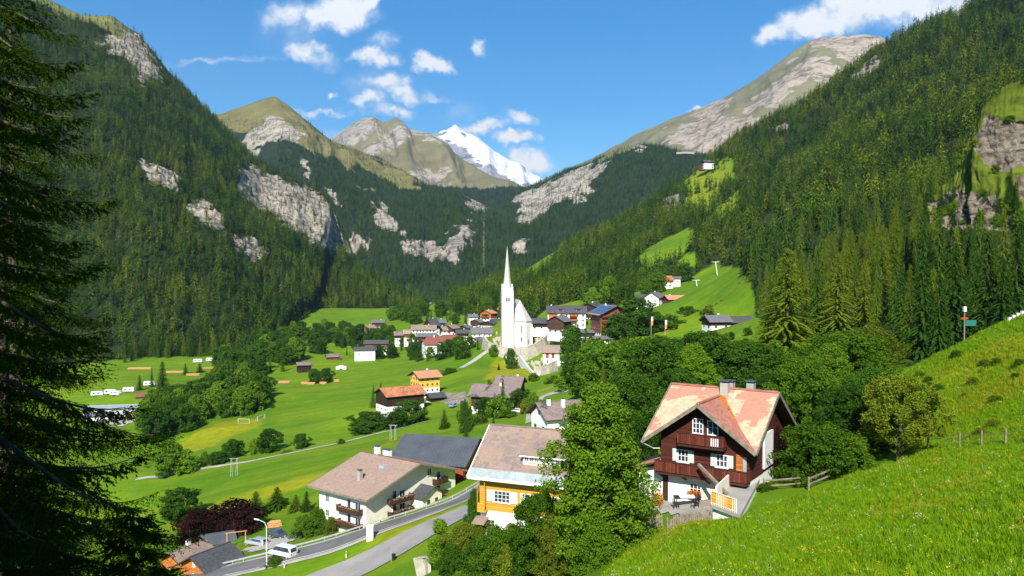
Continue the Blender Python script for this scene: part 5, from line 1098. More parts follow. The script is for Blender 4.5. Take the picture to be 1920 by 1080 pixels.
# group by the river
hs('long_barn', 'long barn with dark grey roof and red brown boards by the riverside trees', 706, 655, 572, 2, 16, 7, 4.6, 1.8, lower='white', upper='rust_timber', split=1.4, roof='tile_dark', sides='f', floors=1, win=(.8, .8), cat='barn', chim=())
hs('white_barn', 'low white barn with grey roof in front of the long red brown one', 685, 667, 556, 6, 14, 8, 4.4, 1.6, lower='white', upper='white', split=3.4, roof='tile_dark', sides='f', floors=1, win=(1, .8), cat='barn', chim=(), cols={'f': 2})
hs('timber_house', 'red brown timber house with shallow gable at the far meadow edge', 692, 624, 742, 62, 12, 11, 4.6, 2.2, lower='white', upper='rust_timber', split=1.2, roof='tile_tan', sides='lf', win=(.9, 1))
hs('grey_house', 'grey two storey house beside the red brown timber house', 710, 618, 756, 4, 11, 9, 7, 2.0, lower='white', upper='brown', split=3.0, roof='tile_grey', sides='f', win=(.9, 1))
hs('village_inn', 'large white inn with red tiled roof in the village centre', 822, 663, 560, 22, 17, 10.5, 9.2, 3.0, lower='white', upper='white', split=6, roof='tile_red', sides='lfr', floors=3, cols={'l': 4, 'f': 6, 'r': 3}, win=(.8, 1.2), balc=(('f', 3.2, 3.5, 6), ('f', 6.0, 3.5, 6)), chim=((.1, .1), (-.2, -.1)))
hs('inn_wing', 'white wing with lower red roof at the left end of the large inn', 805, 664, 552, 22, 8, 9, 7.4, 2.6, lower='white', upper='white', split=5, roof='tile_red', sides='lf', floors=3, cols={'l': 3, 'f': 2}, win=(.8, 1.2), chim=(), cat='house wing')
hs('inn_annex', 'white annex with stepped red roof at the right end of the large inn', 843, 653, 566, 22, 9, 9, 7.0, 2.4, lower='white', upper='white', split=5, roof='tile_red', sides='fr', floors=2, cols={'f': 3}, chim=(), cat='house wing')
hs('white_house', 'white house with dark grey roof directly behind the red roofed inn', 800, 651, 585, 4, 13, 9, 8.2, 2.0, lower='white', upper='brown', split=5.4, roof='tile_grey', sides='fl', floors=2, balc=(('f', 5.4, 0, 12),))
hs('hotel', 'wide hotel with flat grey double roof behind the village inn', 795, 637, 625, 4, 18, 11, 8.5, 2.8, lower='white', upper='white', split=5, roof='tile_taupe', sides='fl', floors=3, cat='hotel', cols={'f': 7})
hs('tower_house', 'tall narrow house with steep slate roof at the right of the grey hotel', 810, 632, 640, 50, 9, 8, 10, 4.5, lower='white', upper='dark_timber', split=6.5, roof='tile_dark', sides='lf', floors=3)
hs('pink_house', 'reddish plastered house partly hidden by trees left of the grey hotel', 768, 640, 630, 10, 9, 8, 6.5, 2.4, lower='cream', upper='rust_timber', split=3.2, roof='tile_tan', sides='fl')
hs('white_cottage', 'white cottage with tan roof between the hotel and the church', 826, 632, 650, 30, 9, 7, 6.0, 2.4, lower='white', upper='white', split=3, roof='tile_taupe', sides='lf')
hs('dark_chalet', 'dark timber chalet with pale base among trees left of the church', 872, 626, 700, 70, 11, 9, 5.6, 2.0, lower='white', upper='dark_timber', split=2.8, roof='tile_grey', sides='lf', balc=(('l', 2.9, 0, 7),))
hs('small_white_house', 'small white house with pyramid like grey roof on the meadow strip', 886, 604, 745, 15, 8, 7, 5.2, 2.2, lower='white', upper='white', split=3, roof='tile_grey', sides='lf')
hs('hillside_chalet', 'orange brown chalet on a white base highest left of the church', 916, 602, 730, 62, 11, 11, 7.4, 2.6, lower='white', upper='orange', split=2.8, roof='tile_salmon', sides='lf', floors=3, fh=2.4, balc=(('l', 3.0, 0, 8), ('l', 5.6, 0, 6)))
hs('white_chalet', 'white chalet with dark gable boards just left of the church tower', 918, 621, 690, 68, 12, 11, 6.6, 2.2, lower='white', upper='dark_timber', split=5.0, roof='tile_dark', sides='lf', balc=(('l', 2.8, 0, 8),))
hs('long_white_house', 'white house with plain dark grey roof beside the cemetery wall', 903, 638, 610, 4, 15, 10, 6.0, 3.4, lower='white', upper='white', split=3, roof='tile_grey', sides='fl', chim=())
hs('gabled_white_house', 'low white house with gable and dark window in front of the cemetery wall', 893, 650, 575, 66, 12, 11, 4.6, 2.0, lower='white', upper='white', split=2.6, roof='tile_grey', sides='lf')
hs('garage', 'tiny grey roofed garage between the inn and the white gabled house', 860, 642, 590, 10, 7, 6, 3.0, 1.4, lower='white', upper='white', split=1, roof='tile_taupe', sides='f', floors=1, chim=(), cat='garage')
hs('valley_farm', 'tiny dark farm on the farthest green strip of the valley', 798, 577, 1050, 5, 14, 9, 5, 2, lower='white', upper='dark_timber', roof='tile_grey', sides='f', chim=())
hs('valley_barn', 'tiny barn beside the farm on the farthest green strip', 812, 577, 1060, 60, 10, 8, 4.5, 2, lower='white', upper='dark_timber', roof='tile_dark', sides='l', chim=(), cat='barn')
hs('street_house', 'cream house with brown roof low among trees left of the inn', 752, 640, 640, 12, 10, 8, 5.5, 2.4, lower='cream', upper='brown', split=2.8, roof='tile_brown', sides='fl')
hs('street_house', 'white house with brown gable between grey hotel and dark chalet', 846, 628, 668, 60, 10, 9, 6, 2.4, lower='white', upper='brown', split=3, roof='tile_taupe', sides='lf', balc=(('l', 3, 0, 6),))
hs('street_house', 'small timber house with slate roof just right of the large inn', 866, 636, 628, 14, 9, 8, 5.2, 2.2, lower='white', upper='dark_timber', split=2.4, roof='tile_dark', sides='fl')
hs('street_house', 'grey roofed house behind the tall slate roofed one', 822, 618, 700, 8, 12, 9, 6.5, 2.4, lower='white', upper='brown', split=3.2, roof='tile_grey', sides='fl')
hs('street_house', 'brown roofed house below the small white house on the strip', 895, 615, 712, 66, 10, 9, 5.6, 2.2, lower='white', upper='brown', split=2.6, roof='tile_brown', sides='lf', balc=(('l', 2.7, 0, 6),))
hs('street_house', 'tan roofed house topmost among trees left of the spire', 932, 592, 790, 10, 11, 9, 6, 2.4, lower='white', upper='brown', split=3, roof='tile_tan', sides='fl')
hs('street_house', 'low slate roofed house tucked under the orange brown chalet', 932, 612, 712, 20, 10, 8, 4.6, 2.0, lower='white', upper='dark_timber', split=2.2, roof='tile_dark', sides='fl')
# right of the church
hs('cemetery_house', 'low dark house with long grey roof right behind the church choir', 1014, 618, 478, 4, 12, 8, 4.4, 2.2, lower='white', upper='dark_timber', split=1.6, roof='tile_dark', sides='fl', floors=1, chim=())
hs('timber_chalet', 'dark brown chalet with white base between church and hotels', 1049, 625, 440, 58, 9, 10, 7.0, 2.6, lower='white', upper='brown', split=2.6, roof='tile_grey', sides='lf', floors=3, fh=2.4, cols={'l': 3, 'f': 2}, frame='win_white', balc=(('l', 2.8, 0, 7.5),), detail=False)
lh = hs('long_hotel', 'long orange and white hotel wing with slate roof and two dormers', 1062, 613, 470, -2, 22, 11, 8.8, 3.4, lower='white', upper='white', split=6, roof='tile_dark', sides='fl', floors=3, cols={'f': 7}, cat='hotel', chim=((-.4, .1),), balc=(('f', 3.1, 3.8, 4), ('f', 5.8, 3.8, 4)))
for x in (-3.5, 7.0):
    m = MB(); m.box(x - 1.7, -4.6, 9.3, x + 1.7, -1.6, 10.9); d = m.build('dormer', M['orange'], lh); m = MB(); m.box(x - 2.0, -5.0, 10.903, x + 2.0, -1.3, 11.1); m.build('dormer_roof', M['tile_dark'], d); m = MB(); m.box(x - 1.2, -4.66, 9.7, x + 1.2, -4.603, 10.6); m.build('window', M['glass'], d)
for x0_, x1_ in ((-10.4, -5.6), (1.5, 6.2)):
    m = MB(); m.box(x0_, -5.64, 3.0, x1_, -5.53, 8.3); m.build('facade_boards', M['orange'], lh)
sh = hs('solar_hotel', 'big brown hotel with flower balconies and solar panels on its roof', 1144, 638, 428, 104, 16, 17, 14.5, 4.2, lower='white', upper='rust_timber', split=4.4, roof='tile_taupe', sides='lb', floors=5, fh=2.7, cols={'l': 6, 'b': 5}, win=(1.4, 1.5), cat='hotel', ov=1.6, og=2.2, chim=((.3, .05),), balc=[('l', z, -2.4, 10.5) for z in (4.5, 7.2, 9.9, 12.6)])
m = MB(); s_ = 4.2 / 8.5
for i in range(5):
    for j in range(3):
        y0_ = -9.2 + j * 2.7; f_ = lambda y: 14.5 + 4.2 - 4.2 * abs(y) / 8.5 + .34
        ya, yb = 8.8 - j * 2.7, 6.3 - j * 2.7
        m.prism([(-9.6 + i * 3.7, ya, f_(ya)), (-6.2 + i * 3.7, ya, f_(ya)), (-6.2 + i * 3.7, yb, f_(yb)), (-9.6 + i * 3.7, yb, f_(yb))], (0, 0, .08))
m.build('solar_panels', M['solar'], sh)
m = MB(); m.box(-8.3, -7.8, 4.6, -8.06, -3.6, 15.0); m.build('facade_panel', M['cream'], sh)
q = np.random.default_rng(8)
c = np.stack([np.full(900, -8 - 1.35) + q.uniform(-.15, .15, 900), q.uniform(-2.8, 7.6, 900), q.choice([5.35, 8.05, 10.75, 13.4], 900) + q.uniform(-.3, .25, 900)], 1); v, f = quads(c, rdir(900, q) * .22, rdir(900, q) * .22); link_mesh('balcony_flowers', np_mesh('balcony_flowers', v, f, [M['flower_red'], M['leaf']], q.choice([0, 0, 1], len(f))), sh)
hs('back_house', 'dark house with broad slate gable behind the two hotels', 1112, 601, 505, 60, 14, 16, 8, 3.0, lower='white', upper='dark_timber', split=2, roof='tile_dark', sides='l', floors=2, chim=((.2, .1),))
hs('hotel_annex', 'low white annex with glass front below the solar hotel', 1128, 655, 392, 20, 9, 7, 5.4, 1.0, lower='white', upper='white', split=3, roof='tile_grey', sides='fl', floors=2, cols={'f': 4}, win=(1.4, 1.6), chim=(), cat='annex')
hs('garden_house', 'flat grey roofed house below the long hotel wing', 1094, 640, 430, -5, 10, 8, 5.0, 1.0, lower='white', upper='dark_timber', split=2.6, roof='tile_grey', sides='fl', floors=2, chim=())
hs('chapel', 'small white building with red shutters on the cemetery terrace', 1034, 681, 398, -6, 8, 6, 6.2, 2.6, lower='white', upper='white', split=2.4, roof='tile_taupe', sides='', chim=(), cat='chapel')
cr = bpy.data.objects['chapel']
for x in (-1.9, .9):
    m = MB(); m.box(x - .75, -3.12, 2.9, x + .75, -3.05, 5.6); m.build('shutter', M['red_paint'], cr)
m = MB(); m.box(-2.2, -3.1, .3, -1.6, -3.003, 1.9); m.build('door', M['wood_dark'], cr)
# hamlet on the right
hs('hamlet_house', 'white house with black roof left of the grey L shaped house', 1212, 572, 572, 2, 16, 9, 5.4, 2.0, lower='white', upper='dark_timber', split=2.8, roof='tile_dark', sides='f', floors=2, chim=())
hs('corner_house', 'white L shaped house with grey gable roof on the hamlet corner', 1228, 575, 552, 58, 12, 10, 6.8, 3.0, lower='white', upper='white', split=3, roof='tile_grey', sides='lf', floors=2, chim=((.2, .1),), cols={'l': 2, 'f': 3})
hs('salmon_house', 'brown house with salmon coloured roof in front of the grass slope', 1266, 576, 545, 14, 14, 10, 5.6, 2.4, lower='cream', upper='red_brown', split=2.0, roof='tile_salmon', sides='lf', floors=2, chim=((-.3, 0),), balc=(('f', 2.2, 0, 9),))
hs('scaffold_house', 'house with bare yellow roof timbers high at the wood edge', 1241, 534, 640, 16, 15, 9, 4.0, 3.0, lower='white', upper='orange', split=1.6, roof='tile_orange', sides='lf', chim=((-.4, 0),))
hs('wood_edge_shed', 'small grey shed right of the house with yellow roof timbers', 1265, 531, 650, 0, 8, 6, 4, 1.2, lower='white', upper='white', split=2, roof='tile_grey', sides='f', floors=1, chim=(), cat='shed')
hs('meadow_cottage', 'dark cottage with grey roof and white corner under the meadow', 1343, 618, 352, 12, 9.5, 9, 3.9, 2.3, lower='white', upper='dark_timber', split=2.0, roof='tile_grey', sides='lf', floors=1, chim=((.15, .12),))
hs('twin_cottage', 'dark cottage with black roof half hidden right of the grey roofed one', 1385, 618, 358, 12, 10, 8, 3.7, 2.1, lower='white', upper='dark_timber', split=1.6, roof='tile_dark', sides='lf', floors=1, chim=())
hs('mountain_farm', 'white mountain farm on the high terrace above the wood', 1327, 313, 1240, 10, 16, 11, 7, 3, lower='white', upper='dark_timber', split=5, roof='tile_dark', sides='fl')
hs('mountain_barn', 'small brown barn left of the high mountain farm', 1316, 315, 1245, 60, 10, 9, 4, 2.5, lower='brown', upper='brown', split=1, roof='tile_brown', sides='', chim=(), cat='barn')
for i, (px, py, up, rf, lb) in enumerate(((979, 489, 'white', 'tile_grey', 'white farm left of three tiny houses on the far green spur'), (991, 487, 'dark_timber', 'tile_dark', 'dark farm in the middle of the far green spur'), (972, 502, 'rust_timber', 'tile_salmon', 'red brown farm lowest on the far green spur'), (1005, 472, 'rust_timber', 'tile_red', 'tiny red barn highest on the far green spur'))):
    b = gp(px, py, 600); house('spur_farm', lb, tuple(b), 20 * i, 15, 10, 6, 3, lower='white', upper=up, split=2.4, roof=rf, sides='fl', chim=())
hs('wood_house', 'white three storey house mostly hidden by the leafy trees', 1222, 700, 232, 10, 9, 9, 7.4, 1.6, lower='white', upper='white', split=3, roof='tile_grey', sides='fl', floors=3, chim=(), shut=None)
hs('stone_house', 'pale plastered house with small red eave among the trees', 1201, 700, 262, -8, 9, 8, 5.2, 1.2, lower='stone', upper='stone', split=2.5, roof='tile_red', sides='fl', floors=1, chim=())
hs('roof_house', 'small white house with two stout chimneys behind the yellow house', 1046, 812, 175, 24, 9, 8, 4.4, 2.4, lower='white', upper='white', split=2, roof='tile_brown', sides='fl', floors=1, chim=((-.3, -.1), (.05, -.2)))
hs('garden_cottage', 'small white cottage with grey roof behind the tall leafy tree', 1152, 730, 255, 5, 7, 6, 4.2, 1.4, lower='white', upper='white', split=2, roof='tile_grey', sides='fl', floors=1, chim=())
hs('log_cabin', 'orange boarded cabin with slate roof by the road bend', 395, 1082, 139, 62, 7, 6.2, 3.0, 1.7, lower='orange', upper='orange', split=1, roof='tile_dark', sides='lf', floors=1, chim=(), cat='cabin', detail=True, win=(.7, .9))
hs('cabin_neighbour', 'small cabin with taupe roof left of the orange boarded one', 352, 1072, 146, 62, 6.5, 6, 3.0, 1.5, lower='orange', upper='orange', split=1, roof='tile_taupe', sides='lf', floors=1, chim=((.1, .1),), cat='cabin')
hs('camp_building', 'long low white camp building with pale flat roof by the gravel road', 212, 776, 410, 12, 26, 11, 3.6, .8, lower='white', upper='white', split=2, roof='metal_light', sides='fl', floors=1, chim=(), cat='building')
hs('camp_annex', 'white annex with grey roof in front of the long camp building', 188, 792, 392, 12, 10, 9, 4.0, 1.0, lower='white', upper='white', split=2, roof='tile_grey', sides='fl', floors=1, chim=(), cat='annex')
hs('camp_kiosk', 'red brown kiosk with dark red roof at the campsite entrance', 273, 757, 428, 14, 7.5, 6, 4.4, 1.2, lower='white', upper='rust_timber', split=2, roof='tile_red', sides='fl', floors=1, chim=(), cat='kiosk')
for i, (px, py, D, lb) in enumerate(((624, 676, 560, 'red brown hut with white front on the meadow by the river'), (570, 692, 505, 'low dark field hut left on the river meadow'))):
    house('field_hut', lb, hpos(px, py, D), 25, 8, 6, 3, 1.3, lower='rust_timber' if i == 0 else 'dark_timber', upper='rust_timber' if i == 0 else 'dark_timber', split=.5, roof='tile_brown', sides='', chim=(), cat='hut')
hs('playhouse', 'small grey roofed garden shed by the timber climbing frame', 407, 1030, 160, 30, 5, 3.6, 2.2, .9, lower='grey_wood', upper='grey_wood', split=.6, roof='metal_grey', sides='', chim=(), cat='shed', gable_win=False)
# ---- roads, paths, walls
def polyline(pts, step=2.0):
    w = np.array([gp(*p) if len(p) == 2 else at(*p) for p in pts]); s = np.concatenate([[0], np.cumsum(np.linalg.norm(np.diff(w[:, :2], axis=0), axis=1))])
    n = max(3, int(s[-1] / step)); q = np.linspace(0, s[-1], n); xy = np.stack([np.interp(q, s, w[:, i]) for i in (0, 1)], 1)
    for _ in range(4): xy[1:-1] = (xy[:-2] + 2 * xy[1:-1] + xy[2:]) / 4
    return xy
def side(xy): d = np.gradient(xy, axis=0); d /= np.linalg.norm(d, axis=1)[:, None]; return np.stack([-d[:, 1], d[:, 0]], 1)
def ribbon(name, xy, w, mat, dz, kind='structure', ofs=0.0):
    s = side(xy); cols = np.linspace(-w / 2, w / 2, 7) + ofs; P = xy[:, None] + s[:, None] * cols[None, :, None]; z = Z(P[..., 0], P[..., 1]) + dz
    n, m = z.shape; ix = np.arange(n * m).reshape(n, m); f = np.stack([ix[:-1, :-1], ix[:-1, 1:], ix[1:, 1:], ix[1:, :-1]], -1).reshape(-1, 4)
    o = link_mesh(name, np_mesh(name, np.concatenate([P, z[..., None]], -1).reshape(-1, 3), f, [M[mat]])); return tag(o, kind=kind)
def area(name, pts, mat, dz, step=1.2):
    w = np.array([gp(*p)[:2] if len(p) == 2 else at(*p)[:2] for p in pts]); lo, hi = w.min(0), w.max(0); nx_, ny_ = [max(3, int((hi[i] - lo[i]) / step)) for i in (0, 1)]
    gx, gy_ = np.meshgrid(np.linspace(lo[0], hi[0], nx_), np.linspace(lo[1], hi[1], ny_)); z = Z(gx, gy_) + dz; ix = np.arange(gx.size).reshape(gx.shape)
    f = np.stack([ix[:-1, :-1], ix[:-1, 1:], ix[1:, 1:], ix[1:, :-1]], -1).reshape(-1, 4); c = np.stack([gx, gy_], -1).reshape(-1, 2)[f].mean(1); f = f[inpoly(c, [tuple(p) for p in w])]
    return tag(link_mesh(name, np_mesh(name, np.stack([gx, gy_, z], -1).reshape(-1, 3), f, [M[mat]])), kind='structure')
rd = polyline([(330, 1105, 134), (420, 1078, 133), (500, 1052, 133.5), (560, 1034, 134.5), (630, 1012, 136), (700, 990, 138.5), (780, 967, 141), (850, 946, 144), (890, 933, 147), (930, 915, 152)])
ribbon('road_verge', rd, 8.6, 'gravel', .10); ribbon('road', rd, 6.4, 'asphalt', .16)
for sg in (-1, 1): ribbon('road_marking', rd, .16, 'line', .168, ofs=sg * 2.9)
lower = polyline([(560, 1125, 118), (640, 1080, 123), (720, 1051, 124), (760, 1015, 126), (810, 985, 128.5), (865, 966, 130.5), (900, 952, 133)])
ribbon('lane', lower, 10.5, 'asphalt_pale', .17)
area('parking_lot', [(455, 1035, 148), (478, 1012, 152), (510, 996, 155), (560, 992, 154), (580, 1000, 150), (560, 1015, 147), (520, 1030, 143), (470, 1045, 144)], 'gravel', .14, .8)
pth = polyline([(255, 899), (350, 884), (440, 870), (540, 851), (640, 830), (730, 808), (800, 790)], 3); ribbon('path', pth, 2.2, 'gravel', .12)
cr_ = polyline([(255, 787), (285, 775), (330, 757), (380, 738), (430, 722)], 4); ribbon('gravel_road', cr_, 7, 'gravel', .2); area('gravel_yard', [(160, 790), (170, 772), (240, 760), (280, 768), (262, 790), (220, 800)], 'gravel', .2, 3)
lane2 = polyline([(1000, 790), (1000, 765), (1010, 745), (1045, 735), (1080, 730)], 3); ribbon('driveway', lane2, 4.5, 'gravel', .15)
cl_ = polyline([(865, 690), (895, 670), (915, 658)], 4); ribbon('church_path', cl_, 3, 'gravel', .15)
area('patio', [(1215, 945, 68.5), (1240, 938, 69.5), (1300, 940, 67), (1336, 948, 63.5), (1332, 972, 61), (1290, 960, 63.5), (1240, 955, 66)], 'concrete', .12, .5)
def wall(name, label, pts, h, th, mat, cat='wall', foot=3.0, cap=None):
    w = [at(*p) for p in pts]; o0 = w[0]; root = empty(name, tuple(o0)); tag(root, label, cat); m = MB(); c = MB()
    for a, b in zip(w[:-1], w[1:]):
        a = Vector(a - o0); b = Vector(b - o0); m.beam(a + Vector((0, 0, (h - foot) / 2)), b + Vector((0, 0, (h - foot) / 2)), th, h + foot); c.beam(a + Vector((0, 0, h + .08)), b + Vector((0, 0, h + .08)), th + .25, .15)
    m.build('masonry', M[mat], root); c.build('coping', M[cap or mat], root)
wall('cemetery_wall', 'long curved pale retaining wall around the church cemetery', [(905, 647, 455), (914, 660, 447), (930, 668, 442), (950, 673, 439), (970, 673, 438), (990, 670, 439), (1008, 663, 442), (1022, 652, 446), (1028, 645, 450)], 6.0, .9, 'stone', foot=6)
wall('terrace_wall', 'short pale wall of the lower cemetery terrace', [(1000, 703, 372), (1014, 705, 371), (1030, 699, 374), (1045, 692, 378)], 4.2, .8, 'stone')
wall('stair_wall', 'white sloping stair wall running down below the cemetery', [(974, 673, 418), (982, 684, 403), (992, 698, 387), (1000, 706, 374)], 2.0, .7, 'white', 'stair wall')
wall('entrance_wall', 'white stepped wall right of the small white chapel building', [(1046, 684, 394), (1058, 684, 392), (1070, 686, 388)], 1.8, .6, 'white', foot=2)
wall('valley_gallery', 'pale avalanche gallery on the slope under the scree peak', [(1268, 287, 2380), (1285, 286, 2380), (1302, 287, 2375)], 2.6, 3, 'concrete', 'gallery', foot=3)
wall('garden_wall', 'white garden wall with lattice beside the lane end', [(783, 1068, 104), (800, 1066, 103), (806, 1070, 101)], 1.5, .35, 'stone', foot=3)
# graves
q = np.random.default_rng(4); ng = 0
gm = MB(); gm.box(-.45, -.14, -.3, .45, .14, .95); gm.prism([(-.45, -.14, .95), (.45, -.14, .95), (.25, -.14, 1.25), (-.25, -.14, 1.25)], (0, .28, 0)); g0 = gm.build('gravestone', M['stone']); used = False
for poly, n in (([(1003, 612), (1030, 612), (1036, 648), (1004, 650)], 46), ([(922, 640), (934, 622), (942, 632), (944, 652), (925, 655)], 22), ([(985, 683), (1020, 676), (1045, 686), (1012, 692)], 22)):
    lo = np.min(poly, 0); hi = np.max(poly, 0); c = 0
    while c < n:
        p = q.uniform(lo, hi)
        if not inpoly(p[None], poly)[0]: continue
        w = gp(p[0], p[1], 300); o = g0 if not used else g0.copy()
        if used: COL.objects.link(o)
        used = True; o.location = tuple(w); o.rotation_euler = (0, 0, q.uniform(-.3, .3)); s = q.uniform(.8, 1.5); o.scale = (s, s, s * q.uniform(.9, 1.2)); tag(o, 'pale gravestone in the terraced cemetery beside the church', 'gravestone', 'gravestones in the cemetery'); c += 1
# ---- guard rails, fences
def rail_thing(name, label, xy, h=.75, every=4.0, beam=(.10, .32), mat='steel', post=.12, cat='guard rail', rows=(0.6,), group=None, postmat=None):
    z = Z(xy[:, 0], xy[:, 1]); P = [Vector((x, y, q_)) for (x, y), q_ in zip(xy, z)]; o0 = P[0]; root = tag(empty(name, o0), label, cat, group); m = MB()
    for r_ in rows:
        for a, b in zip(P[:-1], P[1:]): m.beam(a - o0 + Vector((0, 0, r_)), b - o0 + Vector((0, 0, r_)), *beam)
    m.build('rail', M[mat], root); s = 0; nx_ = 0
    for a, b in zip(P[:-1], P[1:]):
        if s >= nx_: pm = MB(); c = a - o0; pm.box(c.x - post / 2, c.y - post / 2, c.z - .5, c.x + post / 2, c.y + post / 2, c.z + h); pm.build('post', M[postmat or mat], root); nx_ += every
        s += (b - a).length
    return root
sd_ = side(rd); rail_thing('guard_rail', 'pale steel guard rail along the house side of the road', rd + sd_ * 3.9, mat='steel', rows=(.62,), beam=(.06, .26), h=.8, every=3.2, post=.09)
rail_thing('field_fence', 'post and wire fence crossing the crest of the meadow', polyline([(1740, 846), (1790, 842), (1850, 838), (1930, 832), (2000, 826)], 1.0), 1.35, 2.6, (.03, .03), 'grey_wood', .11, 'fence', (.5, 1.0))
rail_thing('rail_fence', 'weathered two rail wooden fence by the chalet bushes', polyline([(1516, 925, 62.5), (1535, 915, 63.3), (1556, 905, 64.3)], .8), 1.05, 2.0, (.05, .14), 'grey_wood', .12, 'fence', (.45, .9))
rail_thing('yard_fence', 'grey wooden rails around the yard behind the terrace', polyline([(1432, 915, 66), (1470, 920, 65.5), (1500, 925, 64)], .8), 1.0, 2.2, (.05, .12), 'grey_wood', .12, 'fence', (.4, .85))
rail_thing('garden_fence', 'thin dark fence along the driveway below the cemetery', polyline([(1010, 738), (1035, 728), (1080, 716)], 3), 1.2, 4, (.05, .1), 'grey_wood', .12, 'fence', (.5, 1.0))
def picket(name, label, a, b, n):
    pa = np.array(a, float); pb = np.array(b, float); root = empty(name, (pa[0], pa[1], Z(pa[0], pa[1])[0])); tag(root, label, 'fence'); o0 = Vector(root.location); pr = random.Random(n); ps = []
    for i in range(n):
        t = i / (n - 1); x, y = pa[:2] * (1 - t) + pb[:2] * t; ps.append(Vector((x, y, Z(x, y)[0])) - o0)
    for i, p in enumerate(ps):
        m = MB(); h = 1.0 + pr.uniform(-.12, .14); w = .13; l = pr.uniform(-.05, .05); d = (ps[-1] - ps[0]).normalized() * w / 2
        m.prism([p - d + Vector((0, 0, -.3)), p + d + Vector((0, 0, -.3)), p + d + Vector((l, 0, h - .15)), p + Vector((l, 0, h)), p - d + Vector((l, 0, h - .15))], (0, -.04, 0)); m.build('picket', M['grey_wood'], root)
    m = MB()
    for z in (.3, .75):
        for u, v_ in zip(ps[:-1], ps[1:]): m.beam(u + Vector((0, .04, z)), v_ + Vector((0, .04, z)), .05, .09)
    m.build('rail', M['grey_wood'], root)
picket('picket_fence', 'grey picket fence along the chalet patio', at(1252, 990, 60.5), at(1332, 972, 59.8), 22)
picket('picket_fence', 'broken grey picket fence by the tree left of the patio', at(1205, 985, 63), at(1241, 980, 63), 9)
# ---- vehicles
def car(name, label, pos, yaw, paint, kind='car', cat='car'):
    root = tag(empty(name, pos, R(yaw)), label, cat); Ln, Wc, H = {'car': (4.3, 1.75, 1.48), 'wagon': (4.6, 1.78, 1.5), 'van': (4.9, 1.9, 1.95)}[kind]
    a = Ln / 2; hw = Wc / 2
    prof = {'car': [(-a, .35), (-a, .82), (-a + .25, .92), (-a + .65, 1.40), (-a + 1.1, H), (.25, H), (a - 1.35, .98), (a - .15, .80), (a, .6), (a, .32)], 'wagon': [(-a, .35), (-a, .9), (-a + .35, 1.42), (-a + .7, H), (.3, H), (a - 1.4, .98), (a - .15, .8), (a, .6), (a, .32)],
            'van': [(-a, .38), (-a, 1.05), (-a + .22, 1.78), (-a + .5, H), (.9, H), (a - 1.0, 1.18), (a - .15, .95), (a, .7), (a, .34)]}[kind]
    m = MB(); n = len(prof); L_ = []; Rr = []
    for x, z in prof:
        ins = .0 if z < 1.0 else .16 * (z - .95) / (H - .95); L_.append((x, -hw + ins, z)); Rr.append((x, hw - ins, z))
    m.v = L_ + Rr; m.f = [list(range(n)), list(range(2 * n - 1, n - 1, -1))] + [[i, i + n, (i + 1) % n + n, (i + 1) % n] for i in range(n)]; m.m = [0] * len(m.f)
    b = m.build('body', M[paint], root); bv = b.modifiers.new('bevel', 'BEVEL'); bv.width = .06; bv.segments = 2
    zt_, zb = H - .1, .98 if kind != 'van' else 1.15
    def ins(z): return .16 * (z - .95) / (H - .95) - .012
    x_l, x_r = (-a + .75, a - 1.75) if kind != 'van' else (-a + .45, a - 1.35)
    for s in (-1, 1):
        m = MB(); m.poly([(x_l - .25, s * (hw - ins(zb)), zb), (x_r + .35, s * (hw - ins(zb)), zb), (x_r - .22, s * (hw - ins(zt_)), zt_), (x_l + .12, s * (hw - ins(zt_)), zt_)]); m.build('side_window', M['glass'], root)
    def edge(i, j, f0, f1):
        (x0, z0), (x1, z1) = prof[i], prof[j]; e = Vector((z1 - z0, 0, -(x1 - x0))).normalized() * .012
        if kind: pass
        p = lambda t, s: Vector((x0 + (x1 - x0) * t, s * (hw - .16 - .1), z0 + (z1 - z0) * t))
        k_ = 1
        c = Vector((0, 0, .7)); mid = p((f0 + f1) / 2, 0); e = e if (mid + e - c).length > (mid - c).length else -e
        m = MB(); m.poly([p(f0, -1) + e, p(f0, 1) + e, p(f1, 1) + e, p(f1, -1) + e]); return m
    top = max(range(n), key=lambda i: (prof[i][1], prof[i][0])); edge(top, top + 1, .08, .94).build('windscreen', M['glass'], root)
    bk = min(i for i in range(n) if prof[i][1] >= H) - 1; edge(bk, bk - 1, .05, .9).build('rear_window', M['glass'], root)
    for sx in (-1, 1):
        for sy in (-1, 1):
            m = MB(); c = Vector((sx * (a - .82), sy * (hw - .12), .32)); m.tube(c + Vector((0, -.11, 0)), c + Vector((0, .11, 0)), .32, .32, 16); w = m.build('wheel', M['rubber'], root); m = MB(); m.tube(c + Vector((0, sy * .112, 0)), c + Vector((0, sy * .125, 0)), .19, .18, 12); m.build('rim', M['steel'], w)
    for s in (-1, 1):
        m = MB(); m.box(a - .05, s * (hw - .38) - .2, .62, a + .015, s * (hw - .38) + .2, .76); m.build('headlight', M['lamp_lens'], root); m = MB(); m.box(-a - .015, s * (hw - .25) - .14, .7, -a + .05, s * (hw - .25) + .14, .92); m.build('tail_light', M['tail_lens'], root)
    return root
def cpos(px, py, D): p = at(px, py, D); return (p[0], p[1], Z(p[0], p[1])[0] + .17)
car('parked_car', 'silver estate car parked in the gravel lot by the lawn', cpos(482, 1024, 149), 155, 'car_silver', 'wagon')
car('parked_car', 'dark grey car parked in the gravel lot near the guesthouse shrubs', cpos(522, 1008, 151.5), -28, 'car_dark')
car('van', 'white van driving along the road past the parking lot', cpos(531, 1048, 134), 152, 'car_white', 'van', 'van')
car('parked_car', 'white car parked on the lawn by the farmhouse drive', cpos(967, 773, 266), 170, 'car_white'); car('parked_car', 'red car parked behind the white one on the farmhouse drive', cpos(978, 770, 271), 165, 'car_red')
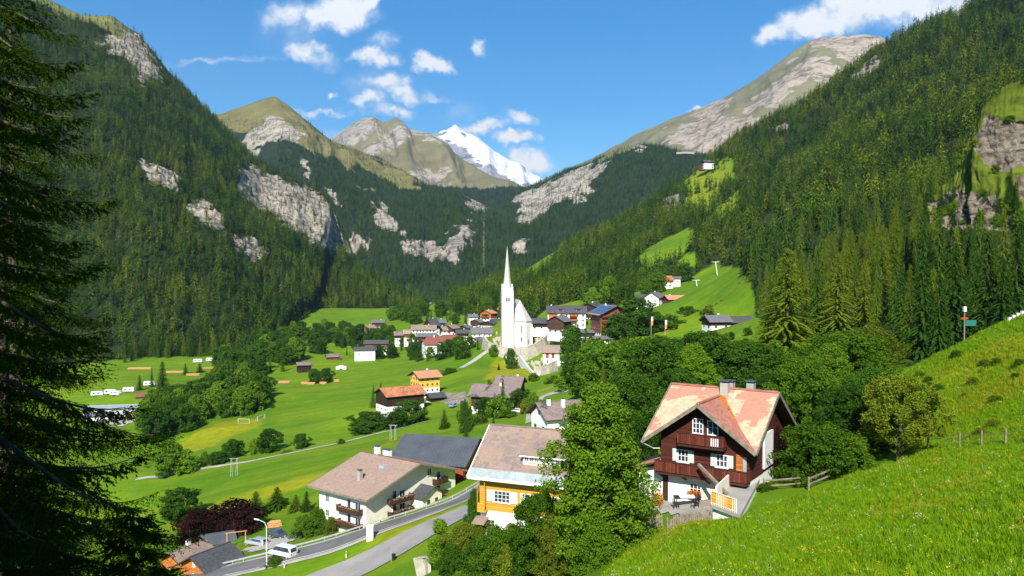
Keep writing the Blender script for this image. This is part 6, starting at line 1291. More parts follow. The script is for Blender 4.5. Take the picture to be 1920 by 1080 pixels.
car('parked_car', 'pale blue car parked by the hut near the field hedge', cpos(851, 760, 300), 60, 'car_blue')
def caravan(pos, yaw, label):
    root = tag(empty('caravan', pos, R(yaw)), label, 'caravan'); m = MB(); m.prism([(-3, -1.15, .5), (3, -1.15, .5), (3.15, -1.15, 1.3), (2.7, -1.15, 2.65), (-2.8, -1.15, 2.65), (-3.1, -1.15, 1.4)], (0, 2.3, 0)); b = m.build('body', M['white_metal'], root); bv = b.modifiers.new('bevel', 'BEVEL'); bv.width = .12; bv.segments = 2
    for x, w in ((-1.6, 1.2), (.8, 1.5)): m = MB(); m.box(x - w / 2, -1.17, 1.4, x + w / 2, -1.151, 2.05); m.build('window', M['glass'], root)
    for s in (-1, 1): m = MB(); m.tube((0, s * 1.05 - .1, .33), (0, s * 1.05 + .1, .33), .33, .33, 12); m.build('wheel', M['rubber'], root)
    m = MB(); m.beam((3.05, 0, .55), (4.2, 0, .5), .1); m.build('drawbar', M['steel'], root)
for px, py, D, yw, lb in ((182, 735, 445, 20, 'white caravan half hidden by the spruce boughs'), (207, 742, 440, 10, 'white caravan left of a close pair on the camp lawn'), (217, 745, 434, -15, 'white caravan right of a close pair on the camp lawn'), (242, 740, 440, 5, 'white caravan standing alone in the middle of the camp lawn'), (280, 729, 462, 15, 'white caravan beside the big camp spruce'),
                          (371, 679, 570, 10, 'white caravan at the forest edge above the lumber yard'), (395, 676, 575, -5, 'white caravan farthest right at the forest edge'), (302, 744, 436, 60, 'grey white caravan in the shade of the camp spruce'), (228, 802, 388, 20, 'white caravan by the camp annex'), (181, 800, 392, 0, 'white caravan parked in front of the long camp building')):
    p = at(px, py, D); caravan((p[0], p[1], Z(p[0], p[1])[0] + .05), yw, lb)
# ---- poles, lifts, banners, lumber
def lattice(name, label, px, py, D, H, w=1.6, arm=2.6, two=True):
    p = at(px, py, D); root = tag(empty(name, (p[0], p[1], Z(p[0], p[1])[0])), label, 'pylon'); m = MB()
    for s in ((-1, 1) if two else (0,)):
        for e in (-.3, .3): m.beam((s * w / 2 + e, 0, -.5), (s * w / 2 + e * .4, 0, H), .07)
        n = int(H / 1.0)
        for i in range(n): m.beam((s * w / 2 - .3 + .18 * i / n, 0, H * i / n), (s * w / 2 + .3 - .18 * i / n, 0, H * (i + 1) / n), .04)
    m.build('mast', M['steel'], root); m = MB(); m.beam((-arm / 2, 0, H), (arm / 2, 0, H), .14); m.build('cross_arm', M['steel'], root)
lattice('power_pylon', 'pale twin mast power pylon on the meadow left by the path', 439, 890, 232, 5.2); lattice('power_pylon', 'pale twin mast power pylon on the meadow by the path bend', 737, 829, 245, 4.6, 1.4)
lattice('power_pylon', 'pale lattice mast beside the dark farmhouse', 938, 775, 268, 6.5, .8, 1.4)
def lift(px, py, D, H, lb):
    p = at(px, py, D); root = tag(empty('lift_pylon', (p[0], p[1], Z(p[0], p[1])[0]), R(20)), lb, 'lift pylon'); m = MB(); m.tube((0, 0, -1), (-.16 * H, 0, H), .42, .30, 10); m.build('mast', M['white_metal'], root); m = MB(); m.beam((-.16 * H - 2.6, 0, H), (-.16 * H + 2.6, 0, H + .3), .4); m.build('cross_arm', M['white_metal'], root)
    for s in (-1, 1): m = MB(); m.beam((-.16 * H + s * 2.5, -1.4, H + .2), (-.16 * H + s * 2.5, 1.4, H + .2), .5, .4); m.build('sheave_train', M['white_metal'], root)
lift(1345, 516, 655, 10.5, 'white lift pylon leaning at the top of the grass slope'); lift(1307, 532, 640, 4.5, 'short white lift pylon lower on the edge of the grass slope'); lift(1812, 208, 600, 6, 'white lift pylon high in the spruce wood')
for px, py, D, col, lb in ((1193, 612, 425, 'flag_red', 'red and white banner pole left of three'), (1221, 618, 410, 'flag_orange', 'orange and white banner pole in the middle of three'), (1247, 625, 400, 'flag_orange', 'orange banner pole right of three')):
    p = at(px, py, D); root = tag(empty('banner_pole', tuple(p)), lb + ' among the trees', 'banner'); m = MB(); m.tube((0, 0, -6), (0, 0, 6.8), .07, .05, 6); m.build('pole', M['white_metal'], root); m = MB(); m.box(.06, -.02, 2.2, .95, .02, 4.5); m.build('banner', M[col], root); m = MB(); m.box(.06, -.02, 4.503, .95, .02, 6.6); m.build('banner_top', M['cloth_white'], root)
def lamp(px, py, D, lb):
    p = at(px, py, D); root = tag(empty('street_lamp', (p[0], p[1], Z(p[0], p[1])[0])), lb, 'street lamp'); m = MB(); m.tube((0, 0, -.5), (0, 0, 6.6), .09, .06, 8); m.tube((0, 0, 6.6), (-.3, 0, 7.3), .06, .05, 8); m.tube((-.3, 0, 7.3), (-1.2, 0, 7.7), .05, .05, 8); m.build('pole', M['white_metal'], root); m = MB(); m.beam((-1.2, 0, 7.72), (-2.0, 0, 7.9), .3, .14); m.build('lamp_head', M['white_metal'], root)
lamp(500, 1060, 131, 'tall pale street lamp with bent arm beside the road')
for px, py, D, lb in ((624, 1000, 140, ''),): pass
wp = at(694, 1003, 133); wr = tag(empty('road_pillar', (wp[0], wp[1], Z(wp[0], wp[1])[0])), 'stout white pillar at the road junction', 'pillar'); m = MB(); m.box(-.55, -.3, -1, .55, .3, 2.4); m.build('shaft', M['white'], wr); m = MB(); m.box(-.62, -.37, 2.403, .62, .37, 2.55); m.build('cap', M['white'], wr)
for px, py, D, lb in ((649, 1027, 129, 'white reflector post at the lane junction'), (533, 1066, 129, 'white reflector post beside the driving van')):
    p = at(px, py, D); r_ = tag(empty('reflector_post', (p[0], p[1], Z(p[0], p[1])[0])), lb, 'road post'); m = MB(); m.prism([(-.08, -.06, -.3), (.08, -.06, -.3), (.06, -.04, 1.05), (-.06, -.04, 1.0)], (0, .1, 0)); m.build('post', M['white_metal'], r_); m = MB(); m.box(-.085, -.065, .7, .085, -.055, .9); m.build('reflector', M['black'], r_)
p = at(738, 1048, 119); r_ = tag(empty('litter_bin', (p[0], p[1], Z(p[0], p[1])[0])), 'black litter bin on a post at the lane edge', 'bin'); m = MB(); m.lathe([(.01, .25), (.24, .25), (.3, 1.0), (.3, 1.05), (.01, 1.05)], 12); m.build('drum', M['black'], r_); m = MB(); m.tube((-.36, 0, -.3), (-.36, 0, 2.4), .05, .05, 6); m.build('post', M['steel'], r_)
# soccer goals on the pitch
def goal(px, py, D, lb, yaw=0):
    p = at(px, py, D); root = tag(empty('football_goal', (p[0], p[1], Z(p[0], p[1])[0]), R(yaw)), lb, 'goal')
    for s in (-1, 1): m = MB(); m.tube((s * 2.5, 0, -.2), (s * 2.5, 0, 2.0), .06, .06, 8); m.build('goal_post', M['white_metal'], root)
    m = MB(); m.tube((-2.58, 0, 2.0), (2.58, 0, 2.0), .06, .06, 8); m.build('crossbar', M['white_metal'], root); m = MB()
    for s in (-1, 1): m.beam((s * 2.5, 0, 2), (s * 2.5, 1.2, 0), .05)
    m.beam((-2.5, 1.2, 0), (2.5, 1.2, 0), .05); m.build('net_frame', M['white_metal'], root)
goal(457, 798, 338, 'white football goal on the mown pitch by the grove', -8); goal(490, 793, 345, 'small white goal seen edge on at the pitch corner', 70)
# lumber stacks
def lumber(px, py, D, yaw, L, lb):
    p = at(px, py, D); root = tag(empty('lumber_stack', (p[0], p[1], Z(p[0], p[1])[0]), R(yaw)), lb, 'lumber'); pr = random.Random(px)
    for k_ in range(3):
        m = MB()
        for i in range(3): y = -.6 + i * .6 + k_ * .08; z = .22 + k_ * .4; m.tube((-L / 3 + pr.uniform(-.4, .4), y, z), (L / 3 + pr.uniform(-.4, .4), y, z), .24, .2, 8)
        m.build('log_layer', M['lumber'], root)
for a_ in ((573, 716, 455, 4, 7, 'stack of pale logs left of the field bushes'), (583, 717, 452, 10, 6, 'stack of pale logs just under the field bushes'), (606, 717, 450, 5, 5, 'orange log stack between the field bushes'), (627, 716, 455, 8, 8, 'stack of pale logs right of the field bushes'), (533, 716, 462, 10, 9, 'orange log stack by the riverside wood'), (262, 694, 540, 8, 22, 'long yellow lumber stack at the upper camp lawn'), (328, 704, 525, 12, 16, 'reddish lumber stack behind the camp spruces'), (362, 708, 515, 12, 12, 'pale lumber stack by the dark camp conifers'), (392, 692, 540, 40, 14, 'orange lumber stack under the larch at the saw yard'), (515, 1000, 166, 20, 3.6, 'orange log pile at the back of the lawn'), (471, 1000, 170, 15, 4, 'pale log pile under the plum coloured trees')): lumber(*a_)
# tarpaulins, swing, sign, patio set
for px, py, D, lb in ((634, 690, 500, 'white silage bale left of the meadow stack'), (640, 688, 505, 'white silage bale on top of the meadow stack'), (646, 691, 498, 'white silage bale right of the meadow stack')):
    p = at(px, py, D); r_ = empty('silage_bale', (p[0], p[1], Z(p[0], p[1])[0])); m = MB(); m.lathe([(.01, 0), (.7, 0), (.85, .2), (.85, 1.1), (.7, 1.3), (.01, 1.3)], 14); b = m.build('silage_bale', M['cloth_white']); b.location = r_.location; bpy.data.objects.remove(r_); b.scale = (1.7, 1.7, 1.7); tag(b, lb, 'bale', 'white silage bales on the meadow')
p = at(443, 1032, 153); r_ = tag(empty('swing_frame', (p[0], p[1], Z(p[0], p[1])[0]), R(25)), 'pale timber swing frame on the lawn by the parking lot', 'swing')
for s in (-1, 1):
    m = MB()
    for e in (-1, 1): m.beam((s * 1.7, e * 1.0, -.2), (s * 1.7, 0, 2.9), .14)
    m.build('frame_leg', M['lumber'], r_)
m = MB(); m.beam((-2.0, 0, 2.97), (2.0, 0, 2.97), .15); m.build('cross_beam', M['lumber'], r_)
for x in (-.7, .7): m = MB(); m.beam((x - .2, 0, 2.9), (x - .2, 0, .55), .03); m.beam((x + .2, 0, 2.9), (x + .2, 0, .55), .03); m.box(x - .25, -.12, .5, x + .25, .12, .55); m.build('swing_seat', M['grey_wood'], r_)
p = at(1808, 640, 112); r_ = tag(empty('trail_sign', (p[0], p[1], Z(p[0], p[1])[0])), 'signpost with a green board and white lamp box at the wood edge', 'sign'); m = MB(); m.tube((0, 0, -3), (0, 0, 5.2), .1, .08, 8); m.build('post', M['grey_wood'], r_); m = MB(); m.box(.1, -.06, 2.9, 1.6, -.02, 3.7); m.build('sign_board', M['sign_green'], r_); m = MB(); m.box(-.18, -.2, 4.9, .18, .2, 5.6); m.build('lamp_box', M['white_metal'], r_); m = MB(); m.box(-.5, -.06, 3.8, .5, -.02, 4.1); m.build('arrow_board', M['red_paint'], r_)
for i, px in enumerate((1893, 1901, 1909, 1917, 1925)):
    p = at(px, 592 - i * 1.2, 99); m = MB(); m.prism([(-.2, -.15, -.4), (.2, -.15, -.4), (.16, -.15, .55), (-.16, -.15, .6)], (0, .3, 0)); b = m.build('marker_stone', M['white']); b.location = (p[0], p[1], Z(p[0], p[1])[0]); tag(b, 'white marker stone on the crest of the meadow', 'marker stone', 'white marker stones along the crest')
def patio():
    Pz = lambda x, y: Z(x, y)[0] + .13
    c = at(1285, 938, 66.2); r_ = tag(empty('garden_table', (c[0], c[1], Pz(c[0], c[1]))), 'dark garden table with pale cloth on the chalet patio', 'table'); m = MB(); m.box(-.9, -.5, .68, .9, .5, .74); m.build('table_top', M['black'], r_)
    m = MB(); m.box(-.5, -.52, .745, .8, .52, .76); m.build('table_cloth', M['cloth_white'], r_)
    for sx in (-1, 1):
        for sy in (-1, 1): m = MB(); m.box(sx * .8 - .04, sy * .42 - .04, 0, sx * .8 + .04, sy * .42 + .04, .68); m.build('leg', M['black'], r_)
    for px, D, yw, lb in ((1303, 65.0, -70, 'black slatted folding chair right of the patio table'), (1268, 66.0, 80, 'dark garden chair left of the patio table')):
        c = at(px, 945, D); ch = tag(empty('garden_chair', (c[0], c[1], Pz(c[0], c[1])), R(yw)), lb, 'chair'); m = MB()
        for i in range(5): m.box(-.25, -.22 + i * .1, .43, .25, -.15 + i * .1, .46)
        m.build('seat', M['black'], ch); m = MB()
        for i in range(6): m.box(-.25, .26 + i * .02, .52 + i * .1, .25, .29 + i * .02, .58 + i * .1)
        m.build('backrest', M['black'], ch)
        for sx in (-1, 1):
            for sy in (-1, 1): m = MB(); m.beam((sx * .23, sy * .2, 0), (sx * .23, sy * .22, .45 if sy < 0 else 1.1), .04); m.build('leg', M['black'], ch)
    for k_, (px, py, D, s, mt) in enumerate(((1232, 942, 68.6, .32, 'flower_red'), (1238, 944, 68.2, .26, 'flower_orange'), (1225, 941, 69.0, .26, 'flower_white'))):
        c = at(px, py, D); r2 = tag(empty('flower_pot', (c[0], c[1], Pz(c[0], c[1]))), ('large terracotta pot with red flowers by the chalet wall', 'terracotta pot with orange flowers beside the large one', 'terracotta pot with white flowers at the annex door')[k_], 'flower pot'); m = MB(); m.lathe([(.01, 0), (s * .7, 0), (s, s * 1.5), (s * 1.08, s * 1.6), (s * .9, s * 1.6), (.01, s * 1.4)], 12); m.build('pot', M['terracotta'], r2)
        q = np.random.default_rng(px); n = 160; cc = rdir(n, q) * s * q.uniform(.4, 1.5, n)[:, None] + [0, 0, s * 2.6]; v, f = quads(cc, rdir(n, q) * .07, rdir(n, q) * .07); link_mesh('blossoms', np_mesh('blossoms', v, f, [M[mt], M['leaf_bright']], q.integers(0, 2, len(f))), r2)
patio()
# ------------------------------------------------------------------ trees and shrubs of the village, nearest first
def TL(key, name, cat, rows):
    for r in rows:
        px, top, base, D, w, lb = r[:6]; tree_at(key, px, top, base, name, lb, D, r[6] if len(r) > 6 else None, w, cat)
TL('near_tall', 'ash_tree', 'tree', [(1122, 708, 1080, 59, 172, 'tall dense leafy tree between the yellow house and the chalet')])
TL('near_tall_bright', 'birch_tree', 'tree', [(1086, 775, 1060, 63, 72, 'paler slender tree against the left flank of the tall dense tree')])
TL('near_round', 'maple_tree', 'tree', [(1012, 925, 1105, 66, 130, 'wide green tree in front of the yellow house'), (1580, 622, 850, 100, 190, 'big spreading tree behind the bushes right of the chalet'), (1510, 668, 900, 84, 150, 'dense green tree touching the chalet gable on its right')])
TL('near_round_dark', 'maple_tree', 'tree', [(1235, 632, 800, 118, 170, 'deep green tree directly behind the left end of the chalet roof'), (1320, 622, 790, 125, 170, 'deep green tree behind the chalet chimneys'), (1400, 640, 790, 122, 150, 'deep green tree behind the right end of the chalet ridge'), (1180, 700, 880, 96, 150, 'dark leafy tree filling the gap left of the chalet'),
   (1640, 690, 868, 78, 150, 'dark round tree behind the bare trunk on the meadow edge'), (1480, 700, 830, 108, 170, 'dark tree in the gap right of the chalet roof'), (1270, 690, 800, 100, 120, 'dark low tree right behind the pale roof tiles'), (1600, 720, 890, 74, 140, 'dark dense tree over the rail fence'), (1200, 780, 930, 82, 110, 'dark tree leaning over the chalet annex')])
TL('mid_larch', 'larch_tree', 'tree', [(1362, 618, 760, 130, 80, 'yellow green larch rising behind the chalet chimneys'), (1255, 640, 770, 140, 60, 'slim larch rising behind the pale roof tiles')])
TL('near_tall_bright', 'birch_tree', 'tree', [(1300, 640, 790, 112, 80, 'light green birch behind the chalet ridge'), (1555, 640, 840, 92, 90, 'light green birch beside the big spreading tree')])
TL('near_olive', 'apple_tree', 'tree', [(1686, 700, 868, 67, 150, 'olive green orchard tree with a bare pale trunk on the meadow edge'), (1630, 612, 800, 108, 120, 'olive tinted tree crown highest behind the meadow'), (1062, 940, 1095, 62, 100, 'olive leafed tree at the foot of the tall dense tree')])
TL('near_bush', 'hazel_bush', 'bush', [(1535, 790, 912, 67, 150, 'large round bush right of the chalet terrace'), (1590, 810, 905, 68, 110, 'round bush behind the wooden rail fence'), (1470, 830, 915, 72, 90, 'leafy bush between chalet and rail fence'), (945, 985, 1095, 76, 110, 'green bush below the yellow house wall'), (1110, 960, 1090, 57, 100, 'green bush under the tall dense tree'), (1160, 930, 1040, 62, 80, 'green bush at the right foot of the tall dense tree'), (1436, 900, 945, 66, 40, 'climbing green shrub on the terrace corner'), (575, 965, 1018, 148, 60, 'green shrub left of the guesthouse corner'), (600, 950, 1012, 150, 50, 'taller green shrub touching the guesthouse wall'), (515, 1042, 1070, 131, 34, 'small round bush on the road verge by the van')])
TL('near_bush_dark', 'elder_bush', 'bush', [(905, 1005, 1100, 80, 90, 'dark bush in the thicket at the lower edge'), (1010, 1000, 1110, 66, 110, 'dark bush lowest in the thicket at the lower edge'), (1190, 860, 985, 72, 90, 'dark bush between the patio fence and the tall tree'), (890, 918, 990, 108, 34, 'slim dark shrub at the yellow house corner'), (1500, 860, 925, 70, 80, 'dark bush in the shade right of the chalet'), (848, 1020, 1100, 92, 60, 'dark bush by the lattice wall'), (800, 700, 720, 300, 10, 'tiny dark bush on the yellow chalet ridge line')][:6])
TL('near_bush_olive', 'willow_bush', 'bush', [(975, 1010, 1110, 70, 100, 'olive bush in the middle of the lower thicket'), (1050, 1010, 1110, 60, 90, 'olive bush at the right of the lower thicket'), (870, 980, 1060, 96, 80, 'olive bush beside the bright young tree'), (915, 975, 1050, 92, 60, 'olive bush below the red door'), (1226, 955, 985, 66, 40, 'olive weeds bush beside the patio fence'), (620, 968, 1005, 146, 30, 'olive shrub on the rocks below the guesthouse')])
TL('near_sapling', 'young_tree', 'tree', [(826, 975, 1062, 99, 66, 'bright green young tree beside the lane'), (1690, 660, 700, 112, 40, 'bright sapling at the top of the meadow edge'), (1720, 770, 850, 80, 60, 'bright scrubby sapling behind the bare trunk tree')])
TL('near_plum', 'plum_tree', 'tree', [(1442, 795, 905, 72, 70, 'plum red shrub tree under the chalet eave')])
TL('mid_plum', 'copper_beech', 'tree', [(395, 950, 1022, 172, 80, 'low plum coloured tree left of the lawn'), (440, 938, 1015, 170, 90, 'taller plum coloured tree in the middle of the lawn edge'), (360, 975, 1030, 165, 60, 'small plum coloured tree below the round dark one'), (455, 960, 1005, 165, 60, 'plum coloured tree nearest the swing')])
TL('mid_dark', 'lime_tree', 'tree', [(340, 915, 1000, 190, 70, 'round dark tree on the field edge above the plum trees'), (368, 960, 1020, 178, 60, 'dark tree between round tree and plum trees'), (565, 812, 842, 262, 30, 'round dark bush tree alone above the field path'), (505, 804, 858, 262, 44, 'dark round tree tallest by the field path'), (438, 824, 874, 262, 40, 'bushy tree second by the field path'), (410, 846, 880, 256, 42, 'low bushy tree by the field path'),
   (590, 692, 716, 456, 24, 'dark tree left in the field clump'), (612, 690, 716, 454, 26, 'dark tree right in the field clump'), (692, 772, 822, 285, 66, 'round dark tree left below the orange roofed barn'), (770, 750, 800, 276, 60, 'round dark tree in front of the orange roofed barn'), (742, 770, 800, 272, 46, 'low dark tree in front of the barn base'), (850, 640, 695, 470, 60, 'broad dark tree at the foot of the church hill'), (832, 662, 700, 460, 40, 'dark tree left of the broad one at the church hill'),
   (958, 654, 684, 425, 22, 'round tree in front of the cemetery wall'), (1024, 752, 790, 225, 60, 'round green tree by the gravel drive'), (972, 730, 770, 272, 36, 'bright round tree at the right gable of the farmhouse'), (912, 745, 783, 268, 40, 'dark tree before the farmhouse front'), (1075, 612, 690, 330, 50, 'dark tree left in the clump below the hotels'), (1160, 590, 660, 395, 60, 'dark broad tree right of the solar hotel'), (1195, 560, 640, 420, 70, 'large dark tree before the hamlet houses'), (1225, 585, 632, 425, 50, 'dark tree under the white corner house'), (690, 790, 822, 275, 70, 'dark low hedge tree by the path below the barn')])
TL('mid_bright', 'birch_tree', 'tree', [(350, 842, 893, 250, 40, 'bright slender birch left by the field path'), (318, 826, 892, 250, 60, 'pale green birch left of the spruce gap'), (384, 846, 882, 256, 18, 'slim birch by the field path'), (477, 822, 862, 262, 22, 'slim birch next to the tallest path tree'), (1000, 735, 770, 262, 30, 'bright leafy tree beside the parked cars'), (1090, 690, 780, 235, 50, 'light green tree left of the tall dense tree top'), (1062, 700, 760, 280, 46, 'light green tree above the gravel drive'), (1110, 640, 735, 300, 40, 'slender pale birch below the solar hotel'), (1150, 640, 740, 260, 46, 'pale birch left of the stone house')])
TL('mid_bush', 'hedge_bush', 'bush', [(872, 755, 790, 258, 26, 'dark round shrub in the farmhouse garden'), (885, 780, 800, 250, 30, 'garden shrub below the dark spruce pair'), (950, 768, 792, 258, 40, 'low shrub by the lattice mast'), (540, 846, 856, 258, 24, 'little shrub right on the field path'), (925, 648, 660, 440, 18, 'shrub on top of the cemetery wall'), (935, 745, 790, 262, 50, 'shrub in front of the white farmhouse corner'), (1040, 705, 730, 330, 30, 'shrub under the lower cemetery terrace'), (1000, 700, 722, 345, 20, 'shrub at the foot of the lower terrace wall'), (985, 730, 760, 300, 24, 'shrub above the red car'), (640, 822, 830, 258, 14, 'tiny shrub on the path verge'), (1250, 592, 618, 430, 60, 'hedge below the salmon roofed house'), (1290, 575, 602, 450, 40, 'hedge right of the salmon roofed house'), (845, 690, 715, 400, 30, 'shrub at the foot of the church hill slope')])
TL('mid_bush_olive', 'garden_bush', 'bush', [(905, 775, 800, 250, 24, 'olive shrub between farmhouse shrubs'), (918, 718, 735, 300, 16, 'olive shrub behind the farmhouse roof'), (1085, 750, 780, 215, 40, 'olive shrub behind the chimneys of the small white house'), (985, 750, 775, 262, 20, 'olive shrub at the farmhouse drive'), (1330, 575, 600, 420, 30, 'olive shrub on the lower grass slope'), (1630, 612, 640, 198, 40, 'olive shrub on the yellow clearing')])
TL('mid_spruce', 'spruce_tree', 'tree', [(874, 778, 824, 196, 24, 'black green young spruce behind the sheet metal roof'), (925, 776, 812, 192, 24, 'black green young spruce on the taupe roof line'), (872, 745, 800, 235, 34, 'dark spruce above the black green young one'), (943, 708, 780, 262, 26, 'tall narrow spruce in front of the farmhouse roof'), (902, 745, 795, 250, 32, 'dark young spruce left of the farmhouse shrubs'), (305, 676, 746, 432, 40, 'large dark spruce in the middle of the campsite'), (262, 702, 740, 445, 18, 'small camp spruce left of the large one'), (348, 680, 712, 520, 16, 'slim camp spruce by the lumber'), (375, 680, 710, 525, 20, 'dark camp spruce right of the lumber'), (285, 690, 735, 455, 12, 'slim spruce touching the large camp spruce'), (935, 680, 706, 395, 10, 'tiny spruce on the church hill slope'), (1388, 545, 575, 470, 14, 'dark little spruce left of a pair on the grass slope'), (1344, 574, 596, 440, 10, 'dark little spruce left of the cottage chimney'), (1353, 570, 596, 440, 10, 'dark little spruce right of the cottage chimney'), (575, 918, 972, 175, 34, 'dark little spruce left of the guesthouse roof'), (600, 930, 985, 160, 28, 'dark spruce hugging the guesthouse back wall'), (1022, 663, 690, 396, 12, 'small cypress like conifer left of the chapel'), (1180, 530, 575, 560, 30, 'pointed spruce above the hotels'),
   (1082, 620, 715, 320, 44, 'dark spruce left of two under the long hotel'), (1150, 640, 745, 250, 46, 'dark spruce below the hotel annex'), (1115, 655, 735, 280, 42, 'dark spruce in the middle of the wood below the hotels'), (1180, 650, 750, 240, 50, 'dark spruce beside the stone house')])
TL('mid_spruce_b', 'fir_tree', 'tree', [(833, 766, 800, 255, 30, 'broad mid green fir in the garden by the hut'), (700, 720, 770, 320, 22, 'fir behind the left end of the orange roofed barn'), (714, 716, 765, 325, 26, 'taller fir behind the orange roofed barn'), (480, 918, 985, 182, 60, 'tall fir left in the row above the lawn'), (520, 910, 985, 184, 60, 'olive topped fir in the middle of the row above the lawn'), (555, 925, 990, 178, 44, 'fir at the right end of the row above the lawn'), (1098, 612, 720, 310, 44, 'fir right of the dark pair under the long hotel'), (1135, 650, 745, 262, 44, 'fir in the wood left of the stone house'), (1065, 650, 715, 320, 30, 'small fir beside the chapel wall'), (1400, 552, 580, 465, 12, 'little fir right of a pair on the grass slope')])
TL('mid_larch', 'larch_tree', 'tree', [(1475, 462, 720, 158, 180, 'huge yellow green larch standing before the right hand wood'), (1570, 470, 640, 215, 110, 'yellow green larch at the wood edge left of the clearing'), (1440, 560, 690, 175, 90, 'smaller larch at the left foot of the huge one'), (1650, 440, 625, 225, 100, 'tall larch behind the yellow clearing')])
TL('mid_spruce', 'spruce_tree', 'tree', [(1730, 480, 668, 150, 110, 'dark spruce at the meadow top left of the signpost'), (1790, 450, 660, 145, 120, 'dark spruce behind the signpost'), (1850, 430, 650, 150, 120, 'dark spruce under the grassy rock bluff'), (1905, 420, 640, 140, 110, 'dark spruce at the right frame edge under the bluff'), (1690, 500, 660, 185, 80, 'dark spruce right of the yellow clearing'), (1760, 500, 690, 128, 70, 'dark spruce leaning over the meadow crest'), (1830, 470, 640, 175, 90, 'dark spruce between signpost and bluff'), (1880, 480, 635, 128, 90, 'dark spruce behind the marker stones')])
for i, px in enumerate(range(1735, 1925, 15)):
    q_ = at(px + rnd.uniform(-4, 4), 478, 203 + rnd.uniform(-6, 4)); zg = float(Z(q_[0], q_[1])[0]); key = ('mid_spruce', 'mid_spruce_b', 'mid_larch')[i * 5 % 3]
    plant(key, (q_[0], q_[1], zg - .4), max(6, at(px, rnd.uniform(368, 425) + (14 if px > 1850 else 0), q_[1])[2] - zg), {'mid_spruce': 'spruce_tree', 'mid_spruce_b': 'fir_tree', 'mid_larch': 'larch_tree'}[key], {'mid_spruce': 'dark spruce in the row at the foot of the rock bluff', 'mid_spruce_b': 'mid green fir in the row at the foot of the rock bluff', 'mid_larch': 'yellow green larch in the row at the foot of the rock bluff'}[key], 'tree', 'row of conifers under the bluff - ' + key.split('_', 1)[1], .9)
# woods one can still count: scattered through a region of the valley floor
def region(poly, n, keys, hmin, hmax, gap, name, group, labels, dmin=150, wide=1.0, tries=4000, toplim=None):
    rr = np.random.default_rng(abs(hash(group)) % 1000 if False else len(group) * 37 + n); lo = np.min(poly, 0); hi = np.max(poly, 0); P = []
    while len(P) < n and tries > 0:
        tries -= 1; p = rr.uniform(lo, hi)
        if not inpoly(p[None], poly)[0]: continue
        w = gp(p[0], p[1], dmin)
        if all(math.hypot(w[0] - a[0], w[1] - a[1]) > gap for a in P): P.append(w)
    for w in P:
        key = keys[rr.integers(len(keys))]; H_ = rr.uniform(hmin, hmax)
        if toplim: H_ = max(3.0, min(H_, (proj(w)[1] - toplim - rr.uniform(0, 14)) / FPX * w[1]))
        plant(key, (w[0], w[1], w[2] - .4), H_, name[key.split('_')[1]] if isinstance(name, dict) else name, labels[key] if isinstance(labels, dict) else labels, 'tree', group + (' - ' + key.split('_')[1] if isinstance(labels, dict) else ''), rr.uniform(.85, 1.2) * wide)
NM = {'round': 'alder_tree', 'dark': 'alder_tree', 'bright': 'birch_tree', 'spruce': 'spruce_tree', 'larch': 'larch_tree'}
def LBL(where): return {'mid_round': 'round green tree ' + where, 'mid_dark': 'dark leafy tree ' + where, 'mid_bright': 'slender bright tree ' + where, 'mid_spruce': 'dark spruce ' + where, 'mid_spruce_b': 'mid green fir ' + where, 'mid_larch': 'yellow green larch ' + where}
region([(262, 792), (300, 775), (345, 762), (380, 742), (400, 722), (450, 712), (497, 742), (498, 768), (455, 782), (400, 788), (330, 820), (290, 838), (262, 830)], 58, ['mid_round', 'mid_dark', 'mid_dark', 'mid_round', 'mid_bright'], 10, 15, 5.0, NM, 'grove along the campsite stream', LBL('in the grove by the campsite stream'))
region([(398, 700), (440, 672), (490, 650), (545, 632), (600, 622), (660, 628), (690, 640), (660, 650), (615, 662), (560, 672), (528, 700), (470, 718), (420, 712)], 85, ['mid_round', 'mid_dark', 'mid_dark', 'mid_spruce_b', 'mid_bright', 'mid_spruce_b'], 10, 17, 6, NM, 'riverside wood beyond the grove', LBL('in the riverside wood beyond the camp'))
region([(730, 600), (770, 590), (840, 575), (900, 585), (930, 590), (900, 600), (870, 612), (835, 615), (760, 606)], 46, ['mid_round', 'mid_spruce_b', 'mid_dark', 'mid_spruce_b'], 10, 17, 8, NM, 'trees behind the village houses', LBL('behind the village houses'), 500)
region([(640, 650), (690, 635), (750, 622), (780, 640), (788, 668), (740, 672), (690, 676), (640, 664)], 30, ['mid_round', 'mid_dark', 'mid_spruce_b'], 7, 11, 6, NM, 'trees around the riverside barns', LBL('around the riverside barns'), 400)
region([(770, 662), (800, 668), (850, 664), (880, 650), (900, 655), (860, 676), (800, 680), (772, 676)], 18, ['mid_round', 'mid_dark', 'mid_spruce_b'], 6, 10, 5, NM, 'trees in front of the village inn', LBL('in front of the red roofed inn'), 400)
region([(1080, 675), (1200, 660), (1290, 640), (1330, 640), (1310, 690), (1240, 740), (1150, 755), (1090, 745)], 48, ['mid_round', 'mid_dark', 'mid_spruce', 'mid_larch', 'mid_bright', 'mid_spruce_b'], 9, 16, 5.2, NM, 'leafy wood between hotels and chalet', LBL('in the wood between the hotels and the chalet'), 140, toplim=632)
region([(1310, 635), (1430, 625), (1480, 660), (1500, 710), (1400, 715), (1320, 700)], 26, ['mid_round', 'mid_dark', 'mid_bright', 'mid_larch'], 9, 15, 5, NM, 'leafy wood behind the chalet', LBL('in the wood behind the chalet roof'), 130, toplim=630)
region([(1080, 560), (1180, 545), (1240, 520), (1290, 510), (1300, 525), (1240, 545), (1180, 575), (1100, 580)], 36, ['mid_round', 'mid_bright', 'mid_spruce', 'mid_spruce_b'], 11, 17, 7, NM, 'wood edge above the hotels', LBL('at the wood edge above the hotels'), 500)
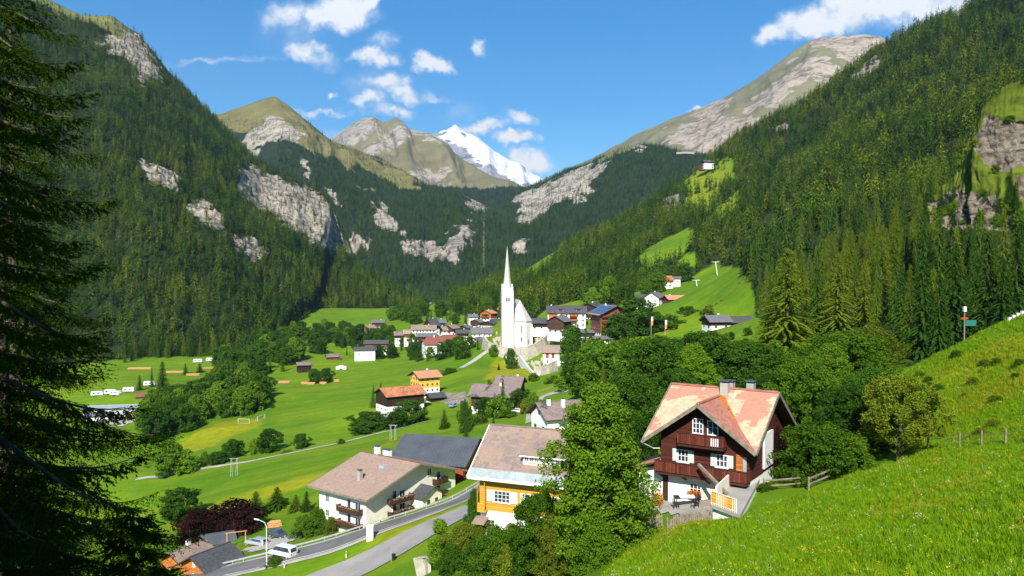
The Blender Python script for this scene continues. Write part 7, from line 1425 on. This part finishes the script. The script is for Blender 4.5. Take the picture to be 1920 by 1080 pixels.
hb_ = HILLS['rock_bluff']; bp_ = sample_hill('rock_bluff', 500, np.random.default_rng(9), 2.0); qb_ = proj(bp_); kb = 0
for p, q_ in zip(bp_, qb_):
    up = q_[1] < 330
    if q_[0] > 1960 or q_[1] > 440 or (up and rnd.random() > .12) or (not up and q_[1] < 375 and rnd.random() > .3): continue
    key = rnd.choice(['mid_bush', 'mid_bush_olive']) if up or rnd.random() < .5 else rnd.choice(['mid_spruce', 'mid_spruce', 'mid_bright'])
    nm = {'mid_bush': ('bluff_shrub', 'low green shrub clinging to the rock bluff'), 'mid_bush_olive': ('bluff_shrub', 'low olive shrub clinging to the rock bluff'), 'mid_bright': ('birch_tree', 'bright small tree rooted on the rock bluff'), 'mid_round': ('alder_tree', 'round green tree rooted on the rock bluff'), 'mid_spruce': ('spruce_tree', 'small spruce rooted on the rock bluff')}[key]
    plant(key, (p[0], p[1], p[2] - .3), rnd.uniform(1.2, 2.4) if 'bush' in key else rnd.uniform(4, 8) * (1.3 if key == 'mid_spruce' else .6), nm[0], nm[1], 'bush' if 'bush' in key else 'tree', nm[1].replace('clinging to', 'on') + 's'); kb += 1
    if kb > 55: break
for i, px in enumerate(np.linspace(235, 560, 34)):                 # front row of the left forest, pale trunks at the meadow's end
    py = np.interp(px, [230, 270, 340, 400, 470, 560], [682, 672, 671, 670, 664, 640]) - rnd.uniform(0, 5); w = gp(px + rnd.uniform(-5, 5), py, 350); key = ('mid_spruce_b', 'mid_spruce', 'mid_larch')[i * 7 % 3]
    plant(key, (w[0], w[1], w[2] - .4), rnd.uniform(15, 23), {'mid_spruce': 'spruce_tree', 'mid_spruce_b': 'fir_tree', 'mid_larch': 'larch_tree'}[key], {'mid_spruce': 'dark spruce in the front row of the forest beyond the camp', 'mid_spruce_b': 'mid green fir in the front row of the forest beyond the camp', 'mid_larch': 'yellow green larch in the front row of the forest beyond the camp'}[key], 'tree', 'front row of the left forest - ' + key.split('_', 1)[1], rnd.uniform(.8, 1.1))
# ---- the spruce the photograph looks past
def needle_spruce(name, label, pos, H, z0, R0, nb, seed, vis=None, tw=.30, nneed=24, mat='needle_near'):
    r = np.random.default_rng(seed); root = tag(empty(name, pos), label, 'tree'); stems = MB(); TW = []
    for i in range(nb):
        t = (i + r.uniform(0, .9)) / nb; z = z0 + (H - z0) * t; L = R0 * (1 - t) ** .75 * r.uniform(.5, 1.22) + .12; dro = r.uniform(.42, .85); an = i * 2.399 + r.uniform(-.4, .4)
        d = np.array([math.cos(an), math.sin(an), 0]); s = np.array([-d[1], d[0], 0])
        dens = 1.0 if (vis is None or vis(d)) else .4
        n = max(4, int(L / .2)); pts = []
        for q in range(n + 1):
            u = q / n; pts.append(d * (L * u) + np.array([0, 0, z + L * (.10 * u - dro * u ** 1.5 + .34 * u ** 3.2)]))
        for q in range(n): stems.tube(pts[q], pts[q + 1], .035 * (1 - q / n) * (.4 + L * .35) + .006, .035 * (1 - (q + 1) / n) * (.4 + L * .35) + .005, 5)
        for q in range(1, n + 1):
            u = q / n; bl = (L * .36 * (1.15 - u) + .16) * r.uniform(.6, 1.15); fwd = (pts[q] - pts[q - 1]); fwd /= np.linalg.norm(fwd)
            for sg in (-1, 1):
                if r.uniform() > dens: continue
                dr = fwd * .75 + s * sg * .85 + np.array([0, 0, -.28]); dr /= np.linalg.norm(dr); m = max(2, int(bl / .13))
                for j in range(m):
                    b = pts[q] + dr * (bl * (j + .3) / m) + np.array([0, 0, -.16 * (bl * (j / m)) ** 2])
                    for s2 in (-1, 1):
                        dd_ = dr * .8 + fwd * .35 * s2 + np.array([0, 0, -.35]) * r.uniform(.2, 1.3) + rdir(1, r)[0] * .25; TW.append((b, dd_ / np.linalg.norm(dd_), tw * r.uniform(.55, 1.1) * (.7 + .5 * (1 - j / m))))
                TW.append((pts[q] + dr * bl * .9, dr, tw * 1.0))
        TW.append((pts[-1], fwd, tw * 1.1))
    stems.tube((0, 0, min(z0, 0) - 2), (0, 0, H), .24 * H / 14, .02, 10); stems.build('trunk', M['bark'], root)
    B = np.array([x[0] for x in TW]); Dr = np.array([x[1] for x in TW]); Ln = np.array([x[2] for x in TW]); nt = len(TW)
    u = r.uniform(0, 1, (nt, nneed)); rad = rdir(nt * nneed, r).reshape(nt, nneed, 3); rad -= (rad * Dr[:, None]).sum(-1)[..., None] * Dr[:, None]; rad /= np.linalg.norm(rad, axis=2)[..., None] + 1e-9
    nd = rad * .72 + Dr[:, None] * .7; nl = (.045 * (1.1 - .5 * u))[..., None]; c0 = B[:, None] + Dr[:, None] * (u * Ln[:, None])[..., None]; wv = np.cross(nd, rad); wv /= np.linalg.norm(wv, axis=2)[..., None] + 1e-9; ww = .009
    v = np.stack([c0 - wv * ww, c0 + wv * ww, c0 + nd * nl + wv * ww * .6, c0 + nd * nl - wv * ww * .6], 2).reshape(-1, 3); f = np.arange(len(v)).reshape(-1, 4)
    link_mesh('crown', np_mesh('crown', v, f, [M[mat]]), root); return root
needle_spruce('spruce_tree', 'large dark spruce with drooping boughs close at the left frame edge', (-9.0, 13.0, -6.6), 17.0, -1.0, 3.4, 165, 31, lambda d: d[0] > -.35)
needle_spruce('spruce_tree', 'young spruce top poking up at the lower left', (-6.0, 12.6, -8.2), 4.4, .6, .85, 60, 32)
needle_spruce('spruce_tree', 'dark spruce directly behind the large one at the left edge', (-12.2, 19.0, Z(-12.2, 19)[0]), 21.0, .5, 4.2, 95, 33, lambda d: d[0] > -.2, .5, 16)
needle_spruce('spruce_tree', 'dark spruce second behind the large one at the left edge', (-16.2, 26.0, Z(-16.2, 26)[0]), 24.0, .5, 4.4, 90, 34, lambda d: d[0] > -.2, .6, 14)
for x, y, H, lb in ((-12.5, 5.0, 19, 'unseen spruce beside the viewer added to shade the large left one'), (-10.5, 1.0, 17, 'unseen spruce behind the viewer added to shade the left edge'), (-16, 8, 20, 'unseen spruce left of the viewer added to shade the left edge'), (-8.2, 4.2, 20, 'unseen spruce close behind the left edge of the view added for shade')):
    plant('mid_spruce', (x, y, Z(x, y)[0] - .5), H, 'spruce_tree', lb)  # unseen trees, added to keep the sun off the large left spruce
hr_ = np.random.default_rng(21)
for i in range(26):
    px, py = hr_.uniform(1705, 1915), hr_.uniform(650, 822)
    if py < 700 - (px - 1690) * .44 + 12: continue
    w = gp(px, py, 50); key = ['near_bush', 'near_bush_olive'][i % 2]
    plant(key, (w[0], w[1], w[2] - .15), hr_.uniform(.35, .95), 'meadow_shrub', ['low green shrub in the upper meadow above the fence', 'low olive shrub in the upper meadow above the fence'][i % 2], 'shrub', ['green', 'olive'][i % 2] + ' shrubs in the upper meadow', 1.5)
# ---- meadow grass and flowers
def tuft(name, seed, n, h, spread, mat):
    r = np.random.default_rng(seed); vs = []
    for i in range(n):
        an = r.uniform(0, 6.28); b = np.array([math.cos(an), math.sin(an), 0]) * spread * math.sqrt(r.uniform()); l = rdir(1, r)[0] * [1, 1, 0] * h * r.uniform(.2, .7); hh = h * r.uniform(.5, 1.2); w = np.array([-math.sin(an), math.cos(an), 0]) * .014
        m = b + l * .35 + [0, 0, hh * .6]; t = b + l + [0, 0, hh]; vs += [[b - w, b + w, m + w * .8, m - w * .8], [m - w * .8, m + w * .8, t + w * .1, t - w * .1]]
    v = np.array(vs).reshape(-1, 3); return np_mesh(name, v, np.arange(len(v)).reshape(-1, 4), [M[mat]])
def blossom(name, seed, mat, s, n, h):
    r = np.random.default_rng(seed); c = np.stack([r.normal(0, .09, n), r.normal(0, .09, n), h * r.uniform(.7, 1.15, n)], 1); a = rdir(n, r); a[:, 2] *= .3; b = np.cross(a, rdir(n, r)); v, f = quads(c, a * s, b * s); return np_mesh(name, v, f, [M[mat]])
MEADOW = [(1120, 1100), (1180, 1020), (1245, 992), (1330, 980), (1390, 975), (1440, 945), (1520, 930), (1600, 895), (1680, 872), (1700, 830), (1690, 700), (1920, 585), (2100, 540), (2100, 1200), (1120, 1200)]
gr_ = np.random.default_rng(77); n = 150000
yv = np.sqrt(gr_.uniform(18 ** 2, 116 ** 2, n)); xv = yv * gr_.uniform(.05, .78, n); zv = Z(xv, yv); qv = proj(np.stack([xv, yv, zv], -1)); ok_ = inpoly(qv, MEADOW) & (gr_.uniform(size=n) < np.clip(62 / yv, .3, 1)); P_ = np.stack([xv, yv, zv], -1)[ok_]
dryf = fbm(P_[:, 0] / 9, P_[:, 1] / 9, P_[:, 0] * 0, 4) + .20 * inpoly(proj(P_), [(1740, 700), (1960, 600), (1990, 720), (1760, 800)]) + gr_.uniform(-.25, .25, len(P_)); kid_ = np.where(dryf > .3, 2, gr_.integers(0, 2, len(P_))); sz = gr_.uniform(.6, 1.25, len(P_)) * (1 + .5 * np.clip(fbm(P_[:, 0] / 4, P_[:, 1] / 4, P_[:, 0] * 0, 3) * 2, -.6, 1))
scatter_object('meadow_grass', P_, sz, kid_, [tuft('tuft_a', 1, 16, .30, .22, 'grass_blade'), tuft('tuft_b', 2, 14, .22, .26, 'grass_blade'), tuft('tuft_c', 3, 14, .34, .2, 'grass_dry')], None, tilt=.15)
n = 5200; i_ = gr_.choice(len(P_), n); cl = fbm(P_[i_, 0] / 5, P_[i_, 1] / 5, P_[i_, 0] * 0 + 4, 3); i_ = i_[cl + gr_.uniform(-.3, .3, n) > -.05]
scatter_object('meadow_flowers', P_[i_], gr_.uniform(.7, 1.3, len(i_)), gr_.choice([0, 0, 0, 1, 1], len(i_)), [blossom('blossom_a', 1, 'flower_yellow', .026, 9, .30), blossom('blossom_b', 2, 'flower_white', .023, 9, .34)], None, tilt=.1)
# ------------------------------------------------------------------ air: thin even haze between the mountains
hb = MB(); hb.box(-14000, -400, -260, 14000, 14500, 3600)
hm = bpy.data.materials.new('thin_haze'); hm.use_nodes = True; k = NT(hm.node_tree)
pv = k.n('ShaderNodeVolumePrincipled'); pv.inputs['Color'].default_value = (.52, .74, 1.0, 1); pv.inputs['Density'].default_value = HAZE; pv.inputs['Anisotropy'].default_value = .2
o = k.n('ShaderNodeOutputMaterial'); k.l(pv.outputs[0], o.inputs['Volume'])
tag(hb.build('haze', hm), kind='stuff')
